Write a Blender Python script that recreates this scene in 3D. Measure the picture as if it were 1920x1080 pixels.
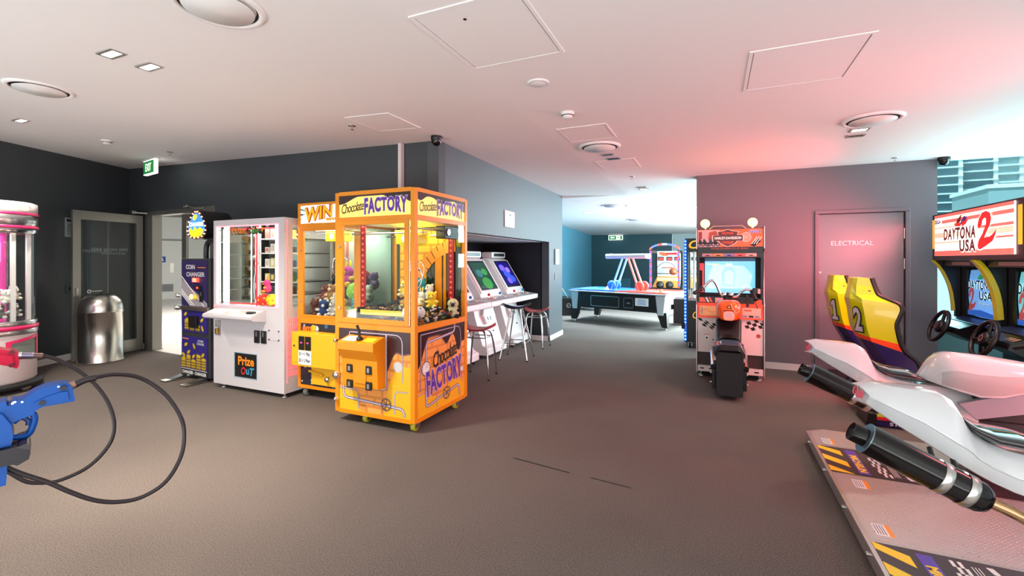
import bpy, bmesh, math, random
from mathutils import Vector, Matrix
R = math.radians
PI = math.pi
for _o in list(bpy.data.objects):
    bpy.data.objects.remove(_o)
SC = bpy.context.scene
COL = SC.collection
rnd = random.Random(7)


def S(r, g, b):
    f = lambda c: (c / 255 / 12.92) if c <= 10 else ((c / 255 + .055) / 1.055) ** 2.4
    return (f(r), f(g), f(b), 1)


# ------------------------------------------------------------------ camera, world, lights
cam_d = bpy.data.cameras.new('camera')
cam_d.sensor_width = 36
cam_d.lens = 36 * 850 / 1920
cam_d.shift_y = -51 / 1920
cam_d.clip_start = .05
cam_d.clip_end = 500
cam = bpy.data.objects.new('camera', cam_d)
cam.location = (0, 0, 1.45)
cam.rotation_euler = (R(90), 0, R(24))
COL.objects.link(cam)
SC.camera = cam

W = bpy.data.worlds.new('sky')
SC.world = W
W.use_nodes = True
_n = W.node_tree.nodes
_bg = _n['Background']
_bg.inputs[0].default_value = (.84, .96, 1, 1)
_bg.inputs[1].default_value = 1.0

SC.view_settings.view_transform = 'Standard'
SC.view_settings.look = 'None'
SC.view_settings.exposure = 0.05
SC.view_settings.gamma = 1.0
SC.view_settings.use_curve_mapping = False


def area(name, loc, look, sx, sy, power, color=(1, 1, 1), spread=180):
    d = bpy.data.lights.new(name, 'AREA')
    d.shape = 'RECTANGLE'
    d.size = sx
    d.size_y = sy
    d.energy = power
    d.color = color
    d.spread = R(spread)
    o = bpy.data.objects.new(name, d)
    o.location = loc
    o.rotation_euler = (Vector(look) - Vector(loc)).to_track_quat('-Z', 'Y').to_euler()
    COL.objects.link(o)
    return o


def point(name, loc, power, color=(1, 1, 1), r=.05):
    d = bpy.data.lights.new(name, 'POINT')
    d.energy = power
    d.color = color
    d.shadow_soft_size = r
    o = bpy.data.objects.new(name, d)
    o.location = loc
    COL.objects.link(o)
    return o


# daylight: window wall behind the camera, far-room windows, right-hand window;
# plus added uplights for the ceilings and an added lobby light
area('window_daylight_behind', (1.0, -1.6, 1.3), (-1.0, 6, 1.6), 8, 2.4, 75, (1, .96, .90))
area('ceiling_uplight_left', (-4.5, -1.5, .2), (-4.2, -.6, 2.2), 5, .8, 80, (.97, .98, 1))  # unseen uplight added to brighten the left of the near ceiling
area('ceiling_uplight_right', (1.5, -1.5, .2), (1.4, -.5, 2.2), 6, .8, 92, (.96, .98, 1))  # second added uplight, for the right of the near ceiling
area('window_daylight_far_room', (2.28, 12.0, 1.9), (-2.4, 11.5, .1), 8, 1.4, 1050, (.62, .92, 1))
area('far_ceiling_uplight', (2.2, 13.0, .25), (.2, 12.6, 2.6), 8, .8, 420, (.86, .97, 1))  # unseen uplight added to brighten the far-room ceiling
area('window_daylight_right', (4.2, 6.6, 1.5), (2.0, 4.5, 2.4), 2.2, 2.0, 200, (.66, .95, 1))
area('lobby_fill', (-11, 6.9, 2.7), (-11, 7.0, 0), 5, 3.5, 420, (1, .97, .93))  # light added under the lobby ceiling to brighten the room beyond the door
sun = bpy.data.lights.new('sun', 'SUN')
sun.energy = 6.5
sun.angle = R(.6)
sun_o = bpy.data.objects.new('sun', sun)
sun_o.rotation_euler = Vector((.35, .55, -1.0)).to_track_quat('-Z', 'Y').to_euler()
COL.objects.link(sun_o)
# red glow of the lit racing marquee and of the motorbike game beyond the right edge
area('marquee_glow', (2.2, 5.9, 1.74), (0, 6.4, 1.05), 1.4, .4, 84, (1, .15, .20), 130)
area('motorbike_game_glow', (2.45, 3.35, 1.66), (-1.2, 4.9, 1.25), .5, .5, 26, (1, .13, .18), 130)


area('platform_red_fill', (2.35, 3.1, .42), (.8, 3.0, .0), .5, .2, 14, (1, .16, .2), 170)  # low light added between the bikes to redden the platform


# ------------------------------------------------------------------ materials
MATS = {}


def mat(name, col, rough=.5, metal=0, em=0, emcol=None, noise=0, nscale=40, bump=0, bscale=200, coat=0, spec=None, ncol=None):
    if name in MATS:
        return MATS[name]
    m = bpy.data.materials.new(name)
    m.use_nodes = True
    nt = m.node_tree
    b = nt.nodes['Principled BSDF']
    b.inputs['Base Color'].default_value = col
    b.inputs['Roughness'].default_value = rough
    b.inputs['Metallic'].default_value = metal
    if spec is not None:
        b.inputs['Specular IOR Level'].default_value = spec
    if coat:
        b.inputs['Coat Weight'].default_value = coat
        b.inputs['Coat Roughness'].default_value = .05
    if em:
        b.inputs['Emission Color'].default_value = emcol or col
        b.inputs['Emission Strength'].default_value = em
    if noise or bump:
        tc = nt.nodes.new('ShaderNodeTexCoord')
    if noise:
        nz = nt.nodes.new('ShaderNodeTexNoise')
        nz.inputs['Scale'].default_value = nscale
        nz.inputs['Detail'].default_value = 4
        nt.links.new(tc.outputs['Object'], nz.inputs['Vector'])
        mx = nt.nodes.new('ShaderNodeMix')
        mx.data_type = 'RGBA'
        mx.inputs[6].default_value = tuple(c * (1 - noise) for c in col[:3]) + (1,)
        mx.inputs[7].default_value = ncol or (tuple(min(1, c * (1 + noise)) for c in col[:3]) + (1,))
        nt.links.new(nz.outputs['Fac'], mx.inputs[0])
        nt.links.new(mx.outputs[2], b.inputs['Base Color'])
    if bump:
        n2 = nt.nodes.new('ShaderNodeTexNoise')
        n2.inputs['Scale'].default_value = bscale
        nt.links.new(tc.outputs['Object'], n2.inputs['Vector'])
        bp = nt.nodes.new('ShaderNodeBump')
        bp.inputs['Strength'].default_value = bump
        bp.inputs['Distance'].default_value = .004
        nt.links.new(n2.outputs['Fac'], bp.inputs['Height'])
        nt.links.new(bp.outputs['Normal'], b.inputs['Normal'])
    MATS[name] = m
    return m


def glass(name, tint=(1, 1, 1, 1), refl=1.0, rough=0.0):
    if name in MATS:
        return MATS[name]
    m = bpy.data.materials.new(name)
    m.use_nodes = True
    nt = m.node_tree
    nt.nodes.clear()
    out = nt.nodes.new('ShaderNodeOutputMaterial')
    tr = nt.nodes.new('ShaderNodeBsdfTransparent')
    tr.inputs[0].default_value = tint
    gl = nt.nodes.new('ShaderNodeBsdfGlossy')
    gl.inputs['Roughness'].default_value = rough
    lw = nt.nodes.new('ShaderNodeLayerWeight')
    lw.inputs[0].default_value = .5
    pw = nt.nodes.new('ShaderNodeMath')
    pw.operation = 'POWER'
    pw.inputs[1].default_value = 4
    nt.links.new(lw.outputs['Facing'], pw.inputs[0])
    ml = nt.nodes.new('ShaderNodeMath')
    ml.operation = 'MULTIPLY_ADD'
    ml.inputs[1].default_value = .6 * refl
    ml.inputs[2].default_value = .035 * refl
    nt.links.new(pw.outputs[0], ml.inputs[0])
    mx = nt.nodes.new('ShaderNodeMixShader')
    nt.links.new(ml.outputs[0], mx.inputs[0])
    nt.links.new(tr.outputs[0], mx.inputs[1])
    nt.links.new(gl.outputs[0], mx.inputs[2])
    nt.links.new(mx.outputs[0], out.inputs[0])
    MATS[name] = m
    return m


def carpet_mat():
    m = mat('carpet', S(98, 92, 88), .95, spec=.1)
    nt = m.node_tree
    b = nt.nodes['Principled BSDF']
    tc = nt.nodes.new('ShaderNodeTexCoord')
    mp = nt.nodes.new('ShaderNodeMapping')
    mp.inputs['Rotation'].default_value = (0, 0, R(45))
    nt.links.new(tc.outputs['Object'], mp.inputs[0])
    wv = nt.nodes.new('ShaderNodeTexWave')
    wv.inputs['Scale'].default_value = 34
    wv.inputs['Distortion'].default_value = 2.5
    wv.inputs['Detail'].default_value = 2
    nt.links.new(mp.outputs[0], wv.inputs['Vector'])
    nz = nt.nodes.new('ShaderNodeTexNoise')
    nz.inputs['Scale'].default_value = 160
    nz.inputs['Detail'].default_value = 3
    nt.links.new(tc.outputs['Object'], nz.inputs['Vector'])
    n3 = nt.nodes.new('ShaderNodeTexNoise')
    n3.inputs['Scale'].default_value = .9
    nt.links.new(tc.outputs['Object'], n3.inputs['Vector'])
    ad = nt.nodes.new('ShaderNodeMath')
    ad.operation = 'MULTIPLY_ADD'
    ad.inputs[1].default_value = .35
    nt.links.new(wv.outputs['Fac'], ad.inputs[0])
    nt.links.new(nz.outputs['Fac'], ad.inputs[2])
    a2 = nt.nodes.new('ShaderNodeMath')
    a2.operation = 'MULTIPLY_ADD'
    a2.inputs[1].default_value = .25
    nt.links.new(n3.outputs['Fac'], a2.inputs[0])
    nt.links.new(ad.outputs[0], a2.inputs[2])
    cr = nt.nodes.new('ShaderNodeValToRGB')
    cr.color_ramp.elements[0].position = .45
    cr.color_ramp.elements[0].color = S(54, 49, 48)
    cr.color_ramp.elements[1].position = 1.05
    cr.color_ramp.elements[1].color = S(121, 111, 106)
    nt.links.new(a2.outputs[0], cr.inputs[0])
    nt.links.new(cr.outputs[0], b.inputs['Base Color'])
    bp = nt.nodes.new('ShaderNodeBump')
    bp.inputs['Strength'].default_value = .5
    bp.inputs['Distance'].default_value = .004
    nt.links.new(ad.outputs[0], bp.inputs['Height'])
    nt.links.new(bp.outputs['Normal'], b.inputs['Normal'])
    return m


def tread_mat():
    """diamond tread plate: small raised lozenges by bump, worn dark flecks"""
    m = mat('tread_plate', S(196, 188, 186), .38, metal=.55)
    nt = m.node_tree
    b = nt.nodes['Principled BSDF']
    tc = nt.nodes.new('ShaderNodeTexCoord')
    mp = nt.nodes.new('ShaderNodeMapping')
    mp.inputs['Rotation'].default_value = (0, 0, R(45))
    mp.inputs['Scale'].default_value = (1, 1.0, 1)
    nt.links.new(tc.outputs['Object'], mp.inputs[0])
    br = nt.nodes.new('ShaderNodeTexBrick')
    br.inputs['Scale'].default_value = 17
    br.inputs['Mortar Size'].default_value = .045
    br.inputs['Mortar Smooth'].default_value = .6
    br.inputs['Color1'].default_value = (0, 0, 0, 1)
    br.inputs['Color2'].default_value = (0, 0, 0, 1)
    br.inputs['Mortar'].default_value = (1, 1, 1, 1)
    nt.links.new(mp.outputs[0], br.inputs['Vector'])
    nz = nt.nodes.new('ShaderNodeTexNoise')
    nz.inputs['Scale'].default_value = 75
    nz.inputs['Detail'].default_value = 2
    nt.links.new(tc.outputs['Object'], nz.inputs['Vector'])
    cr = nt.nodes.new('ShaderNodeValToRGB')
    cr.color_ramp.elements[0].position = .22
    cr.color_ramp.elements[0].color = S(84, 74, 74)
    cr.color_ramp.elements[1].position = .30
    cr.color_ramp.elements[1].color = S(200, 190, 188)
    nt.links.new(nz.outputs['Fac'], cr.inputs[0])
    nt.links.new(cr.outputs[0], b.inputs['Base Color'])
    bp = nt.nodes.new('ShaderNodeBump')
    bp.inputs['Strength'].default_value = 1
    bp.inputs['Distance'].default_value = .012
    nt.links.new(br.outputs['Color'], bp.inputs['Height'])
    nt.links.new(bp.outputs['Normal'], b.inputs['Normal'])
    return m


def brick_mat(name, c1, c2, mortar, scale, w=.5, h=.25, rough=.45):
    m = mat(name, c1, rough)
    nt = m.node_tree
    b = nt.nodes['Principled BSDF']
    tc = nt.nodes.new('ShaderNodeTexCoord')
    mp = nt.nodes.new('ShaderNodeMapping')
    nt.links.new(tc.outputs['Object'], mp.inputs[0])
    sp = nt.nodes.new('ShaderNodeSeparateXYZ')
    nt.links.new(mp.outputs[0], sp.inputs[0])
    ad = nt.nodes.new('ShaderNodeMath')
    nt.links.new(sp.outputs[0], ad.inputs[0])
    nt.links.new(sp.outputs[1], ad.inputs[1])
    cb = nt.nodes.new('ShaderNodeCombineXYZ')
    nt.links.new(ad.outputs[0], cb.inputs[0])
    nt.links.new(sp.outputs[2], cb.inputs[1])
    br = nt.nodes.new('ShaderNodeTexBrick')
    br.inputs['Color1'].default_value = c1
    br.inputs['Color2'].default_value = c2
    br.inputs['Mortar'].default_value = mortar
    br.inputs['Scale'].default_value = scale
    br.inputs['Mortar Size'].default_value = .012
    br.inputs['Brick Width'].default_value = w
    br.inputs['Row Height'].default_value = h
    nt.links.new(cb.outputs[0], br.inputs['Vector'])
    nt.links.new(br.outputs['Color'], b.inputs['Base Color'])
    return m


# ------------------------------------------------------------------ mesh builder
def off_of(o):
    v = Vector((0, 0, 0))
    while o is not None:
        v += o.location
        o = o.parent
    return v


_TXT = {}


def text_mesh(s, bold, shear, space):
    k = (s, bold, shear, space)
    if k not in _TXT:
        c = bpy.data.curves.new('txt', 'FONT')
        c.body = s
        c.size = 1
        c.offset = bold
        c.shear = shear
        c.space_character = space
        c.resolution_u = 3
        c.align_x = 'CENTER'
        o = bpy.data.objects.new('txt', c)
        COL.objects.link(o)
        me = bpy.data.meshes.new_from_object(o)
        vs = [(v.co.x, v.co.y) for v in me.vertices]
        fs = [tuple(p.vertices) for p in me.polygons]
        bpy.data.objects.remove(o)
        bpy.data.curves.remove(c)
        bpy.data.meshes.remove(me)
        x0 = min(v[0] for v in vs)
        x1 = max(v[0] for v in vs)
        y0 = min(v[1] for v in vs)
        y1 = max(v[1] for v in vs)
        _TXT[k] = ([((x - (x0 + x1) / 2) / (x1 - x0), (y - y0) / (y1 - y0) - .5) for x, y in vs], fs, (x1 - x0) / (y1 - y0))
    return _TXT[k]


class MB:
    def __init__(s):
        s.v, s.f, s.mi, s.sm, s.mats = [], [], [], [], []

    def add(s, verts, faces, m, smooth=False):
        n = len(s.v)
        s.v += [tuple(v) for v in verts]
        if m not in s.mats:
            s.mats.append(m)
        k = s.mats.index(m)
        for f in faces:
            s.f.append(tuple(i + n for i in f))
            s.mi.append(k)
            s.sm.append(smooth)
        return s

    def box(s, a, b, m, bev=0, seg=2, T=None):
        x0, x1 = sorted((a[0], b[0]))
        y0, y1 = sorted((a[1], b[1]))
        z0, z1 = sorted((a[2], b[2]))
        vs = [(x0, y0, z0), (x1, y0, z0), (x1, y1, z0), (x0, y1, z0), (x0, y0, z1), (x1, y0, z1), (x1, y1, z1), (x0, y1, z1)]
        fs = [(3, 2, 1, 0), (4, 5, 6, 7), (0, 1, 5, 4), (1, 2, 6, 5), (2, 3, 7, 6), (3, 0, 4, 7)]
        if bev:
            bm = bmesh.new()
            bv = [bm.verts.new(v) for v in vs]
            for f in fs:
                bm.faces.new([bv[i] for i in f])
            bmesh.ops.bevel(bm, geom=list(bm.edges), offset=bev, segments=seg, affect='EDGES', profile=.5)
            bm.verts.index_update()
            vs = [v.co.copy() for v in bm.verts]
            fs = [[v.index for v in f.verts] for f in bm.faces]
            bm.free()
        if T is not None:
            vs = [T @ Vector(v) for v in vs]
        return s.add(vs, fs, m, False)

    def quad(s, a, b, c, d, m):
        return s.add([a, b, c, d], [(0, 1, 2, 3)], m)

    def cyl(s, p0, p1, r0, m, r1=None, n=20, caps=True, smooth=True):
        p0, p1 = Vector(p0), Vector(p1)
        r1 = r0 if r1 is None else r1
        d = (p1 - p0).normalized()
        a = d.orthogonal().normalized()
        b = d.cross(a)
        vs = []
        for p, r in ((p0, r0), (p1, r1)):
            for i in range(n):
                t = 2 * PI * i / n
                vs.append(p + (a * math.cos(t) + b * math.sin(t)) * r)
        s.add(vs, [(i, (i + 1) % n, n + (i + 1) % n, n + i) for i in range(n)], m, smooth)
        if caps:
            s.add(vs[:n], [tuple(range(n - 1, -1, -1))], m)
            s.add(vs[n:], [tuple(range(n))], m)
        return s

    def tube(s, pts, r, m, n=10, closed=False, sub=0, rs=None):
        P = [Vector(p) for p in pts]
        if sub:
            P = spline(P, sub, closed)
        N = len(P)
        if rs is None:
            rs = [r] * N
        vs, fs = [], []
        prev = None
        for i in range(N):
            if closed:
                d = P[(i + 1) % N] - P[i - 1]
            else:
                d = P[min(i + 1, N - 1)] - P[max(i - 1, 0)]
            d.normalize()
            if prev is None:
                a = d.orthogonal().normalized()
            else:
                a = (prev - d * prev.dot(d)).normalized()
            prev = a
            b = d.cross(a)
            for k in range(n):
                t = 2 * PI * k / n
                vs.append(P[i] + (a * math.cos(t) + b * math.sin(t)) * rs[i])
        for i in range(N if closed else N - 1):
            j = (i + 1) % N
            for k in range(n):
                l = (k + 1) % n
                fs.append((i * n + k, i * n + l, j * n + l, j * n + k))
        s.add(vs, fs, m, True)
        if not closed:
            s.add(vs[:n], [tuple(range(n - 1, -1, -1))], m)
            s.add(vs[-n:], [tuple(range(n))], m)
        return s

    def lathe(s, prof, m, c=(0, 0, 0), n=32, axis=None, smooth=True, a0=0, a1=2 * PI, sx=1, sy=1):
        """prof: (r, h) pairs; axis default z"""
        c = Vector(c)
        ax = Vector(axis or (0, 0, 1)).normalized()
        a = ax.orthogonal().normalized() if axis else Vector((1, 0, 0))
        b = ax.cross(a)
        full = abs(a1 - a0 - 2 * PI) < 1e-6
        k = n if full else n + 1
        vs, fs = [], []
        for r, h in prof:
            for i in range(k):
                t = a0 + (a1 - a0) * i / n
                vs.append(c + ax * h + a * (math.cos(t) * r * sx) + b * (math.sin(t) * r * sy))
        for j in range(len(prof) - 1):
            for i in range(n):
                l = (i + 1) % k
                fs.append((j * k + i, j * k + l, (j + 1) * k + l, (j + 1) * k + i))
        return s.add(vs, fs, m, smooth)

    def sphere(s, c, r, m, sc=(1, 1, 1), n=16, k=10, T=None):
        vs, fs = [], []
        for j in range(k + 1):
            p = -PI / 2 + PI * j / k
            for i in range(n):
                t = 2 * PI * i / n
                v = Vector((math.cos(p) * math.cos(t) * r * sc[0], math.cos(p) * math.sin(t) * r * sc[1], math.sin(p) * r * sc[2]))
                if T is not None:
                    v = T @ v
                vs.append(v + Vector(c))
        for j in range(k):
            for i in range(n):
                l = (i + 1) % n
                fs.append((j * n + i, j * n + l, (j + 1) * n + l, (j + 1) * n + i))
        return s.add(vs, fs, m, True)

    def prism(s, poly, o, u, v, w, m, m_side=None, smooth=False):
        """polygon (a,b) at o + a*u + b*v, extruded by the vector w"""
        o, u, v, w = Vector(o), Vector(u), Vector(v), Vector(w)
        n = len(poly)
        A = [o + u * a + v * b for a, b in poly]
        B = [p + w for p in A]
        s.add(A, [tuple(range(n - 1, -1, -1))], m)
        s.add(B, [tuple(range(n))], m)
        s.add(A + B, [(i, (i + 1) % n, n + (i + 1) % n, n + i) for i in range(n)], m_side or m, smooth)
        return s

    def flat(s, poly, o, u, v, m):
        o, u, v = Vector(o), Vector(u), Vector(v)
        return s.add([o + u * a + v * b for a, b in poly], [tuple(range(len(poly)))], m)

    def strip(s, pts, wd, o, u, v, m):
        """flat ribbon of width wd along 2-D points"""
        o, u, v = Vector(o), Vector(u), Vector(v)
        L, Rr = [], []
        for i, p in enumerate(pts):
            q0 = pts[max(i - 1, 0)]
            q1 = pts[min(i + 1, len(pts) - 1)]
            dx, dy = q1[0] - q0[0], q1[1] - q0[1]
            l = math.hypot(dx, dy) or 1
            nx, ny = -dy / l * wd / 2, dx / l * wd / 2
            L.append((p[0] + nx, p[1] + ny))
            Rr.append((p[0] - nx, p[1] - ny))
        n = len(pts)
        vs = [o + u * a + v * b for a, b in L + Rr]
        return s.add(vs, [(i, i + 1, n + i + 1, n + i) for i in range(n - 1)], m)

    def ring(s, c, r0, r1, o, u, v, m, n=24, a0=0, a1=2 * PI):
        o, u, v = Vector(o), Vector(u), Vector(v)
        vs = []
        for r in (r0, r1):
            for i in range(n + 1):
                t = a0 + (a1 - a0) * i / n
                vs.append(o + u * (c[0] + r * math.cos(t)) + v * (c[1] + r * math.sin(t)))
        return s.add(vs, [(i, i + 1, n + 2 + i, n + 1 + i) for i in range(n)], m)

    def disc(s, c, r, o, u, v, m, n=24, ry=None, rot=0):
        ry = r if ry is None else ry
        P = []
        for i in range(n):
            t = 2 * PI * i / n
            a, b = r * math.cos(t), ry * math.sin(t)
            P.append((c[0] + a * math.cos(rot) - b * math.sin(rot), c[1] + a * math.sin(rot) + b * math.cos(rot)))
        return s.flat(P, o, u, v, m)

    def text(s, t, c, w, o, u, v, m, h=None, bold=0, shear=0, space=1, warp=None, rot=0):
        """text of width w (and height h) centred at (c) in the frame o,u,v"""
        vs, fs, asp = text_mesh(t, bold, shear, space)
        h = h or w / asp
        o, u, v = Vector(o), Vector(u), Vector(v)
        out = []
        for x, y in vs:
            if warp:
                x, y = warp(x, y)
            a, b = x * w, y * h
            a, b = a * math.cos(rot) - b * math.sin(rot), a * math.sin(rot) + b * math.cos(rot)
            out.append(o + u * (c[0] + a) + v * (c[1] + b))
        return s.add(out, fs, m)

    def loft(s, rings, m, smooth=True, caps=True, closed=True):
        n = len(rings[0])
        vs = [p for r in rings for p in r]
        fs = []
        for j in range(len(rings) - 1):
            for i in range(n if closed else n - 1):
                l = (i + 1) % n
                fs.append((j * n + i, j * n + l, (j + 1) * n + l, (j + 1) * n + i))
        s.add(vs, fs, m, smooth)
        if caps:
            s.add(rings[0], [tuple(range(n - 1, -1, -1))], m)
            s.add(rings[-1], [tuple(range(n))], m)
        return s

    def build(s, name, parent=None, bevel=0, sub=0, auto=True, label=None, weld=False):
        me = bpy.data.meshes.new(name)
        off = off_of(parent)
        me.from_pydata([(v[0] - off.x, v[1] - off.y, v[2] - off.z) for v in s.v], [], s.f)
        for m in s.mats:
            me.materials.append(m)
        me.polygons.foreach_set('material_index', s.mi)
        me.polygons.foreach_set('use_smooth', s.sm)
        if weld:
            bm = bmesh.new()
            bm.from_mesh(me)
            bmesh.ops.remove_doubles(bm, verts=bm.verts, dist=1e-5)
            bmesh.ops.recalc_face_normals(bm, faces=bm.faces)
            bm.to_mesh(me)
            bm.free()
        me.update()
        o = bpy.data.objects.new(name, me)
        COL.objects.link(o)
        if parent is not None:
            o.parent = parent
        if bevel:
            b = o.modifiers.new('bevel', 'BEVEL')
            b.width = bevel
            b.segments = 2
            b.limit_method = 'ANGLE'
            b.angle_limit = R(35)
        if sub:
            b = o.modifiers.new('subdivision', 'SUBSURF')
            b.levels = b.render_levels = sub
        if label:
            o['label'] = label
        return o


def spline(P, sub, closed=False):
    out = []
    N = len(P)
    rng = range(N if closed else N - 1)
    for i in rng:
        if closed:
            p0, p1, p2, p3 = P[i - 1], P[i], P[(i + 1) % N], P[(i + 2) % N]
        else:
            p0, p1, p2, p3 = P[max(i - 1, 0)], P[i], P[i + 1], P[min(i + 2, N - 1)]
        for k in range(sub):
            t = k / sub
            out.append(.5 * ((2 * p1) + (p2 - p0) * t + (2 * p0 - 5 * p1 + 4 * p2 - p3) * t * t + (3 * p1 - p0 - 3 * p2 + p3) * t ** 3))
    if not closed:
        out.append(P[-1])
    return out


def thing(name, label, cat, loc=(0, 0, 0), group=None):
    o = bpy.data.objects.new(name, None)
    o.empty_display_size = .1
    o.location = loc
    COL.objects.link(o)
    o['label'] = label
    o['category'] = cat
    if group:
        o['group'] = group
    return o


def tag(o, label, cat, group=None, kind=None):
    o['label'] = label
    o['category'] = cat
    if group:
        o['group'] = group
    if kind:
        o['kind'] = kind
    return o


def struct(o, label=None):
    o['kind'] = 'structure'
    if label:
        o['label'] = label
    return o


def dup(root, loc, rotz=None, label=None, group=None):
    r = root.copy()
    COL.objects.link(r)
    r.location = loc
    if rotz is not None:
        r.rotation_euler = (0, 0, rotz)
    if label:
        r['label'] = label
    if group:
        r['group'] = group
    for ch in list(root.children):
        c = ch.copy()
        COL.objects.link(c)
        c.parent = r
        for g in list(ch.children):
            d = g.copy()
            COL.objects.link(d)
            d.parent = c
    return r


VX, VY, VZ = Vector((1, 0, 0)), Vector((0, 1, 0)), Vector((0, 0, 1))
# ------------------------------------------------------------------ shared materials
WHITE = mat('white_plaster', S(243, 239, 237), .8)
PAINT = mat('charcoal_wall_paint', S(66, 72, 76), .55, noise=.05, nscale=3)
PAINT_L = mat('lit_wall_grey', S(78, 84, 90), .5, noise=.04, nscale=3)  # lighter copy of the wall paint, the corridor's stronger light put into the colour
PAINT_P = mat('red_lit_wall_grey', S(112, 106, 114), .42, noise=.04, nscale=3)  # wall paint with some of the red glow put into its colour
TEAL = mat('teal_lit_wall_dark', S(28, 72, 82), .5)  # grey-blue wall with the teal daylight put into its colour
TEAL_L = mat('teal_lit_wall_bright', S(76, 136, 160), .5)  # brighter copy for the left wall, teal daylight put into the colour
PALE = mat('pale_far_wall', S(190, 205, 208), .6)  # paler colour for the last stretch of far wall
BLACKP = mat('black_alcove_paint', S(22, 23, 30), .6)
SKIRT = mat('skirting_white', S(222, 218, 216), .45)
BLK = mat('black_plastic', S(16, 16, 18), .35)
BLKM = mat('black_matt', S(20, 20, 22), .7)
DGREY = mat('dark_grey_metal', S(62, 62, 64), .4, metal=.4)
CHROME = mat('chrome', S(225, 225, 225), .12, metal=1)
STEEL = mat('brushed_steel', S(196, 194, 188), .28, metal=1, noise=.06, nscale=60)
ALU = mat('anodised_aluminium', S(190, 188, 182), .38, metal=.85)
WPLA = mat('white_plastic', S(238, 236, 234), .35)
WMET = mat('white_enamel', S(226, 220, 220), .3)
RUBBER = mat('black_rubber', S(24, 20, 22), .5)
PANE = glass('clear_glass', (.96, .98, .97, 1), .6)
PANEG = glass('green_tint_glass', (.66, .88, .90, 1), 1.0)
RED_LED = mat('red_led', S(255, 40, 40), .4, em=5, emcol=(1, .04, .03, 1))
WLIGHT = mat('white_lamp', S(255, 255, 255), .4, em=6, emcol=(1, .97, .92, 1))


def cz(x, y):
    """underside of the ceiling: flat on the right, rising gently to the left"""
    if y > 8.56:
        return 2.68
    return 2.665 + .045 * max(0, -1.45 - x)


# ------------------------------------------------------------------ room shell
m = MB()
CARPET = carpet_mat()
m.box((-9.6, -1.6, -.1), (7, 4.45, 0), CARPET)
m.box((-5.6, 4.45, -.1), (7, 7.2, 0), CARPET)
m.box((-5.6, 7.2, -.1), (2.5, 23, 0), CARPET)
struct(m.build('floor'))
m = MB()
m.strip([(0, 0), (.5, 0)], .01, (-1.35, 3.05, .002), Vector((.9, -.12, 0)), VY, BLKM)
m.strip([(0, 0), (.3, 0)], .008, (-.75, 2.98, .002), Vector((.9, -.1, 0)), VY, BLKM)
tag(m.build('carpet_seam'), 'thin dark seam line in the carpet, mid floor', 'carpet seam', kind='structure')

m = MB()   # near ceiling slab
pv = [(x, y, cz(x, 0)) for x, y in ((-9.6, -1.6), (-1.45, -1.6), (7, -1.6), (-9.6, 7.2), (-1.45, 7.2), (7, 7.2))]
pt = [(x, y, z + .12) for x, y, z in pv]
m.add(pv + pt, [(0, 1, 4, 3), (1, 2, 5, 4), (6, 9, 10, 7), (7, 10, 11, 8), (0, 6, 7, 1), (1, 7, 8, 2), (3, 4, 10, 9), (4, 5, 11, 10), (0, 3, 9, 6), (2, 8, 11, 5)], WHITE)
pv = [(x, y, cz(x, 0)) for x, y in ((-9.6, 7.2), (-1.45, 7.2), (2.5, 7.2), (-9.6, 8.56), (-1.45, 8.56), (2.5, 8.56))]
pt = [(x, y, z + .12) for x, y, z in pv]
m.add(pv + pt, [(0, 1, 4, 3), (1, 2, 5, 4), (6, 9, 10, 7), (7, 10, 11, 8), (3, 4, 10, 9), (4, 5, 11, 10), (0, 3, 9, 6), (2, 8, 11, 5)], WHITE)
struct(m.build('ceiling'))
m = MB()
m.box((-5.6, 8.565, 2.68), (2.5, 23, 2.8), WHITE)
struct(m.build('ceiling_far_room'))


def wall_seg(m, A, B, th, pieces, M_):
    """pieces: (u0,u1,z0,z1) along A->B; thickness th to the left of the direction"""
    A, B = Vector((A[0], A[1], 0)), Vector((B[0], B[1], 0))
    u = (B - A).normalized()
    n = Vector((-u.y, u.x, 0))
    for u0, u1, z0, z1 in pieces:
        P = [A + u * a + n * b for a, b in ((u0, 0), (u1, 0), (u1, th), (u0, th))]
        m.add([p + VZ * z for z in (z0, z1) for p in P], [(3, 2, 1, 0), (4, 5, 6, 7), (0, 1, 5, 4), (1, 2, 6, 5), (2, 3, 7, 6), (3, 0, 4, 7)], M_)
    return A, u, n


# left-hand back wall with the glass doorway (direction from its right end to its left end, room on the left of travel -> thickness negative)
BWA, BWB = (-2.65, 4.05), (-9.07, 4.385)
m = MB()
wA, wu, wn = wall_seg(m, BWA, BWB, -.12, [(0, 2.0, 0, 2.82), (2.0, 4.05, 0, 2.96), (4.05, 5.86, 2.24, 3.0), (5.86, 6.44, 0, 3.02)], PAINT)
struct(m.build('wall_back'))
m = MB()
lA, lu, ln = wall_seg(m, (-9.07, 4.385), (-7.05, -.02), -.12, [(0, 4.85, 0, 3.02)], PAINT)
struct(m.build('wall_left'))
m = MB()   # corridor block with the alcove
cA, cu, cn = wall_seg(m, (-2.65, 4.05), (-2.73, 8.56), .14, [(0, .42, 0, 2.75), (.42, 3.695, 1.79, 2.75), (3.695, 4.51, 0, 2.75)], PAINT_L)
m.box((-2.87, 8.44, 0), (-4.6, 8.56, 2.75), PAINT_L)
struct(m.build('wall_corridor'))
m = MB()
m.box((-4.15, 4.35, 0), (-4.05, 7.85, 1.8), BLACKP)
m.box((-4.05, 7.745, 0), (-2.875, 7.845, 1.8), BLACKP)
m.box((-4.05, 4.35, 0), (-2.80, 4.45, 1.8), BLACKP)
struct(m.build('wall_alcove'))
m = MB()
m.box((-4.05, 4.45, 1.785), (-2.86, 7.745, 1.83), mat('soffit_grey', S(200, 198, 205), .7))
struct(m.build('ceiling_alcove'))
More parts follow.
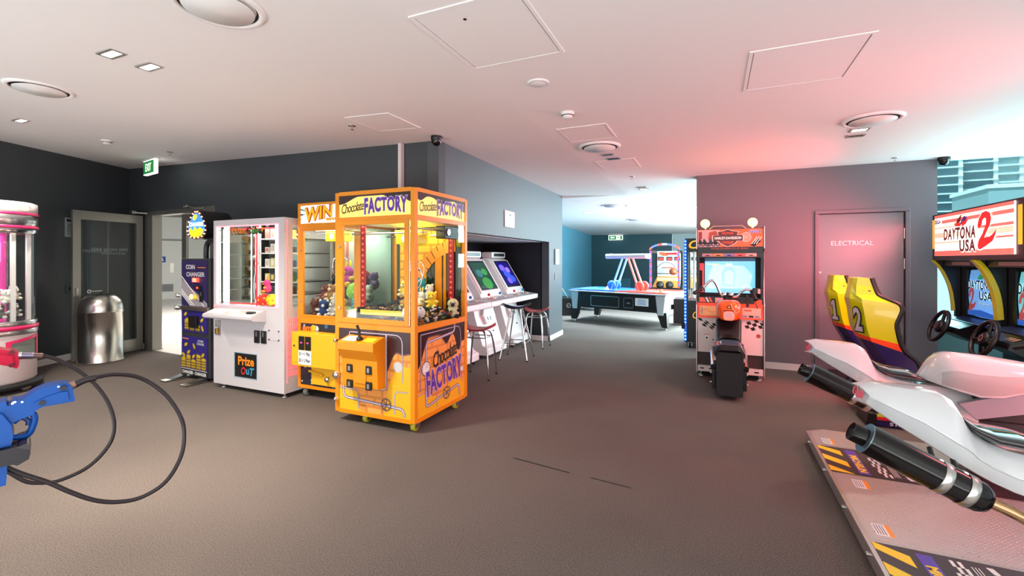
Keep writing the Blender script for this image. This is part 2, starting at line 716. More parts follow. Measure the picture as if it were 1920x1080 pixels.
m = MB()   # white cable trunking down the back wall
m.box((-3.155, 4.02, 0), (-3.115, 4.075, 2.735), SKIRT)
struct(m.build('trim_1'))
# right wall with the cupboard door
m = MB()
m.box((-.226, 7.0, 0), (1.235, 7.3, 2.67), PAINT_P)
m.box((2.14, 7.0, 0), (2.435, 7.3, 2.67), PAINT_P)
m.box((1.235, 7.0, 2.06), (2.14, 7.3, 2.67), PAINT_P)
struct(m.build('wall_right'))
# far room
m = MB()
wall_seg(m, (-4.30, 8.56), (-5.36, 21.41), .12, [(0, 12.9, 0, 2.7)], TEAL_L)
struct(m.build('wall_far_left'))
m = MB()
wall_seg(m, (-5.36, 21.41), (-1.74, 21.83), .12, [(0, 3.645, 0, 2.7)], TEAL)
struct(m.build('wall_far'))
m = MB()
wall_seg(m, (-1.74, 22.0), (2.45, 22.2), .12, [(0, 4.19, 0, 2.7)], PALE)
struct(m.build('wall_far_end'))

w2 = bpy.data.objects.new('window_2', None)
COL.objects.link(w2)
w2.location = (2.42, 14.5, 0)
struct(w2, 'window wall along the right of the far room, behind the mauve wall')
MB().box((2.42, 7.3, .05), (2.432, 22.2, 2.63), PANE).build('pane', w2)
m = MB()
for k in range(9):
    m.box((2.39, 7.3 + k * 1.85, 0), (2.46, 7.36 + k * 1.85, 2.68), ALU)
m.box((2.39, 7.3, 0), (2.46, 22.2, .05), ALU)
m.box((2.39, 7.3, 2.63), (2.46, 22.2, 2.68), ALU)
m.build('window_frame', w2)

# skirting
m = MB()
wall_seg(m, (-9.07, 4.385), (-7.05, -.02), .014, [(0, 4.85, 0, .09)], SKIRT)
struct(m.build('baseboard_left'))
m = MB()
wall_seg(m, BWA, BWB, .012, [(.02, 4.05, 0, .09), (5.93, 6.42, 0, .09)], SKIRT)
struct(m.build('baseboard_back'))
m = MB()
wall_seg(m, (-2.65, 4.05), (-2.73, 8.56), -.014, [(0, .42, 0, .09), (3.695, 4.52, 0, .09)], SKIRT)
struct(m.build('baseboard_corridor'))
m = MB()
m.box((-3.6, 7.73, 0), (-2.74, 7.745, .09), SKIRT)
struct(m.build('baseboard_alcove'))
m = MB()
m.box((-.226, 6.985, 0), (1.20, 7.0, .085), SKIRT)
m.box((2.175, 6.985, 0), (2.435, 7.0, .085), SKIRT)
struct(m.build('baseboard_right'))

# electrical cupboard door
DOORP = mat('door_grey_paint', S(118, 124, 130), .25, noise=.03, nscale=2)
d2 = bpy.data.objects.new('door_2', None)
COL.objects.link(d2)
d2.location = (1.69, 7.0, 0)
struct(d2, 'grey flush cupboard door marked ELECTRICAL in the mauve wall')
m = MB()
for a, b in (((1.20, 6.975, 0), (1.245, 7.05, 2.054)), ((2.13, 6.975, 0), (2.175, 7.05, 2.054)), ((1.20, 6.975, 2.055), (2.175, 7.05, 2.10))):
    m.box(a, b, PAINT_P, .004)
m.build('door_frame', d2)
MB().box((1.250, 7.008, .006), (2.120, 7.045, 2.048), DOORP, .002).box((1.236, 7.046, 0), (2.139, 7.07, 2.06), BLKM).build('door_panel', d2)
m = MB()
for z in (.25, 1.35, 1.72):
    m.cyl((2.124, 7.0, z), (2.124, 7.0, z + .13), .008, STEEL, n=10)
m.build('hinge', d2)
MB().text('ELECTRICAL', (0, 0), .44, (1.60, 7.003, 1.675), VX, VZ, mat('white_vinyl', S(240, 240, 240), .5), h=.058).build('lettering', d2)
MB().cyl((1.262, 7.0, 1.30), (1.262, 7.006, 1.30), .012, STEEL, n=12).build('lock', d2)

# window to the right of the mauve wall, with the town outside
w1 = bpy.data.objects.new('window_1', None)
COL.objects.link(w1)
w1.location = (4.4, 7.1, 0)
struct(w1, 'tall window to the right of the mauve wall')
MB().box((2.45, 7.12, .62), (6.5, 7.132, 2.66), PANEG).build('pane', w1)
m = MB()
m.box((2.436, 7.09, 0), (2.45, 7.16, 2.66), mat('green_glass_edge', S(90, 190, 190), .2, noise=.1))
m.box((2.45, 7.08, .60), (6.5, 7.16, .64), ALU)
m.box((4.6, 7.08, .62), (4.66, 7.16, 2.66), ALU)
m.build('window_frame', w1)
m = MB()
m.box((2.45, 7.1, 0), (6.5, 7.2, .60), mat('teal_sill_panel', S(84, 120, 124), .4))
struct(m.build('wall_window_sill'))

TOWER = mat('tower_concrete', S(150, 172, 176), .8, noise=.08, nscale=1)
TOWW = mat('tower_white', S(238, 242, 242), .8)
TOWG = mat('tower_glazing', S(60, 108, 122), .12)


def tower(x, y, w, d, z0, z1, name, label, floors, slabs=True, body=TOWG):
    t = thing(name, label, 'building', (x, y, z0))
    m = MB()
    m.box((x - w / 2, y, z0), (x + w / 2, y + d, z1), body)
    m.build('glazed_front', t)
    m = MB()
    n = floors
    for i in range(n + 1):
        z = z0 + (z1 - z0) * i / n
        m.box((x - w / 2 - .4, y - 1.3, z - .18), (x + w / 2 + .4, y + .2, z + .22), TOWW)
    m.build('balcony_slab', t)
    m = MB()
    for k in (0, 1):
        xx = x - w / 2 if k == 0 else x + w / 2
        m.box((xx - .5, y - .7, z0), (xx + .5, y + .5, z1), TOWW)
    m.build('pillar', t)


tower(73.2, 205, 8.2, 14, -30, 64, 'apartment_tower', 'dark glazed tower next to the wall end, seen through the window', 31)
tower(84, 211, 9.5, 20, -30, 64, 'apartment_tower', 'glass apartment tower with white balconies and a white pillar, through the window', 30)
tower(99, 236, 15, 20, -30, 80, 'apartment_tower', 'pale tower with white balcony bands at the right edge of the window', 34, body=TOWER)
t = thing('office_block', 'pale concrete block in front of the apartment towers outside the window', 'building', (88, 165, -30))
MB().box((66, 160, -30), (110, 180, 20.5), TOWER).build('wall', t)
MB().box((65.6, 159.6, 20.5), (110.4, 180.4, 21.5), TOWW).build('parapet', t)
t = thing('white_building', 'bright sunlit white building low outside the window', 'building', (14, 24, -20))
MB().box((6, 23, -20), (22, 30, 1.62), TOWW).build('wall', t)
MB().box((5.8, 22.8, 1.62), (22.2, 30.2, 1.9), TOWER).build('parapet', t)

# ------------------------------------------------------------------ glass double door to the lobby
FR = mat('door_frame_metal', S(150, 148, 142), .35, metal=.7)


def bw(u, w, z):   # point on the back wall: u from its right end, w out into the room
    p = wA + wu * u + wn * w
    return Vector((p.x, p.y, z))


def bwbox(m, u0, u1, w0, w1, z0, z1, M_, bev=0):
    T = Matrix(((wu.x, wn.x, 0, wA.x), (wu.y, wn.y, 0, wA.y), (0, 0, 1, 0), (0, 0, 0, 1)))
    return m.box((u0, w0, z0), (u1, w1, z1), M_, bev, T=T)


d1 = bpy.data.objects.new('door_1', None)
COL.objects.link(d1)
d1.location = bw(4.95, 0, 0)
struct(d1, 'glazed double doorway in the back wall, left leaf standing open')
m = MB()
bwbox(m, 5.64, 5.88, -.12, .02, 0, 2.25, FR, .004)
bwbox(m, 3.96, 4.06, -.12, .02, 0, 2.25, FR, .004)
bwbox(m, 4.06, 5.64, -.12, .02, 2.18, 2.25, FR, .004)
m.build('door_frame', d1)
lf = MB()   # closed right leaf
bwbox(lf, 4.78, 4.90, -.075, -.035, .01, 2.17, FR, .003)
bwbox(lf, 4.06, 4.14, -.075, -.035, .01, 2.17, FR, .003)
bwbox(lf, 4.14, 4.78, -.075, -.035, .01, .14, FR, .003)
bwbox(lf, 4.14, 4.78, -.075, -.035, 2.07, 2.17, FR, .003)
leafR = lf.build('fixed_leaf', d1)
m = MB()
bwbox(m, 4.14, 4.78, -.058, -.052, .14, 2.07, PANE)
m.build('pane', leafR)
# open leaf, nearly flat against the left wall
LA, LB = Vector((-8.345, 3.345, 0)), Vector((-8.515, 4.30, 0))
lfu = (LB - LA).normalized()
lfn = Vector((lfu.y, -lfu.x, 0))
TL = Matrix(((lfu.x, lfn.x, 0, LA.x), (lfu.y, lfn.y, 0, LA.y), (0, 0, 1, 0), (0, 0, 0, 1)))
m = MB()
for a, b in (((0, -.02, .01), (.10, .02, 2.18)), ((.87, -.02, .01), (.97, .02, 2.18)), ((.10, -.02, .01), (.87, .02, .20)), ((.10, -.02, 2.05), (.87, .02, 2.18))):
    m.box(a, b, FR, .003, T=TL)
leafL = m.build('open_leaf', d1)
MB().box((.10, -.004, .20), (.87, .004, 2.05), PANE, T=TL).build('pane', leafL)
GTX = mat('frosted_vinyl', S(150, 165, 170), .5)
m = MB()
p0 = TL @ Vector((.48, .008, 1.62))
m.text('FIRE HOSE REEL', (0, 0), .52, p0, -lfu, VZ, GTX, h=.045)
m.text('FIRE EXTINGUISHER', (0, -.06), .34, p0 - lfu * -.06, -lfu, VZ, GTX, h=.028)
m.ring((-.27, -.62), .016, .026, p0, lfu, VZ, mat('white_vinyl', S(240, 240, 240)), n=18)
m.strip([(-.24, -.62), (-.10, -.62)], .008, p0, lfu, VZ, mat('white_vinyl', S(240, 240, 240)))
m.build('vinyl_lettering', leafL)
m = MB()
m.box((.02, .02, .94), (.045, .06, 1.06), STEEL, .004, T=TL)
m.build('lock', leafL)
m = MB()   # pulls and closer arms
a = bw(5.72, .05, 2.215)
b = TL @ Vector((.80, .03, 2.2))
m.tube([a, b + VZ * .02], .013, STEEL, n=8)
m.box(b - Vector((.05, .03, 0)), b + Vector((.05, .03, .045)), STEEL, .004)
m.build('closer_arm', d1)
m = MB()
m.tube([bw(4.62, .03, 2.28), bw(4.3, .10, 2.23), bw(4.05, .10, 2.22)], .013, STEEL, n=8)
m.box(bw(4.66, .02, 2.26), bw(4.58, .07, 2.30), STEEL, .004)
m.build('closer_arm', d1)
# hose reel cupboard behind the open leaf and the notice and switch beside it
m = MB()
T3 = Matrix(((lu.x, ln.x, 0, lA.x), (lu.y, ln.y, 0, lA.y), (0, 0, 1, 0), (0, 0, 0, 1)))
m.box((.06, 0, .12), (.80, .03, 2.1), mat('cupboard_grey', S(70, 78, 84), .4), .004, T=T3)
m.box((.425, .03, .14), (.45, .042, 2.08), FR, .002, T=T3)
m.text('FIRE HOSE REEL', (0, 0), .5, T3 @ Vector((.62, .033, 1.6)), -lu, VZ, GTX, h=.045)
struct(m.build('door_3'), 'hose reel cupboard in the left wall behind the open glass leaf')
m = MB()
m.box((1.0, .002, 1.80), (1.12, .012, 2.08), mat('notice_grey', S(150, 158, 160), .5), .002, T=T3)
m.box((1.01, .012, 2.02), (1.10, .014, 2.06), BLKM, T=T3)
for i in range(6):
    m.box((1.02, .012, 1.84 + .028 * i), (1.09, .0135, 1.85 + .028 * i), BLKM, T=T3)
tag(m.build('notice'), 'grey notice on the left wall beside the open glass door', 'notice')
m = MB()
m.box((1.0, .002, .99), (1.11, .02, 1.09), mat('switch_dark', S(60, 66, 70), .4), .003, T=T3)
sw = m.build('switch_plate')
tag(sw, 'dark switch plate on the left wall next to the glass door', 'switch')
MB().box((1.035, .02, 1.015), (1.075, .026, 1.065), BLKM, .002, T=T3).build('rocker', sw)

# lobby beyond the door
LOBF = mat('lobby_floor', S(214, 208, 200), .3, noise=.05, nscale=8)
m = MB()
m.box((-24, 4.5, -.1), (-5.62, 16, 0), LOBF)
bwbox(m, 4.06, 5.64, -.36, 0, -.08, .002, LOBF)
struct(m.build('floor_lobby'))
LOBW = mat('lobby_white', S(236, 234, 228), .7)
m = MB()
fd = (Vector((-18.9, 9.9, 0)), Vector((-17.9, 12.0, 0)))
wall_seg(m, (-20.2, 7.1), (-16.6, 14.9), .1, [(0, 9, 0, 3.2)], LOBW)
m.box((-5.62, 4.6, 0), (-5.5, 16, 3.2), LOBW)
struct(m.build('wall_lobby'))
m = MB()
m.box((-24, 4.5, 3.1), (-5.62, 16, 3.2), mat('lobby_ceiling', S(120, 120, 118), .8))
struct(m.build('ceiling_lobby'))
lbu = (Vector((-16.6, 14.9, 0)) - Vector((-20.2, 7.1, 0))).normalized()
lbn = Vector((lbu.y, -lbu.x, 0))
TB = Matrix(((lbu.x, lbn.x, 0, -20.2), (lbu.y, lbn.y, 0, 7.1), (0, 0, 1, 0), (0, 0, 0, 1)))
m = MB()
GRY = mat('door_trim_grey', S(150, 152, 152), .6)
for a, b in (((2.5, 0, 0), (2.56, .03, 2.26)), ((3.95, 0, 0), (4.01, .03, 2.26)), ((2.5, 0, 2.2), (4.01, .03, 2.26))):
    m.box(a, b, GRY, T=TB)
m.box((2.56, 0, .02), (3.95, .02, 2.2), LOBW, T=TB)
m.box((2.75, .02, .30), (3.68, .035, .58), GRY, T=TB)
for i in range(5):
    m.box((2.78, .035, .33 + i * .045), (3.65, .04, .345 + i * .045), mat('grille_dark', S(110, 110, 112)), T=TB)
m.box((3.58, .02, 1.0), (3.70, .05, 1.36), STEEL, T=TB)
struct(m.build('door_4'), 'white door with a low grille across the lobby')
m = MB()
m.box((3.23, .021, 1.39), (3.45, .03, 1.61), mat('blue_sign', S(30, 80, 165), .5), T=TB)
sg = m.build('wall_sign')
tag(sg, 'small blue square sign on the white door seen through the doorway', 'sign')
m = MB()
m.disc((0, .04), .03, TB @ Vector((3.34, .033, 1.50)), lbu, VZ, WPLA, n=12)
m.flat([(-.05, -.06), (.05, -.06), (.03, .01), (-.03, .01)], TB @ Vector((3.34, .033, 1.50)), lbu, VZ, WPLA)
m.build('pictogram', sg)

# ------------------------------------------------------------------ notices on the corridor walls
def cw(u, w, z):
    p = cA + cu * u - cn * w
    return Vector((p.x, p.y, z))


TC = Matrix(((cu.x, -cn.x, 0, cA.x), (cu.y, -cn.y, 0, cA.y), (0, 0, 1, 0), (0, 0, 0, 1)))
PAPER = mat('white_paper', S(235, 238, 240), .6)
INK = mat('pale_ink', S(150, 170, 185), .7)
m = MB()
m.box((1.70, .002, 1.93), (2.05, .014, 2.16), PAPER, .002, T=TC)
for i in range(5):
    m.box((1.80, .014, 1.97 + i * .022), (1.97, .0145, 1.977 + i * .022), INK, T=TC)
m.box((1.84, .014, 2.09), (1.93, .0145, 2.12), INK, T=TC)
tag(m.build('notice'), 'white rectangular notice high on the corridor wall above the alcove', 'notice')
m = MB()
m.box((4.0, .002, 1.38), (4.22, .03, 1.67), mat('pale_steel', S(190, 205, 208), .3, metal=.3), .004, T=TC)
fp = m.build('control_panel')
tag(fp, 'pale flush control panel on the corridor wall end, beside the alcove', 'panel')
m = MB()
m.box((4.03, .03, 1.44), (4.19, .033, 1.63), mat('pale_cyan', S(170, 205, 215), .2), T=TC)
m.cyl(TC @ Vector((4.16, .03, 1.42)), TC @ Vector((4.16, .036, 1.42)), .012, INK, n=10)
m.build('cover', fp)
m = MB()
m.box((4.03, .002, 1.09), (4.07, .01, 1.22), mat('slot_grey', S(120, 130, 130), .5), T=TC)
tag(m.build('wall_slot'), 'narrow vertical slot plate below the control panel', 'switch')
m = MB()
m.box((-4.60, 13.32, 1.33), (-4.555, 13.8, 1.66), PAPER, .003)
tag(m.build('notice'), 'white notice on the blue wall of the far room', 'notice')

# ------------------------------------------------------------------ things on the ceiling
PINKW = WHITE
SLOT = mat('vent_dark', S(28, 26, 26), .6)


def diffuser(x, y, r, label):
    z = cz(x, y)
    t = thing('ceiling_diffuser', label, 'air vent', (x, y, z), 'round ceiling air diffusers')
    m = MB()
    m.lathe([(r, .006), (r, -.006), (r * .95, -.020), (r * .86, -.018), (r * .84, -.012)], WHITE, (x, y, z), 40)
    m.build('rim', t)
    m = MB()
    m.lathe([(r * .845, -.012), (r * .78, -.003), (r * .4, -.0025)], SLOT, (x, y, z), 40)
    m.build('dark_throat', t)
    m = MB()
    m.lathe([(r * .68, -.012), (r * .76, -.020), (r * .75, -.026), (.001, -.030)], mat('diffuser_disc', S(236, 234, 230), .35), (x, y, z), 40)
    m.build('disc', t)


diffuser(-2.21, 1.44, .205, 'large round air diffuser at the top left, nearest the camera')
diffuser(-4.88, 1.76, .205, 'round air diffuser near the left edge of the ceiling')
diffuser(1.24, 4.80, .22, 'round pink lit air diffuser above the racing game on the right')
diffuser(-1.11, 4.78, .22, 'round air diffuser in the middle of the ceiling beside a square hatch')
diffuser(-2.0, 10.1, .30, 'nearer of the two round air diffusers over the air hockey table')
diffuser(-2.05, 13.8, .36, 'farther of the two round air diffusers in the far room ceiling')


def downlight(x, y, sx, sy, lit, label, a=0, power=0):
    z = cz(x, y)
    t = thing('downlight', label, 'ceiling light', (x, y, z), 'rectangular recessed downlights')
    t.rotation_euler = (0, 0, 0)
    m = MB()
    b = .018
    for q in (((-sx, -sy), (sx, -sy + b)), ((-sx, sy - b), (sx, sy)), ((-sx, -sy + b), (-sx + b, sy - b)), ((sx - b, -sy + b), (sx, sy - b))):
        m.box((x + q[0][0], y + q[0][1], z - .008), (x + q[1][0], y + q[1][1], z + .004), ALU)
    m.build('frame', t)
    m = MB()
    m.box((x - sx + b, y - sy + b, z - .003), (x + sx - b, y + sy - b, z + .003), WLIGHT if lit else SLOT)
    m.build('lamp', t)
    if lit and power:
        k = 4 if y > 9 else 1.5
        l = area('downlight_beam', (x, y, z - .03), (x, y, 0), sx * k, sy * k, power, (.72, .93, 1) if y > 9 else (1, .90, .76), 120)


downlight(-3.46, 1.58, .085, .045, True, 'left downlight of the pair near the large diffuser', power=38)
downlight(-3.46, 1.79, .085, .045, True, 'right downlight of the pair near the large diffuser', power=38)
downlight(-6.49, 2.20, .085, .045, True, 'lit downlight at the left edge below the far diffuser', power=34)
downlight(1.23, 5.14, .075, .06, True, 'lit downlight touching the diffuser above the racing game', power=14)
downlight(1.255, 5.37, .075, .05, False, 'unlit downlight beside the lit one above the racing game')
downlight(-1.11, 5.17, .07, .05, False, 'unlit downlight directly beside the middle diffuser')
downlight(-1.09, 5.40, .08, .06, False, 'second unlit downlight from the middle diffuser')
downlight(-1.09, 7.69, .08, .05, False, 'unlit downlight at the far end of the near ceiling')
downlight(-1.08, 7.91, .08, .05, True, 'lit downlight at the far end of the near ceiling', power=14)
downlight(-2.90, 11.3, .14, .10, True, 'downlight in the far room near the blue wall, switched on to brighten the floor', power=150)  # dark fitting given an added lamp to brighten the far floor
downlight(-.35, 11.2, .14, .10, True, 'lit downlight in the far room near the mauve wall end', power=190)


def hatch(x0, y0, x1, y1, label, w=.02, hole=None):
    t = thing('ceiling_hatch', label, 'access panel', ((x0 + x1) / 2, (y0 + y1) / 2, cz((x0 + x1) / 2, y0)), 'square ceiling access hatches')
    m = MB()

    def b(xa, ya, xb, yb, h, M_, n_):
        vs = [(x, y, cz(x, y) + dz) for dz in (-h, .002) for x, y in ((xa, ya), (xb, ya), (xb, yb), (xa, yb))]
        n_.add(vs, [(0, 1, 2, 3), (7, 6, 5, 4), (1, 0, 4, 5), (2, 1, 5, 6), (3, 2, 6, 7), (0, 3, 7, 4)], M_)
    for q in ((x0, y0, x1, y0 + w), (x0, y1 - w, x1, y1), (x0, y0 + w, x0 + w, y1 - w), (x1 - w, y0 + w, x1, y1 - w)):
        b(*q, .006, WHITE, m)
    m.build('trim', t)
    m = MB()
    g = w + .006
    b(x0 + g, y0 + g, x1 - g, y1 - g, .0035, WHITE, m)
    m.build('panel', t)
    m = MB()
    b(x0 + w, y0 + w, x1 - w, y1 - w, .0008, mat('shadow_gap', S(150, 145, 142), .9), m)
    m.build('gap', t)
    if hole:
        MB().cyl((hole[0], hole[1], cz(*hole) - .006), (hole[0], hole[1], cz(*hole) - .001), .009, SLOT, n=12).build('lock', t)


hatch(-1.39, 1.85, -.79, 2.53, 'large square access hatch at the top centre of the ceiling', hole=(-1.14, 1.98))
hatch(.19, 2.97, .795, 3.64, 'square access hatch tinted pink on the right of the ceiling')
hatch(-1.33, 3.985, -.868, 4.48, 'small square access hatch between smoke detector and middle diffuser')
hatch(-1.335, 5.47, -.86, 6.03, 'square access hatch beyond the unlit pair of downlights')
hatch(-3.03, 3.1, -2.54, 3.58, 'faint access hatch in front of the corridor corner camera')

# speaker, smoke detectors, sprinklers, cameras
z = cz(-1.095, 2.9)
t = thing('ceiling_speaker', 'flat round white speaker beside the large central hatch', 'speaker', (-1.095, 2.9, z))
MB().lathe([(.075, .002), (.077, -.006), (.062, -.012), (.058, -.008)], WPLA, (-1.095, 2.9, z), 32).build('rim', t)
MB().lathe([(.058, -.008), (.05, -.014), (.001, -.016)], WPLA, (-1.095, 2.9, z), 32).build('grille', t)


def smoke(x, y, label):
    z = cz(x, y)
    t = thing('smoke_detector', label, 'smoke detector', (x, y, z), 'smoke detectors')
    MB().lathe([(.055, .002), (.056, -.014), (.05, -.022)], WPLA, (x, y, z), 28).build('base', t)
    MB().lathe([(.046, -.02), (.042, -.038), (.03, -.05), (.001, -.052)], WPLA, (x, y, z), 28).build('sensor_head', t)
    MB().lathe([(.047, -.024), (.0475, -.028), (.045, -.030)], SLOT, (x, y, z), 28).build('vent_slit', t)


smoke(-1.096, 3.58, 'white smoke detector near the middle of the ceiling')
smoke(-6.67, 3.0, 'white smoke detector on the left, near the green exit sign')


def sprinkler(x, y, label):
    z = cz(x, y)
    t = thing('sprinkler_head', label, 'sprinkler', (x, y, z), 'ceiling sprinklers')
    MB().lathe([(.035, .001), (.034, -.004), (.012, -.006)], CHROME, (x, y, z), 20).build('plate', t)
    m = MB().cyl((x, y, z), (x, y, z - .035), .006, CHROME, n=10)
    m.cyl((x, y, z - .035), (x, y, z - .038), .016, CHROME, n=12)
    m.build('nozzle', t)


sprinkler(-3.16, 3.34, 'sprinkler beside the faint hatch near the corridor corner')
sprinkler(-6.61, 3.66, 'sprinkler behind the green exit sign on the left')
sprinkler(1.95, 6.72, 'sprinkler close to the mauve wall on the right')
sprinkler(-1.08, 6.68, 'sprinkler beyond the last small hatch of the near ceiling')


def dome(x, y, label):
    z = cz(x, y)
    t = thing('dome_camera', label, 'security camera', (x, y, z), 'black dome cameras')
    MB().lathe([(.058, .003), (.06, -.03), (.052, -.045)], BLK, (x, y, z), 28).build('housing', t)
    MB().lathe([(.05, -.044), (.045, -.07), (.03, -.092), (.001, -.10)], mat('smoked_dome', S(14, 12, 16), .08), (x, y, z), 28).build('dome', t)
    MB().cyl((x - .01, y - .03, z - .06), (x - .02, y - .048, z - .072), .016, BLKM, n=14).build('lens', t)


dome(-2.575, 3.90, 'black dome camera at the corner where the corridor wall starts')
dome(2.47, 6.93, 'black dome camera where the mauve wall meets the window')

# exit signs
GRN = mat('exit_green', S(40, 140, 70), .4, em=.5, emcol=S(30, 150, 70))
EWH = mat('exit_white', S(245, 255, 245), .4, em=1.5, emcol=(1, 1, .95, 1))
ex, ey = -7.45, 3.87
ez = cz(ex, ey)
t = thing('exit_sign', 'green lit EXIT sign hanging from the ceiling by the glass doorway', 'exit sign', (ex, ey, ez))
eu = (Vector((.985, -.17, 0))).normalized()
ev = Vector((eu.y, -eu.x, 0))
TE = Matrix(((eu.x, ev.x, 0, ex), (eu.y, ev.y, 0, ey), (0, 0, 1, ez), (0, 0, 0, 1)))
MB().box((-.20, -.025, -.235), (.20, .025, -.035), EWH, .004, T=TE).build('light_box', t)
MB().box((-.24, -.03, -.03), (.24, .03, .004), WPLA, .004, T=TE).build('mount', t)
m = MB()
m.box((-.185, .024, -.222), (.185, .029, -.045), GRN, T=TE)
m.build('green_face', t)
MB().text('EXIT', (0, 0), .21, TE @ Vector((0, .031, -.135)), eu, VZ, EWH, h=.11, bold=.01).build('lettering', t)

t = thing('running_man_sign', 'green and white arrow exit sign on the far dark teal wall', 'exit sign', (-4.2, 21.3, 2.68))
MB().box((-4.52, 21.28, 2.42), (-3.86, 21.34, 2.64), EWH, .004).build('light_box', t)
m = MB()
m.box((-4.50, 21.272, 2.44), (-4.16, 21.28, 2.62), GRN)
m.build('green_face', t)
MB().box((-3.97, 21.272, 2.44), (-3.88, 21.28, 2.62), GRN).build('green_face', t)
m = MB()
o = (-4.33, 21.268, 2.53)
m.flat([(-.11, 0), (-.03, .06), (-.03, .025), (.09, .025), (.09, -.025), (-.03, -.025), (-.03, -.06)], o, VX, VZ, EWH)
m.build('arrow', t)
m = MB()
o = (-4.07, 21.268, 2.53)
m.disc((.0, .055), .018, o, VX, VZ, GRN, n=12)
m.flat([(-.03, .035), (.02, .04), (.035, .0), (.02, -.01), (.04, -.07), (.02, -.07), (0, -.02), (-.035, -.06), (-.05, -.05), (-.02, -.005)], o, VX, VZ, GRN)
m.build('pictogram', t)
# ------------------------------------------------------------------ crane machines
YEL = mat('yellow_powder_coat', S(228, 138, 4), .35)
YEL2 = mat('golden_yellow_panel', S(240, 178, 24), .35)
CHOC = mat('chocolate_brown', S(52, 22, 24), .3)
CHOCD = mat('chocolate_gloss_edge', S(120, 84, 84), .25)
CREAM = mat('cream_yellow', S(252, 226, 120), .4)
CREAML = mat('lit_cream_header', S(252, 222, 110), .4, em=.55, emcol=S(255, 225, 110))
PURP = mat('purple_ink', S(92, 48, 158), .4)
PURPL = mat('lilac_ink', S(205, 190, 232), .4)
SCRIPT = mat('dark_script_ink', S(70, 24, 20), .4)
PIPE = mat('printed_pipe_lilac', S(200, 186, 206), .35)
PIPED = mat('printed_pipe_dark', S(104, 84, 98), .35)
BRICK = brick_mat('orange_brick_print', S(238, 152, 60), S(236, 160, 78), S(210, 128, 50), 1.0, .17, .085)
BRICKG = brick_mat('golden_brick_print', S(246, 176, 40), S(250, 190, 60), S(206, 138, 44), 1.0, .17, .085)
LEDW = mat('tube_light', S(255, 255, 255), .4, em=9, emcol=(1, .98, .9, 1))
INW = mat('cabinet_interior_white', S(236, 236, 214), .5)


def arch_warp(k=.22, lean=0):
    return lambda x, y: (x + lean * y, y * (1 + .5 * abs(x)) - k * (4 * x * x) * .5 + k * .25)


def wave(x):
    return .5 + .5 * math.sin(x)


def drips(m, w, h, o, u, v, lv, M_):
    """chocolate running down from the top edge: lv(x) is its depth at 0..1"""
    n = 40
    for i in range(n):
        a, b = i / n, (i + 1) / n
        m.flat([(a * w, h), (a * w, h - lv(a)), (b * w, h - lv(b)), (b * w, h)], o, u, v, M_)


def sstep(a, b, x):
    t = max(0, min(1, (x - a) / (b - a)))
    return t * t * (3 - 2 * t)


def castor(x, y, z, parent, wheelm=None, r=.04):
    m = MB()
    m.box((x - .03, y - .03, z - .012), (x + .03, y + .03, z), STEEL)
    m.box((x - .028, y - .035, r * .8), (x - .02, y + .03, z - .01), STEEL)
    m.box((x + .02, y - .035, r * .8), (x + .028, y + .03, z - .01), STEEL)
    c = m.build('castor', parent)
    m = MB()
    m.lathe([(.006, -.018), (r, -.018), (r, .018), (.006, .018)], wheelm or RUBBER, (x, y - .01, r), 20, axis=(1, 0, 0))
    m.lathe([(.001, .019), (r * .5, .019), (r * .5, -.019), (.001, -.019)], STEEL, (x, y - .01, r), 14, axis=(1, 0, 0))
    m.build('wheel', c)


def claw(x, y, z0, zc, parent, M_car, name='claw_carriage'):
    """yellow carriage on the gantry, coiled lead and three-pronged claw"""
    m = MB()
    m.box((x - .11, y - .09, z0 - .10), (x + .11, y + .09, z0), M_car, .006)
    m.box((x - .15, y - .05, z0 - .02), (x + .15, y + .05, z0 + .03), M_car, .004)
    m.cyl((x - .02, y - .092, z0 - .05), (x - .02, y - .089, z0 - .05), .03, WPLA, n=16)
    car = m.build(name, parent)
    m = MB()
    pts = []
    for i in range(90):
        a = i * .9
        pts.append((x + .045 + .012 * math.cos(a), y - .02 + .012 * math.sin(a), z0 - .10 - (z0 - .10 - zc - .06) * i / 90))
    m.tube(pts, .003, BLK, n=5)
    m.build('coiled_lead', car)
    m = MB()
    m.cyl((x, y, z0 - .10), (x, y, zc + .10), .004, STEEL, n=8)
    m.lathe([(.001, .13), (.022, .13), (.03, .10), (.03, .02), (.022, 0), (.018, -.02), (.001, -.02)], CHROME, (x, y, zc), 20)
    for k in range(3):
        a = R(30 + 120 * k)
        q = lambda r, h: (x + r * math.cos(a), y + r * math.sin(a), zc + h)
        m.tube([q(.02, .06), q(.075, .05), q(.095, -.02), q(.075, -.10), q(.03, -.145)], .006, CHROME, n=6, sub=5)
    m.build('claw', car)


PLUSH = {}


def plush_mat(c):
    if c not in PLUSH:
        PLUSH[c] = mat('plush_%d_%d_%d' % c, S(*c), .95, noise=.25, nscale=60, bump=.6, bscale=220)
    return PLUSH[c]


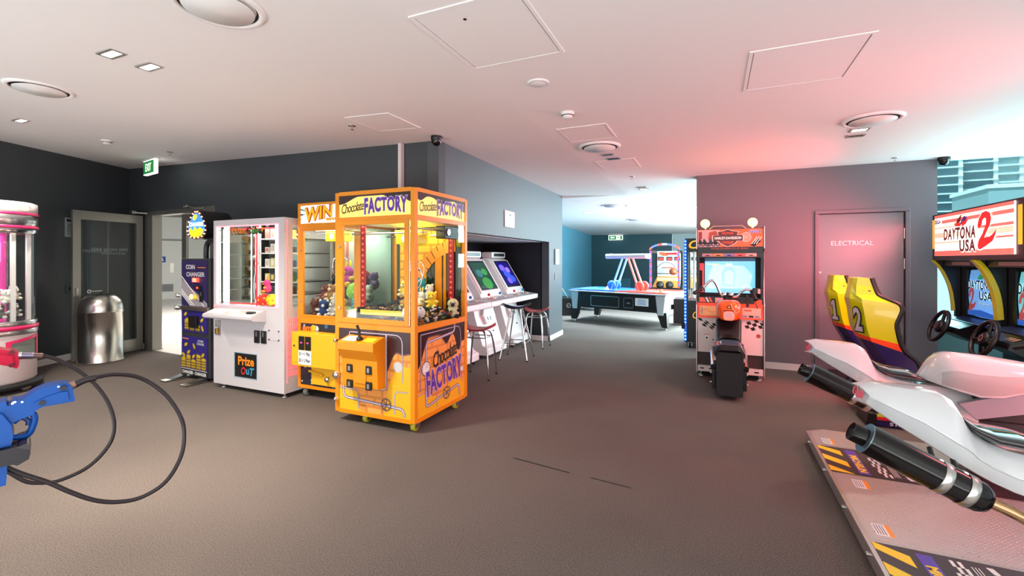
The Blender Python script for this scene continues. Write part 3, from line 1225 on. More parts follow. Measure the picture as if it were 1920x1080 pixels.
def plush(c, s, col, col2, label, group, kind='bear', tilt=0, yaw=0, name='plush_toy'):
    t = thing(name, label, 'soft toy', (0, 0, 0), group)
    a, b = plush_mat(col), plush_mat(col2)
    e = mat('toy_eye', S(10, 10, 12), .15)
    if kind == 'ball':
        m = MB().sphere((0, 0, 0), s, a, n=20, k=14)
        m.build('body', t)
        for k in range(7):
            p = [(0, -1, 0), (.8, -.5, .3), (-.8, -.5, .3), (0, -.4, .9), (.5, -.5, -.7), (-.5, -.5, -.7), (0, .6, .8)][k]
            d = Vector(p).normalized()
            MB().sphere(d * s * .66, s * .37, b, n=10, k=8).build('patch', t)
    else:
        m = MB().sphere((0, 0, -s * .35), s * .62, a, (1, .9, 1.05), n=14, k=10)
        m.build('body', t)
        m = MB().sphere((0, -s * .08, s * .45), s * .5, a, (1.1, 1, 1), n=14, k=10)
        if kind == 'bear':
            m.sphere((s * .4, 0, s * .85), s * .17, b, n=10, k=6).sphere((-s * .4, 0, s * .85), s * .17, b, n=10, k=6)
        elif kind == 'long':
            for q in (-1, 1):
                m.sphere((q * s * .22, 0, s * 1.15), s * .15, b, (1, .6, 2.6), n=10, k=8)
        h = m.build('head', t)
        m = MB().sphere((0, -s * .52, s * .36), s * .2, b, n=10, k=6)
        m.build('muzzle', h)
        m = MB()
        for q in (-1, 1):
            m.sphere((q * s * .2, -s * .53, s * .55), s * .07, e, n=8, k=6)
        m.build('eyes', h)
        for q in (-1, 1):
            MB().sphere((q * s * .58, -s * .25, -s * .2), s * .22, b, (1.3, 1, .8), n=10, k=6).build('arm', t)
            MB().sphere((q * s * .4, -s * .5, -s * .75), s * .25, b, (1, 1.3, .9), n=10, k=6).build('foot', t)
    t.location = c
    t.rotation_euler = (tilt, tilt * .6, yaw)
    return t


def rails(m, X0, X1, Y0, Y1, z0, z1, w):
    g, e = w - .003, .0012
    m.box((X0 + g, Y0 + e, z0), (X1 - g, Y0 + w - e, z1), YEL)
    m.box((X0 + g, Y1 - w + e, z0), (X1 - g, Y1 - e, z1), YEL)
    m.box((X0 + e, Y0 + g, z0), (X0 + w - e, Y1 - g, z1), YEL)
    m.box((X1 - w + e, Y0 + g, z0), (X1 - e, Y1 - g, z1), YEL)


# ---------- chocolate crane machine
X0, X1, Y0, Y1 = -3.155, -2.275, 3.12, 4.0
t = thing('crane_machine', 'tall yellow chocolate crane machine, nearest and largest of the claw machines', 'claw machine', ((X0 + X1) / 2, (Y0 + Y1) / 2, 0), 'glass fronted claw machines')
FACT = t
fm = MB()
p = .035
for x, y in ((X0, Y0), (X1, Y0), (X0, Y1), (X1, Y1)):
    sx, sy = (1 if x == X0 else -1), (1 if y == Y0 else -1)
    fm.box((x, y, .085), (x + sx * .045, y + sy * .045, 2.065), YEL, .004)
for z0, z1 in ((.08, .115), (.845, .895), (1.80, 1.84), (2.035, 2.07)):
    rails(fm, X0, X1, Y0, Y1, z0, z1, .045)
fm.build('frame', t)
MB().box((X0 + .02, Y0 + .02, 2.04), (X1 - .02, Y1 - .02, 2.062), YEL).build('top', t)
# header, lit from inside
m = MB()
m.box((X0 + .02, Y0 + .008, 1.835), (X1 - .02, Y0 + .016, 2.04), CREAML)
m.box((X1 - .016, Y0 + .02, 1.83), (X1 - .008, Y1 - .02, 2.04), CREAML)
m.box((X0 + .02, Y1 - .02, 1.835), (X1 - .02, Y1 - .012, 2.04), YEL)
m.box((X0 + .008, Y0 + .02, 1.835), (X0 + .016, Y1 - .02, 2.04), YEL)
m.build('header_panel', t)
hl = lambda a: .012 + .062 * (1 - sstep(.02, .3, a)) * (a < .5) + .0 + (.05 * sstep(.62, .76, a) * (1 - sstep(.76, .9, a)) + .07 * sstep(.84, 1, a))
hl2 = lambda a: .015 + .05 * math.exp(-((a - .05) / .09) ** 2) + .045 * math.exp(-((a - .48) / .13) ** 2) * (a > .22) + .085 * sstep(.74, .98, a)


def header_art(o, u, w, lv, parent):
    m = MB()
    drips(m, w, .2, o, u, VZ, lambda a: lv(a) + .006, CHOCD)
    n_ = (Vector(u).cross(VZ)) * .001
    drips(m, w, .2, Vector(o) + n_, u, VZ, lv, CHOC)
    m.build('header_art', parent)
    m = MB()
    o2 = Vector(o) + n_ * 1.5
    m.text('Chocolate', (w * .20, .092), w * .33, o2, u, VZ, SCRIPT, h=.085, shear=.35, bold=.008, space=.85, rot=.12)
    m.text('FACTORY', (w * .665, .098), w * .60, o2 + n_, u, VZ, PURPL, h=.128, bold=.065, space=1.1, warp=arch_warp(.20))
    m.text('FACTORY', (w * .665, .098), w * .585, o2 + n_ * 2, u, VZ, PURP, h=.118, bold=.038, space=1.1, warp=arch_warp(.20))
    m.build('header_lettering', parent)


header_art((X0 + .045, Y0 + .006, 1.837), VX, X1 - X0 - .09, hl, t)
header_art((X1 - .006, Y0 + .045, 1.835), VY, Y1 - Y0 - .09, hl2, t)
# glass section: front door frame, panes
m = MB()
for a, b in (((X0 + .04, Y0 - .006, .895), (X0 + .095, Y0 + .02, 1.805)), ((X1 - .105, Y0 - .006, .895), (X1 - .06, Y0 + .02, 1.805)), ((X0 + .095, Y0 - .006, .895), (X1 - .105, Y0 + .02, .94)), ((X0 + .095, Y0 - .006, 1.768), (X1 - .105, Y0 + .02, 1.805))):
    m.box(a, b, YEL, .003)
m.cyl((X1 - .052, Y0 - .002, .90), (X1 - .052, Y0 - .002, 1.80), .006, STEEL, n=8)
dr = m.build('glass_door', t)
MB().box((X0 + .095, Y0 + .004, .94), (X1 - .105, Y0 + .009, 1.768), PANE).build('pane', dr)
for z in (1.03, 1.58):
    MB().cyl((X0 + .066, Y0 - .006, z), (X0 + .066, Y0 - .018, z), .012, STEEL, n=12).build('door_lock', dr)
MB().box((X1 - .012, Y0 + .045, .895), (X1 - .006, Y1 - .045, 1.80), PANE).build('side_pane', t)
MB().box((X0 + .006, Y0 + .045, .895), (X0 + .012, Y1 - .045, 1.80), PANE).build('side_pane', t)
# interior
m = MB()
m.box((X0 + .045, Y0 + .045, .84), (X1 - .045, Y1 - .045, .86), BLKM)
m.box((X0 + .045, Y1 - .055, .86), (X1 - .045, Y1 - .045, 1.80), mat('smoky_mirror', S(104, 102, 88), .05, metal=.9))
m.box((X0 + .02, Y0 + .02, 1.797), (X1 - .02, Y1 - .02, 1.803), INW)
m.build('interior', t)
m = MB()
m.box((X0 + .2, Y0 + .10, 1.785), (X1 - .2, Y0 + .14, 1.797), LEDW)
m.build('tube_lamp', t)
area('crane_lamp', ((X0 + X1) / 2, (Y0 + Y1) / 2, 1.77), ((X0 + X1) / 2, (Y0 + Y1) / 2, 0), .6, .6, 9, (1, .96, .75))
m = MB()   # printed arch of bricks on the back and side, orange pillars
m.box((X0 + .09, Y1 - .06, .87), (X0 + .20, Y1 - .056, 1.79), YEL)
m.box((-2.79, Y1 - .06, .87), (-2.73, Y1 - .056, 1.79), YEL2)
m.box((-2.62, Y1 - .062, .87), (-2.54, Y1 - .056, 1.55), YEL)
m.box((-2.52, Y1 - .062, .87), (-2.49, Y1 - .056, 1.79), YEL)
m.build('printed_pillar', t)
m = MB()
ARO = mat('arch_brick_print', S(240, 150, 50), .45)
o = Vector((-2.36, Y1 - .064, 1.05))
for k in range(11):
    a0, a1 = R(92 + 8.3 * k), R(92 + 8.3 * (k + .9))
    P = [(math.cos(a) * r_, math.sin(a) * r_ * 1.12) for a, r_ in ((a0, .55), (a0, .44), (a1, .44), (a1, .55))]
    m.flat(P, o, VX, VZ, ARO)
m.flat([(-.70, -.12), (-.555, -.12), (-.55, .05), (-.50, .25), (-.40, .43), (-.22, .57), (0, .625), (0, .73), (-.70, .73)], o + VY * .002, VX, VZ, BRICKG)
m.build('brick_arch_print', t)
# red LED columns
for x, y in ((-2.985, 3.30), (-2.42, 3.93)):
    m = MB()
    m.box((x - .03, y - .008, .93), (x + .03, y, 1.78), mat('led_board_red', S(120, 14, 14), .4, em=.25, emcol=(.6, .02, .02, 1)))
    b_ = m.build('led_strip', t)
    for i in range(16):
        MB().cyl((x, y - .009, .97 + i * .053), (x, y - .013, .97 + i * .053), .009, RED_LED, n=8).build('led', b_)
# gantry rails and carriage
m = MB()
for y in (3.30, 3.80):
    m.cyl((X0 + .03, y, 1.70), (X1 - .03, y, 1.70), .008, STEEL, n=8)
for x in (-3.08, -2.36):
    m.cyl((x, Y0 + .04, 1.735), (x, Y1 - .05, 1.735), .008, STEEL, n=8)
m.build('gantry_rail', t)
m = MB()
m.box((-2.40, 3.62, 1.66), (-2.30, 3.86, 1.78), BLK, .006)
m.cyl((-2.30, 3.68, 1.72), (-2.29, 3.68, 1.72), .03, STEEL, n=16)
m.build('gantry_motor', t)
claw(-2.53, 3.42, 1.70, 1.32, t, mat('claw_yellow', S(240, 226, 20), .4))
claw(-2.72, 3.72, 1.70, 1.38, t, mat('claw_yellow', S(240, 226, 20), .4))
# chute ramp and prize shelf
m = MB()
m.box((X0 + .06, Y0 + .05, .86), (X0 + .20, Y0 + .42, 1.0), INW, .004)
m.box((X0 + .20, Y0 + .06, .86), (X0 + .215, Y0 + .42, 1.03), BLK)
m.build('prize_chute', t)
MB().box((X0 + .25, Y0 + .05, .97), (X1 - .12, Y0 + .058, 1.015), mat('yellow_sign_strip', S(214, 200, 60), .5)).build('sign_strip', t)
T_ = Matrix.Translation((-2.62, 3.42, 1.10)) @ Matrix.Rotation(R(-22), 4, 'Y') @ Matrix.Rotation(R(8), 4, 'X')
m = MB().box((-.17, -.14, -.004), (.17, .14, .004), glass('milky_acrylic', (.75, .78, .70, 1), 1.5), T=T_)
m.box((-.18, -.15, -.008), (-.17, .15, .012), BLK, T=T_)
m.box((-.18, -.15, -.008), (.18, -.14, .012), BLK, T=T_)
m.build('ramp', t)
# lower panels with art
m = MB()
m.box((X0 + .02, Y0 + .01, .10), (X1 - .02, Y0 + .02, .86), BRICK)
m.box((X1 - .02, Y0 + .02, .10), (X1 - .01, Y1 - .02, .86), BRICK)
m.box((X0 + .01, Y0 + .02, .10), (X0 + .02, Y1 - .02, .86), YEL)
m.box((X0 + .02, Y1 - .02, .10), (X1 - .02, Y1 - .01, .86), YEL)
m.build('lower_panel', t)


def pipe2(m, pts, o, u, n_, w=.022):
    P = [Vector((a, b, 0)) for a, b in pts]
    m.strip(pts, w, Vector(o) + n_ * .0008, u, VZ, PIPED)
    m.strip(pts, w * .55, Vector(o) + n_ * .0016, u, VZ, PIPE)


def rounded(pts, r=.05, k=5):
    out = [pts[0]]
    for i in range(1, len(pts) - 1):
        a, b, c = (Vector(q) for q in (pts[i - 1], pts[i], pts[i + 1]))
        d0, d1_ = (a - b).normalized(), (c - b).normalized()
        p0, p1 = b + d0 * r, b + d1_ * r
        for j in range(k + 1):
            s_ = j / k
            q = p0 * (1 - s_) ** 2 + b * 2 * s_ * (1 - s_) + p1 * s_ * s_
            out.append((q.x, q.y))
    out.append(pts[-1])
    return out


def gauge(m, c, r, o, u, n_):
    m.disc(c, r, Vector(o) + n_ * .002, u, VZ, PIPED)
    m.disc(c, r * .86, Vector(o) + n_ * .0026, u, VZ, WPLA)
    for k in range(12):
        a = k * PI / 6
        m.strip([(c[0] + r * .6 * math.cos(a), c[1] + r * .6 * math.sin(a)), (c[0] + r * .78 * math.cos(a), c[1] + r * .78 * math.sin(a))], r * .06, Vector(o) + n_ * .003, u, VZ, BLKM)
    m.strip([(c[0], c[1]), (c[0] + r * .3, c[1] + r * .5)], r * .07, Vector(o) + n_ * .0032, u, VZ, BLKM)


def valve(m, c, r, o, u, n_):
    m.ring(c, r * .82, r, Vector(o) + n_ * .003, u, VZ, PIPED)
    for k in range(3):
        a = k * PI / 3 + .3
        m.strip([(c[0] - r * .85 * math.cos(a), c[1] - r * .85 * math.sin(a)), (c[0] + r * .85 * math.cos(a), c[1] + r * .85 * math.sin(a))], r * .12, Vector(o) + n_ * .0028, u, VZ, PIPED)


Wf = X1 - X0 - .09
o, n_ = Vector((X0 + .045, Y0 + .0085, .115)), Vector((0, -1, 0))
m = MB()
lv = lambda a: .235 + .02 * math.sin(a * 14) - .06 * sstep(.55, .78, a) * (1 - sstep(.78, 1, a)) - .08 * sstep(.85, 1, a) + .16 * math.exp(-((a - .66) / .10) ** 2)
drips(m, Wf, .73, o, VX, VZ, lambda a: lv(a) + .012, CHOCD)
drips(m, Wf, .73, o + n_ * .0006, VX, VZ, lv, CHOC)
m.flat([(Wf * .64, 0), (Wf, 0), (Wf, .43), (Wf * .9, .44), (Wf * .8, .40), (Wf * .72, .30)], o - n_ * .0003, VX, VZ, YEL2)
m.build('front_artwork', t)
m = MB()
m.flat([(0, .0), (Wf * .30, 0), (Wf * .26, .16), (Wf * .12, .19), (0, .18)], o - n_ * .0003, VX, VZ, YEL2)
m.build('front_artwork', t)
m = MB()
pipe2(m, [(.12, .70), (.12, .15)], o, VX, n_, .012)
pipe2(m, rounded([(.13, .70), (.70, .70), (.70, .30)], .08), o, VX, n_, .012)
pipe2(m, rounded([(.53, .70), (.53, .22), (.3, .22)], .04), o, VX, n_, .022)
pipe2(m, rounded([(.2, .285), (.05, .285), (.05, .11), (.72, .075), (.72, .01)], .05), o, VX, n_, .026)
pipe2(m, rounded([(0, .19), (.22, .19), (.22, .02)], .06), o, VX, n_, .012)
pipe2(m, rounded([(.76, .22), (.62, .22), (.62, .02)], .05), o, VX, n_, .012)
gauge(m, (.12, .385), .03, o, VX, n_)
m.disc((.655, .43), .045, o + n_ * .001, VX, VZ, mat('ghost_dial', S(196, 196, 200), .5))
valve(m, (.53, .095), .055, o, VX, n_)
m.build('front_pipes_print', t)
Ws = Y1 - Y0 - .09
o, n_ = Vector((X1 - .0085, Y0 + .045, .115)), Vector((1, 0, 0))
m = MB()
lv = lambda a: .06 + .25 * (1 - sstep(0, .22, a)) + .10 * math.exp(-((a - .58) / .09) ** 2) + .20 * math.exp(-((a - .86) / .085) ** 2) + .10 * sstep(.9, 1, a)
drips(m, Ws, .73, o, VY, VZ, lambda a: lv(a) + .012, CHOCD)
drips(m, Ws, .73, o + n_ * .0006, VY, VZ, lv, CHOC)
m.flat([(0, 0), (Ws, 0), (Ws, .16), (Ws * .7, .2), (Ws * .4, .1), (0, .22)], o - n_ * .0003, VY, VZ, YEL2)
m.build('side_artwork', t)
m = MB()
pipe2(m, rounded([(.60, .73), (.60, .655), (.13, .62), (.13, .06), (.68, .135), (.70, .02)], .045), o, VY, n_, .026)
pipe2(m, rounded([(.05, .70), (.70, .70), (.72, .56), (.74, .14)], .06), o, VY, n_, .010)
pipe2(m, [(.05, .70), (.05, .22)], o, VY, n_, .010)
pipe2(m, rounded([(0, .19), (.30, .19), (.30, .01)], .06), o, VY, n_, .010)
gauge(m, (.125, .40), .065, o, VY, n_)
gauge(m, (.735, .27), .03, o, VY, n_)
valve(m, (.46, .105), .06, o, VY, n_)
m.build('side_pipes_print', t)
m = MB()
o2 = o + n_ * .003
m.text('Chocolate', (.44, .475), .42, o2, VY, VZ, mat('script_black', S(40, 20, 26), .4), h=.14, shear=.35, bold=.01, space=.85, rot=.16)
m.text('FACTORY', (.43, .285), .62, o2, VY, VZ, PURPL, h=.20, bold=.065, space=1.1, warp=arch_warp(.05), rot=.10)
m.text('FACTORY', (.43, .285), .60, o2 + n_ * .001, VY, VZ, PURP, h=.185, bold=.038, space=1.1, warp=arch_warp(.05), rot=.10)
m.build('side_lettering', t)
# front control box with joystick
m = MB()
BX = (-2.975, -2.585)
prof = [(0, .35), (-.10, .36), (-.11, .60), (-.16, .69), (-.16, .755), (-.02, .795), (0, .79)]
m.prism(prof, (BX[0], Y0 + .008, 0), VY, VZ, VX * (BX[1] - BX[0]), YEL)
cb = m.build('control_box', t, bevel=.006)
m = MB()
q = Vector((BX[0], Y0 + .008 - .16, .757))
uu = Vector((0, .14, .040)).normalized()
m.flat([(.03, .02), (.17, .02), (.17, .115), (.03, .115)], q + VZ * .001, VX, uu, PAPER)
m.flat([(.25, .025), (.36, .025), (.36, .10), (.25, .10)], q + VZ * .001, VX, uu, mat('lime_button', S(190, 214, 40), .4))
m.build('instruction_card', cb)
m = MB()
jx, jy, jz = BX[0] + .20, Y0 - .10, .775
m.lathe([(.03, 0), (.024, .02), (.008, .03)], BLK, (jx, jy, jz), 16)
m.tube([(jx, jy, jz), (jx - .005, jy, jz + .07), (jx - .03, jy, jz + .12)], .012, BLK, n=8)
m.build('joystick', cb)
for x, z in ((BX[0] + .09, .52), (BX[1] - .09, .52), (BX[0] + .09, .385), (BX[1] - .09, .385)):
    y = Y0 + .008 - .105
    m = MB().box((x - .032, y - .012, z - .036), (x + .032, y + .004, z + .036), BLK, .006)
    bz = m.build('coin_slot', cb)
    MB().box((x - .012, y - .014, z - .02), (x + .012, y - .011, z + .02), STEEL).build('coin_plate', bz)
MB().box((BX[0] + .14, Y0 - .102, .40), (BX[0] + .27, Y0 - .099, .56), YEL).build('plate', cb)
m = MB()
m.box((X0 + .05, Y0 + .004, .63), (X0 + .17, Y0 + .0075, .72), BLKM)
m.text('Push', (.075, .68), .07, (X0 + .045, Y0 + .003, 0), VX, VZ, PIPE, h=.03)
m.text('DELI', (.075, .645), .08, (X0 + .045, Y0 + .003, 0), VX, VZ, PIPE, h=.03)
m.build('sticker', t)
for z, r in ((.415, .034), (.20, .018), (.73, .016)):
    m = MB().lathe([(r, 0), (r, .02), (r * .7, .035), (.001, .036)], CHROME, (X0 + .025, Y0, z), 18, axis=(0, -1, 0))
    m.build('barrel_lock', t)
CW = mat('castor_yellow_wheel', S(190, 186, 50), .4)
for x, y in ((X0 + .3, Y0 + .09), (X1 - .06, Y0 + .09), (X0 + .06, Y1 - .09), (X1 - .05, Y1 - .14)):
    castor(x, y, .085, t, CW)
# sweets inside
r2 = random.Random(3)
m = MB()
cols = [(150, 96, 60), (40, 36, 40), (190, 150, 70), (150, 40, 36), (40, 60, 110), (210, 200, 190), (70, 40, 28), (60, 100, 50), (24, 22, 26), (30, 28, 34)]
cm = [mat('wrapper_%d' % i, S(*c), .3, metal=.2) for i, c in enumerate(cols)]


def sweets(m, x0, x1, y0, y1, zf, n, sz=.026):
    for i in range(n):
        x, y = r2.uniform(x0, x1), r2.uniform(y0, y1)
        T_ = Matrix.Translation((x, y, zf(x, y) + r2.uniform(0, .02))) @ Matrix.Rotation(r2.uniform(0, 6.28), 4, 'Z') @ Matrix.Rotation(r2.uniform(-.6, .6), 4, 'X') @ Matrix.Rotation(r2.uniform(-.6, .6), 4, 'Y')
        k = r2.uniform(.6, 1.3)
        m.box((-sz * k, -sz * .6 * k, -.008), (sz * k, sz * .6 * k, .008), cm[int(r2.random() ** 1.2 * len(cm))], T=T_)


zf = lambda x, y: .875 + .05 * sstep(3.2, 3.6, y) + .03 * math.sin(x * 9) * math.sin(y * 11)
sweets(m, -2.9, X1 - .06, Y0 + .07, 3.94, zf, 900)
m.box((-2.9, Y0 + .06, .86), (X1 - .05, 3.94, .872), BLKM)
tag(m.build('wrapped_sweets'), 'heap of wrapped sweets on the floor of the chocolate crane machine', 'sweets', kind='stuff')
m = MB()
sweets(m, -2.88, -2.45, Y0 + .10, 3.30, lambda x, y: 1.0, 120)
m.box((-2.9, Y0 + .09, .96), (-2.42, 3.32, .99), BLKM)
tag(m.build('wrapped_sweets'), 'tray of wrapped sweets behind the yellow strip in the chocolate crane machine', 'sweets', kind='stuff')
plush((-2.385, 3.19, 1.005), .062, (214, 220, 222), (40, 60, 130), 'white and blue toy football nearest the front glass corner of the crane machine', 'toy footballs', 'ball', .4)
plush((-2.39, 3.34, .99), .055, (214, 220, 222), (40, 60, 130), 'white and blue toy football half hidden behind the front one', 'toy footballs', 'ball', 1.0)
plush((-2.345, 3.84, .985), .10, (216, 208, 170), (24, 22, 24), 'cream and black panda toy standing at the back of the sweets', 'toys on the sweets', 'bear', 0, .5)
bp = [(-2.94, 3.86, 1.16, (240, 200, 60), (250, 240, 200), 'bear'), (-2.84, 3.87, 1.20, (30, 150, 150), (90, 200, 200), 'ball'), (-2.74, 3.88, 1.19, (40, 160, 165), (30, 120, 120), 'bear'), (-2.64, 3.87, 1.13, (220, 214, 200), (240, 236, 226), 'bear'), (-2.87, 3.80, 1.05, (220, 160, 90), (240, 220, 160), 'bear'), (-2.70, 3.80, 1.06, (240, 236, 226), (230, 200, 120), 'long'), (-2.56, 3.80, 1.06, (236, 190, 40), (246, 226, 120), 'bear')]
lb = ['yellow', 'round teal', 'teal', 'off-white', 'tan', 'white long-eared', 'golden']
for (x, y, z, c1, c2, k), l in zip(bp, lb):
    plush((x, y, z), .085, c1, c2, l + ' soft toy in the back row of the chocolate crane machine', 'soft toys at the back of the chocolate machine', k, r2.uniform(-.3, .3), r2.uniform(-.5, .5))
m = MB()
m.box((-3.0, 3.70, .86), (-2.48, 3.93, .96), BLKM)
sweets(m, -3.0, -2.48, 3.70, 3.80, lambda x, y: .97, 160)
tag(m.build('wrapped_sweets'), 'bank of sweets under the back row of soft toys', 'sweets', kind='stuff')

# ---------- WIN crane machine behind it
X0, X1, Y0, Y1 = -4.07, -3.20, 3.50, 4.06
t = thing('crane_machine', 'yellow crane machine with the WIN header, standing between the white cabinet and the chocolate machine', 'claw machine', ((X0 + X1) / 2, (Y0 + Y1) / 2, 0), 'glass fronted claw machines')
fm = MB()
for x, y in ((X0, Y0), (X1, Y0), (X0, Y1), (X1, Y1)):
    sx, sy = (1 if x == X0 else -1), (1 if y == Y0 else -1)
    fm.box((x, y, .10), (x + sx * .04, y + sy * .04, 2.06), YEL, .004)
for z0, z1 in ((.10, .135), (.79, .86), (1.78, 1.845), (2.035, 2.06)):
    rails(fm, X0, X1, Y0, Y1, z0, z1, .04)
fm.box((X0 + .02, Y0 + .02, 2.03), (X1 - .02, Y1 - .02, 2.05), YEL)
fm.build('frame', t)
m = MB()
HW = mat('lit_white_header', S(240, 248, 250), .4, em=.8, emcol=S(235, 245, 250))
m.box((X0 + .03, Y0 + .006, 1.845), (X1 - .03, Y0 + .014, 2.035), HW)
m.build('header_panel', t)
m = MB()
o, n_ = Vector((X0 + .03, Y0 + .005, 1.845)), Vector((0, -1, 0))
wc = [mat('burst_teal', S(50, 150, 170), .4, em=.3), mat('burst_navy', S(40, 50, 110), .4), mat('burst_green', S(110, 190, 150), .4, em=.3)]
for k in range(26):
    a = k * 2 * PI / 26
    r0, r1 = .20 + .05 * (k % 3), .55
    f = lambda r, a_: (max(0, min(.81, .36 + r * math.cos(a_) * 1.1)), max(0, min(.19, .095 + r * math.sin(a_) * .45)))
    m.flat([f(r0, a), f(r1, a + .05), f(r1, a - .05)], o, VX, VZ, wc[k % 3])
m.build('header_burst', t)
m = MB()
WO = mat('win_orange', S(250, 170, 20), .4, em=.5)
WD = mat('win_dark_orange', S(190, 84, 14), .4, em=.2)
for M_, bb, dd in ((WD, .09, 0), (WO, .02, .001)):
    m.text('WIN', (.27, .105), .40, o + n_ * (.001 + dd), VX, VZ, M_, h=.135 if bb < .05 else .15, bold=bb, shear=.1, warp=lambda x, y: (x, y * (1 - .25 * x) + .12 * x), rot=.06)
    m.text('emoji', (.50, .035), .27, o + n_ * (.001 + dd), VX, VZ, M_, h=.05, bold=bb * .7, shear=.1)
m.build('header_lettering', t)
m = MB()
for a, b in (((X0 + .035, Y0 - .004, .86), (X0 + .085, Y0 + .02, 1.785)), ((X1 - .085, Y0 - .004, .86), (X1 - .035, Y0 + .02, 1.785)), ((X0 + .085, Y0 - .004, .86), (X1 - .085, Y0 + .02, .88)), ((X0 + .085, Y0 - .004, 1.765), (X1 - .085, Y0 + .02, 1.785))):
    m.box(a, b, YEL, .003)
dr = m.build('glass_door', t)
MB().box((X0 + .085, Y0 + .004, .88), (X1 - .085, Y0 + .009, 1.765), PANE).build('pane', dr)
for z in (1.02, 1.56):
    MB().cyl((X0 + .05, Y0 - .004, z), (X0 + .05, Y0 - .016, z), .011, STEEL, n=12).build('door_lock', dr)
MB().box((X0 + .006, Y0 + .04, .86), (X0 + .010, Y1 - .04, 1.78), PANE).build('side_pane', t)
MB().box((X1 - .010, Y0 + .04, .86), (X1 - .006, Y1 - .04, 1.78), glass('aqua_glass', (.80, .95, .92, 1), .8)).build('side_pane', t)
m = MB()
m.box((X0 + .04, Y0 + .04, .80), (X1 - .04, Y1 - .04, .82), BLKM)
m.box((X0 + .04, Y1 - .05, .82), (X1 - .04, Y1 - .045, 1.79), mat('back_panel_pale', S(206, 214, 204), .25))
m.box((X0 + .02, Y0 + .02, 1.785), (X1 - .02, Y1 - .02, 1.79), INW)
m.box((X0 + .20, Y1 - .065, .85), (X0 + .225, Y1 - .05, 1.78), mat('pink_post', S(214, 110, 110), .4))
m.build('interior', t)
MB().box((X0 + .15, Y0 + .10, 1.772), (X1 - .15, Y0 + .13, 1.785), LEDW).build('tube_lamp', t)
area('crane_lamp', ((X0 + X1) / 2, (Y0 + Y1) / 2, 1.76), ((X0 + X1) / 2, (Y0 + Y1) / 2, 0), .6, .35, 7, (1, 1, .92))
claw(X0 + .33, 3.76, 1.76, 1.42, t, mat('claw_yellow', S(240, 226, 20), .4))
m = MB().cyl((X0 + .03, 3.76, 1.75), (X1 - .03, 3.76, 1.75), .008, STEEL, n=8)
m.build('gantry_rail', t)
# lower front: speckled panel, coin box, prize door
m = MB()
m.box((X0 + .03, Y0 + .01, .13), (X1 - .03, Y0 + .02, .79), mat('navy_panel', S(26, 30, 44), .4))
m.box((X0 + .008, Y0 + .02, .12), (X0 + .016, Y1 - .02, .80), YEL)
m.box((X1 - .016, Y0 + .02, .12), (X1 - .008, Y1 - .02, .80), YEL)
m.box((X0 + .02, Y1 - .016, .12), (X1 - .02, Y1 - .008, .80), YEL)
m.build('lower_panel', t)
m = MB()
o = Vector((X0 + .03, Y0 + .0095, .13))
r3 = random.Random(5)
bc = [mat('bubble_grey', S(150, 160, 168), .4), mat('bubble_pale', S(206, 212, 214), .4), mat('bubble_blue', S(60, 100, 150), .4)]
for k in range(110):
    m.disc((r3.uniform(.02, .79), r3.uniform(.01, .64)), r3.uniform(.006, .026), o + n_ * (.0004 + .00001 * k), VX, VZ, bc[k % 3], n=14)
m.disc((.19, .61), .035, o + n_ * .003, VX, VZ, YEL2)
m.text('em', (.10, .60), .13, o + n_ * .004, VX, VZ, mat('emo_orange', S(236, 120, 30), .4), h=.05, bold=.04)
m.build('bubble_print', t)
m = MB()
m.box((X0 + .05, Y0 - .12, .365), (X1 - .12, Y0 + .01, .71), YEL2, .006)
cb = m.build('coin_box', t)
m = MB()
m.box((X0 + .075, Y0 - .124, .40), (X0 + .165, Y0 - .119, .67), YEL2, .002)
m.cyl((X0 + .10, Y0 - .122, .575), (X0 + .10, Y0 - .132, .575), .012, CHROME, n=12)
m.build('service_door', cb)
for x in (X0 + .20, X0 + .29):
    m = MB().box((x - .038, Y0 - .13, .535), (x + .038, Y0 - .118, .675), BLK, .003)
    c_ = m.build('coin_mech', cb)
    m = MB().flat([(-.02, 0), (0, .012), (.02, .0), (0, -.012)], (x, Y0 - .131, .61), VX, VZ, mat('pink_lips', S(214, 60, 140), .4, em=.6))
    m.build('slot_lamp', c_)
m = MB().box((X0 + .155, Y0 - .126, .385), (X0 + .335, Y0 - .119, .53), PAPER, .003)
pc = m.build('price_card', cb)
m = MB()
m.text('$1 = 1 Play', (X0 + .245, .492), .15, (0, Y0 - .1275, 0), VX, VZ, BLKM, h=.045, bold=.02)
m.text('$2 = 2 Plays', (X0 + .245, .425), .155, (0, Y0 - .1275, 0), VX, VZ, BLKM, h=.045, bold=.02)
m.build('price_lettering', pc)
m = MB()
m.box((X0 + .22, Y0 - .02, .16), (X1 - .13, Y0 + .01, .34), YEL2, .004)
m.cyl((X0 + .20, Y0 - .03, .30), (X0 + .40, Y0 - .03, .27), .012, YEL2, n=10)
pd = m.build('prize_door', t)
MB().lathe([(.03, 0), (.03, .02), (.02, .035), (.001, .036)], CHROME, (X0 + .46, Y0 - .02, .235), 18, axis=(0, -1, 0)).build('barrel_lock', pd)
for x, y in ((X0 + .07, Y0 + .08), (X1 - .08, Y0 + .08), (X0 + .07, Y1 - .08), (X1 - .08, Y1 - .08)):
    castor(x, y, .105, t, mat('grey_wheel', S(120, 118, 116), .4), .05)
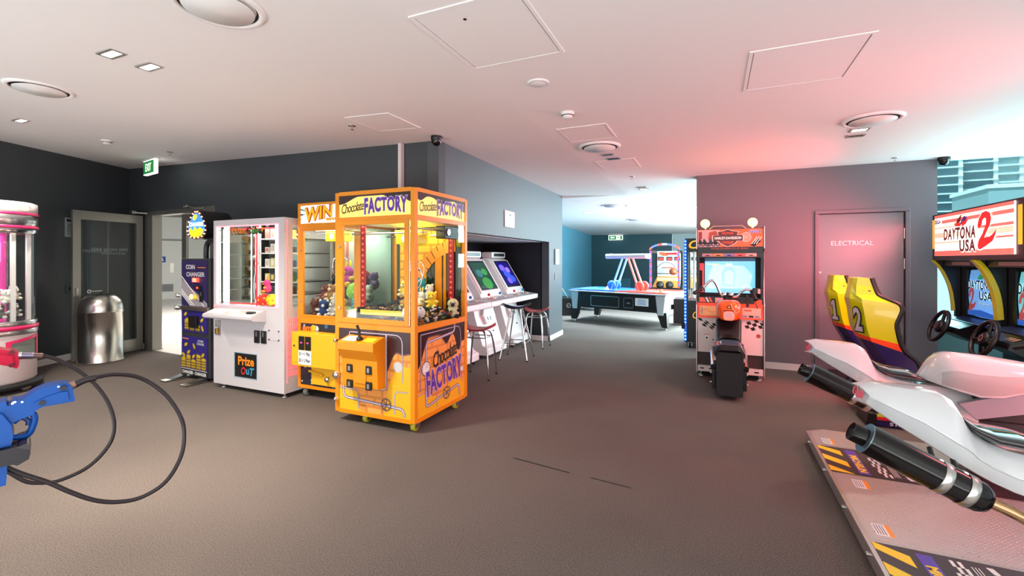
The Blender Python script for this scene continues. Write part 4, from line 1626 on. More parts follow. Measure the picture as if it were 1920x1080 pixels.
pl = [(-3.93, 3.62, .93, .075, (92, 50, 44), (120, 84, 70), 'bear', 'maroon bear'), (-3.80, 3.60, .92, .08, (40, 62, 110), (210, 210, 214), 'bear', 'blue and white'), (-3.66, 3.62, .93, .08, (176, 168, 160), (220, 214, 206), 'long', 'pale grey long-eared'), (-3.52, 3.62, .94, .08, (222, 190, 60), (240, 220, 120), 'bear', 'yellow'), (-3.37, 3.62, .94, .08, (60, 150, 150), (120, 200, 196), 'bear', 'teal'),
      (-3.94, 3.76, 1.06, .085, (110, 60, 56), (150, 110, 100), 'bear', 'reddish brown'), (-3.80, 3.72, 1.07, .085, (150, 110, 76), (226, 196, 150), 'bear', 'tan faced'), (-3.64, 3.72, 1.06, .085, (48, 70, 120), (214, 90, 40), 'bear', 'navy'), (-3.48, 3.74, 1.09, .09, (150, 210, 60), (200, 230, 110), 'ball', 'lime green'), (-3.33, 3.76, 1.07, .085, (230, 226, 216), (200, 190, 180), 'bear', 'white'),
      (-3.90, 3.88, 1.20, .08, (34, 34, 36), (90, 88, 86), 'bear', 'black'), (-3.77, 3.86, 1.22, .08, (90, 110, 76), (140, 150, 110), 'bear', 'olive green'), (-3.64, 3.78, 1.24, .11, (176, 40, 150), (240, 200, 40), 'long', 'magenta bird like'), (-3.50, 3.86, 1.22, .085, (156, 28, 56), (190, 60, 80), 'ball', 'crimson'), (-3.36, 3.88, 1.20, .085, (70, 56, 120), (120, 100, 170), 'bear', 'violet')]
for x, y, z, s_, c1, c2, k, l in pl:
    plush((x, y, z + .03), s_ * 1.14, c1, c2, l + ' soft toy in the pile of the WIN crane machine', 'soft toys in the WIN crane machine', k, r2.uniform(-.35, .35), r2.uniform(-.7, .7))
# ------------------------------------------------------------------ white prize cabinet
X0, X1, Y0, Y1 = -5.26, -4.115, 3.37, 4.10
WCAB = mat('white_cabinet_paint', S(206, 199, 202), .32)
t = thing('prize_cabinet', 'tall white prize vending cabinet with lit shelves, between coin changer and yellow cranes', 'prize machine', ((X0 + X1) / 2, (Y0 + Y1) / 2, 0))
m = MB()
wx0, wx1, wz0, wz1 = -5.215, -4.195, .945, 1.845
m.box((X0, Y0, .05), (X1, Y0 + .03, wz0), WCAB)
m.box((X0, Y0, wz1), (X1, Y0 + .03, 1.91), WCAB)
m.box((X0, Y0, wz0), (wx0, Y0 + .03, wz1), WCAB)
m.box((wx1, Y0, wz0), (X1, Y0 + .03, wz1), WCAB)
m.box((X0, Y0 + .03, .05), (X0 + .02, Y1, 1.91), WCAB)
m.box((X0 + .02, Y1 - .02, .05), (X1, Y1, 1.91), WCAB)
m.box((X0 + .02, Y0 + .03, 1.885), (X1, Y1 - .02, 1.909), WCAB)
m.box((X0 + .02, Y0 + .03, .05), (X1, Y1 - .02, .08), WCAB)
m.box((X0 + .02, Y0 + .03, .90), (X1 - .02, Y1 - .02, .93), WPLA)
# right side with its own window
m.box((X1 - .02, Y0 + .03, .08), (X1, Y1 - .02, wz0), WCAB)
m.box((X1 - .02, Y0 + .03, wz1 - .02), (X1, Y1 - .02, 1.885), WCAB)
m.box((X1 - .02, Y0 + .03, wz0), (X1, Y0 + .105, wz1 - .02), WCAB)
m.box((X1 - .02, Y1 - .10, wz0), (X1, Y1 - .02, wz1 - .02), WCAB)
m.build('body', t)
PINKL = mat('pink_edge_light', S(255, 150, 160), .4, em=1.6, emcol=(1, .25, .3, 1))
m = MB()
for a, b in (((wx0, Y0 - .003, wz0), (wx1, Y0 + .012, wz0 + .012)), ((wx0, Y0 - .003, wz1 - .012), (wx1, Y0 + .012, wz1)), ((wx0, Y0 - .003, wz0 + .012), (wx0 + .010, Y0 + .012, wz1 - .012)), ((wx1 - .010, Y0 - .003, wz0 + .012), (wx1, Y0 + .012, wz1 - .012))):
    m.box(a, b, PINKL)
m.build('window_edging', t)
MB().box((wx0 + .01, Y0 + .012, wz0 + .012), (wx1 - .01, Y0 + .017, wz1 - .012), PANE).build('front_pane', t)
MB().box((X1 - .012, Y0 + .105, wz0), (X1 - .007, Y1 - .10, wz1 - .02), PANE).build('side_pane', t)
# red glowing strip down the front right corner and pierced side
m = MB()
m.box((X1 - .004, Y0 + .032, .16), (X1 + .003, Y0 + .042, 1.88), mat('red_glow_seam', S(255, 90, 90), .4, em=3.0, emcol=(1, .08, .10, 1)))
m.build('glow_seam', t)
m = MB()
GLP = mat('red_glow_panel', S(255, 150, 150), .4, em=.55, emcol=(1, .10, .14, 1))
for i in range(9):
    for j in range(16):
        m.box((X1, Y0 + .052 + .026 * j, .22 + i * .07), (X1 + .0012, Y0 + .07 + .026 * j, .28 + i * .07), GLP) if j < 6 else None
m.build('glow_panel', t)
# mirror, lamps and display column inside
m = MB()
MIRR = mat('cabinet_mirror', S(170, 176, 170), .05, metal=1)
m.box((X0 + .03, Y1 - .035, .93), (-4.70, Y1 - .03, 1.88), MIRR)
m.box((X0 + .022, Y0 + .06, .93), (X0 + .028, Y1 - .04, 1.88), MIRR)
m.build('mirror', t)
for x, y, w in ((X0 + .105, Y0 + .07, .030), (X0 + .32, Y0 + .30, .026), (-4.315, Y0 + .07, .022)):
    m = MB().box((x - w, y, .95), (x + w, y + .03, 1.84), LEDW, .006)
    m.build('tube_lamp', t)
m = MB()
m.box((-4.86, Y0 + .26, .93), (-4.80, Y0 + .31, 1.87), BLK)
m.box((-4.78, Y0 + .34, .93), (-4.70, Y0 + .42, 1.87), BLKM)
m.box((-4.96, Y0 + .24, .93), (-4.94, Y0 + .26, 1.87), STEEL)
m.build('lift_column', t)
m = MB()
m.tube([(-4.83, Y0 + .2, 1.0), (-4.84, Y0 + .2, 1.2), (-4.80, Y0 + .2, 1.42), (-4.84, Y0 + .2, 1.50), (-4.88, Y0 + .2, 1.46)], .012, STEEL, n=8, sub=6)
m.build('cable_chain', t)
m = MB()
SHELF = mat('white_shelf', S(240, 236, 232), .4)
zs = [1.08, 1.22, 1.38, 1.54, 1.70]
for z in zs:
    m.box((-4.68, Y0 + .14, z - .012), (-4.15, Y1 - .03, z), SHELF)
for x in (-4.68, -4.42):
    m.box((x - .008, Y0 + .14, .93), (x + .008, Y0 + .155, 1.87), SHELF)
m.box((-4.70, Y1 - .03, .93), (-4.14, Y1 - .022, 1.88), SHELF)
m.build('shelf_unit', t)
m = MB()
RP = mat('red_post', S(200, 50, 60), .4, em=.5)
m.box((-4.725, Y0 + .13, .94), (-4.712, Y0 + .145, 1.87), RP)
m.box((X0 + .30, Y0 + .29, .95), (X0 + .31, Y0 + .295, 1.84), RP)
m.box((wx0 + .02, Y0 + .08, 1.80), (wx1 - .02, Y0 + .09, 1.815), RP)
m.box((wx0 + .02, Y0 + .08, .96), (wx1 - .02, Y0 + .09, .975), RP)
m.build('edge_strip', t)
m = MB()
hx = -4.83
LOGC = [mat('logo_orange', S(240, 140, 30), .4), mat('logo_green', S(80, 160, 70), .4), mat('logo_red', S(210, 40, 50), .4)]
m.text('Prize Cube', (hx + .13, 1.782), .50, (0, Y0 - .001, 0), VX, VZ, BLKM, h=.085, bold=.06)
m.text('Prize', (hx, 1.785), .22, (0, Y0 - .003, 0), VX, VZ, LOGC[0], h=.07, bold=.02)
m.text('C', (hx + .155, 1.785), .055, (0, Y0 - .003, 0), VX, VZ, LOGC[2], h=.07, bold=.02)
m.text('ube', (hx + .265, 1.785), .14, (0, Y0 - .003, 0), VX, VZ, LOGC[1], h=.065, bold=.02)
m.flat([(.36, .015), (.385, .035), (.41, .015), (.385, -.03)], (hx, Y0 - .003, 1.785), VX, VZ, LOGC[0])
m.build('logo', t)
# control ledge
m = MB()
prof = [(0, .795), (-.15, .815), (-.17, .83), (-.17, .862), (-.02, .915), (0, .915)]
m.prism([(a, b) for a, b in prof], (-5.19, Y0, 0), VY, VZ, VX * .80, WCAB)
led = m.build('control_ledge', t, bevel=.006)
q = Vector((-5.19, Y0 - .17, .864))
uu = Vector((0, .15, .053)).normalized()
m = MB()
m.flat([(.02, .02), (.78, .02), (.78, .135), (.02, .135)], q + VZ * .001, VX, uu, WPLA)
m.flat([(.30, .03), (.62, .03), (.62, .125), (.30, .125)], q + VZ * .002, VX, uu, mat('pink_print', S(230, 170, 160), .4))
m.build('control_plate', led)
m = MB()
m.cyl((-5.06, Y0 - .10, .885), (-5.06, Y0 - .10, .93), .008, CHROME, n=10)
m.sphere((-5.06, Y0 - .10, .945), .026, mat('pink_ball', S(255, 150, 160), .25, em=.3), n=16)
m.build('joystick', led)
MB().lathe([(.05, 0), (.05, .012), (.04, .02), (.001, .022)], BLK, (-4.50, Y0 - .09, .888), 20, sx=1.4, sy=.7).build('push_button', led)
for x in (-4.525, -4.42):
    m = MB().box((x - .04, Y0 - .012, .56), (x + .04, Y0 + .002, .695), BLK, .004)
    s_ = m.build('coin_slot', t)
    MB().box((x - .012, Y0 - .016, .63), (x + .012, Y0 - .011, .685), STEEL).build('coin_plate', s_)
m = MB().box((-4.335, Y0 - .004, .60), (-4.19, Y0 + .002, .715), WCAB, .002)
pl = m.build('service_plate', t)
m = MB()
for dx in (-4.335, -4.19):
    for z in (.61, .705):
        m.cyl((dx, Y0 - .004, z), (dx, Y0 - .010, z), .008, BLK, n=10)
m.build('screws', pl)
m = MB()
m.box((-5.235, Y0 - .003, .60), (-5.135, Y0 + .001, .775), mat('recess_grey', S(150, 146, 150), .5))
rc = m.build('lock_recess', t)
m = MB().box((-5.20, Y0 - .03, .62), (-5.155, Y0 - .004, .68), mat('brass', S(190, 150, 60), .3, metal=1), .006)
m.tube([(-5.19, Y0 - .016, .68), (-5.19, Y0 - .016, .71), (-5.165, Y0 - .016, .71), (-5.165, Y0 - .016, .68)], .005, STEEL, n=8, sub=4)
m.build('padlock', rc)
m = MB()
m.box((-4.90, Y0 - .003, .155), (-4.53, Y0 + .001, .432), mat('recess_edge', S(120, 150, 170), .5))
m.box((-4.885, Y0 - .0045, .165), (-4.535, Y0 - .003, .425), BLK)
fl_ = m.build('prize_flap', t)
m = MB()
m.text('Prize', (-4.70, .345), .26, (0, Y0 - .006, 0), VX, VZ, LOGC[0], h=.10, bold=.03)
m.text('O', (-4.745, .235), .075, (0, Y0 - .006, 0), VX, VZ, LOGC[2], h=.085, bold=.03, shear=.2)
m.text('u', (-4.675, .23), .05, (0, Y0 - .006, 0), VX, VZ, mat('logo_blue', S(60, 150, 190), .4), h=.06, bold=.03)
m.text('T', (-4.605, .235), .075, (0, Y0 - .006, 0), VX, VZ, mat('logo_blue', S(60, 150, 190), .4), h=.085, bold=.03, shear=.2)
m.build('flap_lettering', fl_)
for x, y in ((X0 + .10, Y0 + .06), (X1 - .06, Y0 + .06), (X0 + .10, Y1 - .08), (X1 - .06, Y1 - .08)):
    m = MB().cyl((x, y, .012), (x, y, .06), .012, STEEL, n=10)
    m.lathe([(.032, 0), (.032, .01), (.018, .018), (.001, .018)], STEEL, (x, y, 0), 16)
    m.build('levelling_foot', t)
area('prize_cabinet_lamp', (-4.6, Y0 + .12, 1.83), (-4.6, Y0 + .3, .9), .9, .1, 7, (1, .97, .92))
# boxed prizes: one per bay
r4 = random.Random(11)
pc_ = [(60, 60, 64), (190, 180, 170), (90, 130, 90), (214, 200, 110), (180, 90, 80), (90, 100, 130), (226, 220, 214), (110, 84, 70)]
cn_ = ['dark grey', 'beige', 'green', 'yellow', 'brick red', 'slate blue', 'white', 'brown']
sn = ['second', 'third', 'fourth', 'fifth', 'top']
for i, z in enumerate(zs):
    for j, x in enumerate((-4.62, -4.53, -4.37, -4.27)):
        k = (i * 3 + j * 5) % 8
        h = r4.uniform(.06, .11)
        t2 = thing('boxed_prize', '%s boxed prize on the %s shelf from the bottom, place %s from the left' % (cn_[k], sn[i], ['one', 'two', 'three', 'four'][j]), 'box', (x, Y0 + .22, z + .001), 'boxed prizes on the shelves of the white cabinet')
        MB().box((x - .035, Y0 + .19, z + .001), (x + .035, Y0 + .26, z + .001 + h), mat('prize_%d' % k, S(*pc_[k]), .5), .003).build('carton', t2)
        MB().box((x - .022, Y0 + .188, z + .02), (x + .022, Y0 + .1895, z + h - .015), mat('prize_print_%d' % ((k + 3) % 8), S(*pc_[(k + 3) % 8]), .5)).build('printed_label', t2)
plush((-4.52, Y0 + .12, 1.17), .075, (230, 60, 120), (240, 150, 50), 'pink and orange fish shaped toy hanging over the lower shelf of the white cabinet', 'soft toys in the white cabinet', 'long', 0, -.9)
plush((-4.56, Y0 + .10, 1.02), .065, (226, 60, 50), (250, 200, 40), 'red round toy on the cabinet floor', 'soft toys in the white cabinet', 'ball')
plush((-4.42, Y0 + .10, 1.02), .065, (250, 200, 30), (230, 90, 40), 'yellow round toy on the cabinet floor beside the red one', 'soft toys in the white cabinet', 'ball', .3)
plush((-4.26, Y0 + .12, 1.30), .055, (246, 196, 30), (240, 120, 40), 'yellow duck like toy at the right of the middle shelf', 'soft toys in the white cabinet', 'bear')

# ------------------------------------------------------------------ coin changer
cx, cy = -5.80, 3.50
t = thing('coin_changer', 'dark blue coin changer with a lit egg shaped sign on its neck', 'change machine', (0, 0, 0))
NAVY = mat('changer_navy', S(44, 36, 118), .3)
w = .315
m = MB()
m.box((-w, 0, .045), (w, .36, 1.478), DGREY, .008)
m.build('body', t)
NAVYD = mat('changer_dark_violet', S(46, 38, 84), .3)
m = MB().box((-w + .022, -.006, .90), (w - .045, .002, 1.455), NAVYD)
up = m.build('upper_panel', t)
o = Vector((-w + .022, -.0075, .90))
GREYP = mat('changer_grey_print', S(150, 142, 150), .4)
m = MB()
m.flat([(0, .33), (0, .14), (.30, -.0), (.563, .0), (.563, .04)], o, VX, VZ, GREYP)
m.build('grey_sweep', up)
m = MB()
o1 = o + Vector((0, -.001, 0))
for k, (a, b) in enumerate((((0, .36), (.50, 0)), ((0, .20), (.29, 0)), ((0, .17), (.25, 0)), ((0, .14), (.21, 0)))):
    m.strip([a, b], .012, o1, VX, VZ, WPLA)
m.build('white_stripe', up)
m = MB()
LT = mat('changer_letter_grey', S(196, 192, 196), .4)
m.text('COIN', (.20, .475), .20, o1, VX, VZ, LT, h=.055, bold=.03)
m.text('CHANGER', (.31, .385), .40, o1, VX, VZ, LT, h=.055, bold=.03)
m.strip([(.36, .468), (.53, .468)], .008, o1, VX, VZ, LOGC[0])
m.build('lettering', up)
m = MB()
m.box((-.02, -.03, 1.19), (.10, -.004, 1.245), mat('led_window', S(230, 60, 40), .3, em=1.2, emcol=(1, .1, .05, 1)), .004)
m.text('222', (.04, 1.217), .08, (0, -.032, 0), VX, VZ, mat('led_digit', S(255, 200, 180), .3, em=4, emcol=(1, .5, .3, 1)), h=.035)
m.build('display', up)
m = MB().box((.03, -.03, 1.10), (.16, -.004, 1.15), BLK, .004)
m.box((.08, -.032, 1.115), (.12, -.03, 1.135), RED_LED)
m.build('note_reader', up)
for x, c in ((-.06, mat('amber_button', S(255, 170, 60), .3, em=4, emcol=(1, .55, .15, 1))), (.03, mat('yellow_button', S(226, 190, 40), .3, em=.4))):
    MB().lathe([(.03, 0), (.03, .012), (.022, .02), (.001, .022)], c, (x, -.006, 1.01), 18, axis=(0, -1, 0)).build('push_button', up)
m = MB().box((.12, -.02, .955), (.185, -.004, 1.09), BLK, .003)
m.box((.145, -.024, 1.03), (.16, -.019, 1.075), STEEL)
m.build('coin_slot', up)
m = MB().box((-w - .035, -.03, .845), (w + .01, .004, .895), STEEL, .004)
m.build('security_bar', t)
m = MB().lathe([(.035, 0), (.035, .025), (.02, .05), (.001, .052)], CHROME, (-w - .03, -.01, .87), 18, axis=(-.5, -1, 0))
m.lathe([(.03, 0), (.03, .025), (.02, .045), (.001, .047)], CHROME, (-w - .005, -.01, 1.02), 18, axis=(-.5, -1, 0))
m.build('padlock', t)
GOLD = mat('printed_gold', S(206, 172, 20), .35)
GOLDD = mat('printed_gold_dark', S(140, 112, 10), .35)


def coin_stack(m, o, x, z, r, n):
    for i in range(n):
        m.flat([(x - r, z + i * .016), (x + r, z + i * .016), (x + r, z + i * .016 + .013), (x - r, z + i * .016 + .013)], o, VX, VZ, GOLD if i % 2 else GOLDD)
    m.disc((x, z + n * .016), r, o + Vector((0, -.0006, 0)), VX, VZ, GOLD, n=16, ry=r * .38)


def panel_coins(parent, z0, z1, coins, stacks, M_):
    m = MB().box((-w + .022, -.006, z0), (w - .045, .002, z1), M_)
    p_ = m.build('coin_panel', parent)
    o = Vector((-w + .022, -.0075, z0))
    for x, z, rot in coins:
        m = MB()
        m.disc((x, z), .042, o, VX, VZ, GOLDD, n=16, ry=.022, rot=rot)
        m.disc((x, z), .036, o + Vector((0, -.0006, 0)), VX, VZ, GOLD, n=16, ry=.017, rot=rot)
        m.build('printed_coin', p_)
    for x, z, n in stacks:
        m = MB()
        coin_stack(m, o + Vector((0, -.001, 0)), x, z, .048, n)
        m.build('printed_coin_stack', p_)
    return p_


p2 = panel_coins(t, .575, .835, [(.09, .22, .5), (.14, .15, -.4), (.45, .16, .5), (.46, .06, -1.0)], [(.12, .03, 7), (.24, .02, 4), (.36, .02, 4)], NAVY)
MB().box((-.08, -.04, .64), (.09, -.004, .78), BLK, .004).build('coin_cup', t)
p3 = panel_coins(t, .05, .525, [(.10, .37, .4), (.28, .36, -.9), (.16, .28, .5), (.05, .24, -.4), (.27, .235, .6), (.37, .245, -.6), (.47, .265, .6)], [(.05, .085, 7), (.16, .085, 9), (.27, .085, 6), (.38, .085, 10), (.49, .085, 8)], NAVY)
m = MB()
o = Vector((-w + .022, -.0085, .05))
m.text('COIN', (.42, .43), .12, o, VX, VZ, LT, h=.028, bold=.03)
m.text('CHANGER', (.42, .395), .16, o, VX, VZ, LT, h=.03, bold=.03)
m.strip([(.02, .445), (.16, .44)], .012, o, VX, VZ, LOGC[0])
m.flat([(0, .0), (.563, .0), (.563, .07), (0, .07)], o + VY * .0006, VX, VZ, BLKM)
m.strip([(.0, .073), (.563, .073)], .006, o, VX, VZ, WPLA)
m.text('CHANGER · CHANGER', (.282, .033), .53, o, VX, VZ, WPLA, h=.04, bold=.03)
m.build('lettering', p3)
m = MB()
for x in (-.24, .20):
    m.box((x - .06, -.24, .006), (x + .06, .40, .018), STEEL)
    m.prism([(-.24, .006), (.0, .006), (.0, .045), (-.02, .045)], (x - .055, 0, 0), VY, VZ, VX * .11, DGREY)
    fb = m.build('floor_foot', t)
    m = MB()
# neck, drum and egg shaped sign
m = MB()
m.tube([(-.14, .2, 1.47), (-.14, .2, 1.60), (-.10, .2, 1.68), (.0, .2, 1.70), (.28, .2, 1.70)], .03, DGREY, n=10, sub=5)
m.build('neck', t)
egg = []
for i in range(36):
    a = 2 * PI * i / 36
    r_ = .165 + .012 * math.cos(2 * a)
    y = math.sin(a)
    egg.append((.21 * math.cos(a) * (1 - .28 * y) * .98, .175 * y - .02 * math.cos(a) ** 2))
ec = Vector((.07, -.02, 1.885))
m = MB()
m.prism(egg, ec + VY * .0, VX, VZ, VY * .34, BLK, smooth=False)
m.build('sign_drum', t, bevel=.012)
m = MB()
m.flat([(a * .84, b * .82) for a, b in egg], ec - VY * .004, VX, VZ, mat('sign_sky', S(70, 140, 220), .4, em=.8, emcol=S(60, 140, 230)))
sf = m.build('sign_face', t)
m = MB()
o = ec - VY * .006
SY = mat('sign_yellow', S(240, 214, 30), .4, em=.9, emcol=S(250, 220, 40))
m.flat([(-.165, -.06), (-.12, -.03), (-.08, -.07), (-.03, -.02), (.02, -.06), (.08, -.03), (.13, -.06), (.16, -.05), (.13, -.12), (.05, -.148), (-.06, -.148), (-.13, -.12)], o, VX, VZ, SY)
m.build('printed_coins', sf)
MB().disc((-.03, .09), .05, o, VX, VZ, SY, n=18, ry=.032, rot=.5).build('printed_coin', sf)
MB().text('CHANGER', (.0, .005), .31, o - VY * .001, VX, VZ, mat('sign_white', S(255, 255, 255), .4, em=1.4), h=.05, bold=.04).build('lettering', sf)
for i in range(0, 36, 2):
    a, b = egg[i]
    MB().sphere(ec + Vector((a * .92, -.006, b * .91)), .009, mat('sign_bulb', S(255, 150, 120), .3, em=5, emcol=(1, .3, .15, 1)), n=8, k=6).build('bulb', t)
MB().box((ec.x + .19, .05, 1.80), (ec.x + .20, .13, 1.87), PAPER).build('sticker', t)
m = MB().cyl((.31, .12, .6), (.31, .12, 1.50), .035, DGREY, n=16)
m.sphere((.31, .12, 1.50), .036, STEEL, n=16)
m.build('side_post', t)
t.location = (-5.77, 3.475, 0)
t.rotation_euler = (0, 0, R(-4))

# ------------------------------------------------------------------ chrome litter bin
bx, by = -8.07, 3.56
t = thing('litter_bin', 'round polished steel litter bin with domed push flap top, in front of the glass door', 'bin', (bx, by, 0))
POL = mat('polished_steel', S(225, 222, 214), .24, metal=1)
MB().lathe([(.001, 0), (.255, 0), (.262, .012), (.262, .03), (.25, .036), (.25, .71), (.256, .715), (.256, .735), (.25, .74)], POL, (bx, by, 0), 48).build('body', t)
MB().lathe([(.25, .74), (.248, .80), (.225, .88), (.17, .945), (.09, .975), (.001, .985)], POL, (bx, by, 0), 48).build('dome', t)
dirv = Vector((0 - bx, 0 - by, 0)).normalized()
a0 = math.atan2(dirv.y, dirv.x)
MB().lathe([(.256, .75), (.254, .80), (.232, .88), (.178, .95), (.13, .968)], POL, (bx, by, 0), 20, a0=a0 + R(-12), a1=a0 + R(62)).build('flap', t)
MB().cyl((bx, by, .98), (bx, by, .992), .02, BLK, n=12).build('knob', t)

# ------------------------------------------------------------------ round prize machine at the left edge
px_, py_ = -7.33, 2.24
t = thing('round_prize_machine', 'round white and pink prize machine cut off by the left edge', 'prize machine', (px_, py_, 0))
HOT = mat('hot_pink', S(236, 50, 110), .35)
ROUNDW = mat('round_body_white', S(236, 222, 220), .35)
SILV = mat('silver_band', S(205, 205, 205), .2, metal=.9)
rr = .36
MB().lathe([(.001, .10), (rr - .03, .10), (rr, .13), (rr, .63)], ROUNDW, (px_, py_, 0), 48).build('body', t)
MB().lathe([(rr, .63), (rr + .012, .64), (rr + .012, .68), (rr, .69)], SILV, (px_, py_, 0), 48).build('band', t)
MB().lathe([(rr, .69), (rr + .014, .695), (rr + .014, .725), (rr, .73)], HOT, (px_, py_, 0), 48).build('pink_ring', t)
MB().lathe([(rr, .73), (rr + .005, .735), (rr + .005, .78), (rr - .02, .785), (.001, .785)], SILV, (px_, py_, 0), 48).build('band', t)
MB().lathe([(rr - .008, .78), (rr - .008, 1.76)], glass('round_glass', (.93, .97, .95, 1), 1.6), (px_, py_, 0), 48).build('glass_cylinder', t)
MB().lathe([(rr, 1.755), (rr + .008, 1.76), (rr + .008, 1.81), (rr, 1.815)], CHROME, (px_, py_, 0), 48).build('chrome_ring', t)
MB().lathe([(rr + .01, 1.81), (rr + .014, 1.815), (rr + .014, 1.835), (rr + .01, 1.84)], HOT, (px_, py_, 0), 48).build('pink_ring', t)
MB().lathe([(rr, 1.84), (rr + .008, 1.845), (rr + .008, 1.96), (rr, 1.965)], SILV, (px_, py_, 0), 48).build('band', t)
MB().lathe([(rr + .01, 1.96), (rr + .014, 1.965), (rr + .014, 1.98), (rr + .01, 1.985)], HOT, (px_, py_, 0), 48).build('pink_ring', t)
MB().lathe([(rr, 1.985), (rr + .006, 1.99), (rr + .006, 2.09), (rr - .02, 2.105), (.001, 2.105)], ROUNDW, (px_, py_, 0), 48).build('cap', t)
m = MB()
av = math.atan2(-py_, -px_)


def rp(a, r_, z):
    return Vector((px_ + r_ * math.cos(a), py_ + r_ * math.sin(a), z))


vs = [rp(av + .75 + .22 * math.cos(q), rr + .0075, 2.04 + .035 * math.sin(q)) for q in [2 * PI * i / 20 for i in range(20)]]
m.add(vs, [tuple(range(20))], mat('badge_beige', S(206, 186, 176), .5))
m.build('badge', t)
m = MB()
for a in (av + .55, av + 1.15, av - .6):
    m.box((-.018, -.018, .785), (.018, .018, 1.76), WPLA, T=Matrix.Translation((px_ + (rr - .05) * math.cos(a), py_ + (rr - .05) * math.sin(a), 0)))
m.build('inner_post', t)
m = MB()
m.cyl((px_, py_, .785), (px_, py_, 1.76), .12, mat('magenta_core', S(214, 60, 150), .4, em=.6, emcol=S(220, 50, 150)), n=20)
m.build('lit_core', t)
m = MB()
NS = 12


def arcband(m, a0, a1, z00, z01, z10, z11, r_, M_):
    vs = []
    for i in range(NS + 1):
        q = i / NS
        a = av + a0 + (a1 - a0) * q
        vs += [rp(a, r_, z00 + (z10 - z00) * q), rp(a, r_, z01 + (z11 - z01) * q)]
    m.add(vs, [(2 * i, 2 * i + 2, 2 * i + 3, 2 * i + 1) for i in range(NS)], M_)


for r_ in (rr + .006, rr + .012):
    arcband(m, .30, 1.30, .36, .385, .36, .385, r_, HOT)
    arcband(m, .30, 1.30, .54, .57, .59, .62, r_, HOT)
    arcband(m, .30, .42, .36, .57, .36, .575, r_, HOT)
    arcband(m, 1.20, 1.30, .36, .61, .36, .62, r_, HOT)
nf = m.build('niche_frame', t)
m = MB()
arcband(m, .42, 1.20, .385, .545, .385, .585, rr + .003, mat('niche_grey', S(130, 140, 132), .5))
m.build('niche', nf)
MB().lathe([(.001, .05), (rr + .05, .05), (rr + .06, .10), (.001, .105)], BLKM, (px_, py_, 0), 40).build('plinth', t)
for a in (av + .9, av - .6, av + 2.6, av - 2.4):
    q = rp(a, rr - .02, 0)
    castor(q.x, q.y, .07, t, mat('grey_wheel', S(120, 118, 116), .4), .035)
for k, (a, r_, z, s_, c1, c2, kd, l) in enumerate(((.25, .24, .90, .085, (120, 124, 122), (200, 200, 196), 'bear', 'grey'), (.75, .24, .91, .085, (150, 150, 146), (220, 216, 210), 'long', 'light grey long-eared'), (.45, .25, 1.06, .08, (236, 228, 214), (244, 240, 230), 'bear', 'cream white'), (.85, .22, 1.09, .08, (240, 232, 220), (226, 214, 200), 'bear', 'ivory'), (0, .24, 1.08, .08, (170, 200, 196), (230, 236, 230), 'bear', 'pale green'))):
    q = rp(av + a, r_, z)
    plush(q, s_, c1, c2, l + ' soft toy inside the round white and pink machine', 'soft toys in the round machine', kd, 0, av + a + PI / 2)
area('round_machine_lamp', (px_ + .2, py_ - .08, 1.74), (px_ + .25, py_ - .1, .8), .2, .2, 3, (1, .93, .95))

# ------------------------------------------------------------------ white upright cabinets in the alcove
CABW = mat('cabinet_white', S(232, 226, 226), .35)
CABG = mat('cabinet_grey_panel', S(150, 150, 154), .5)


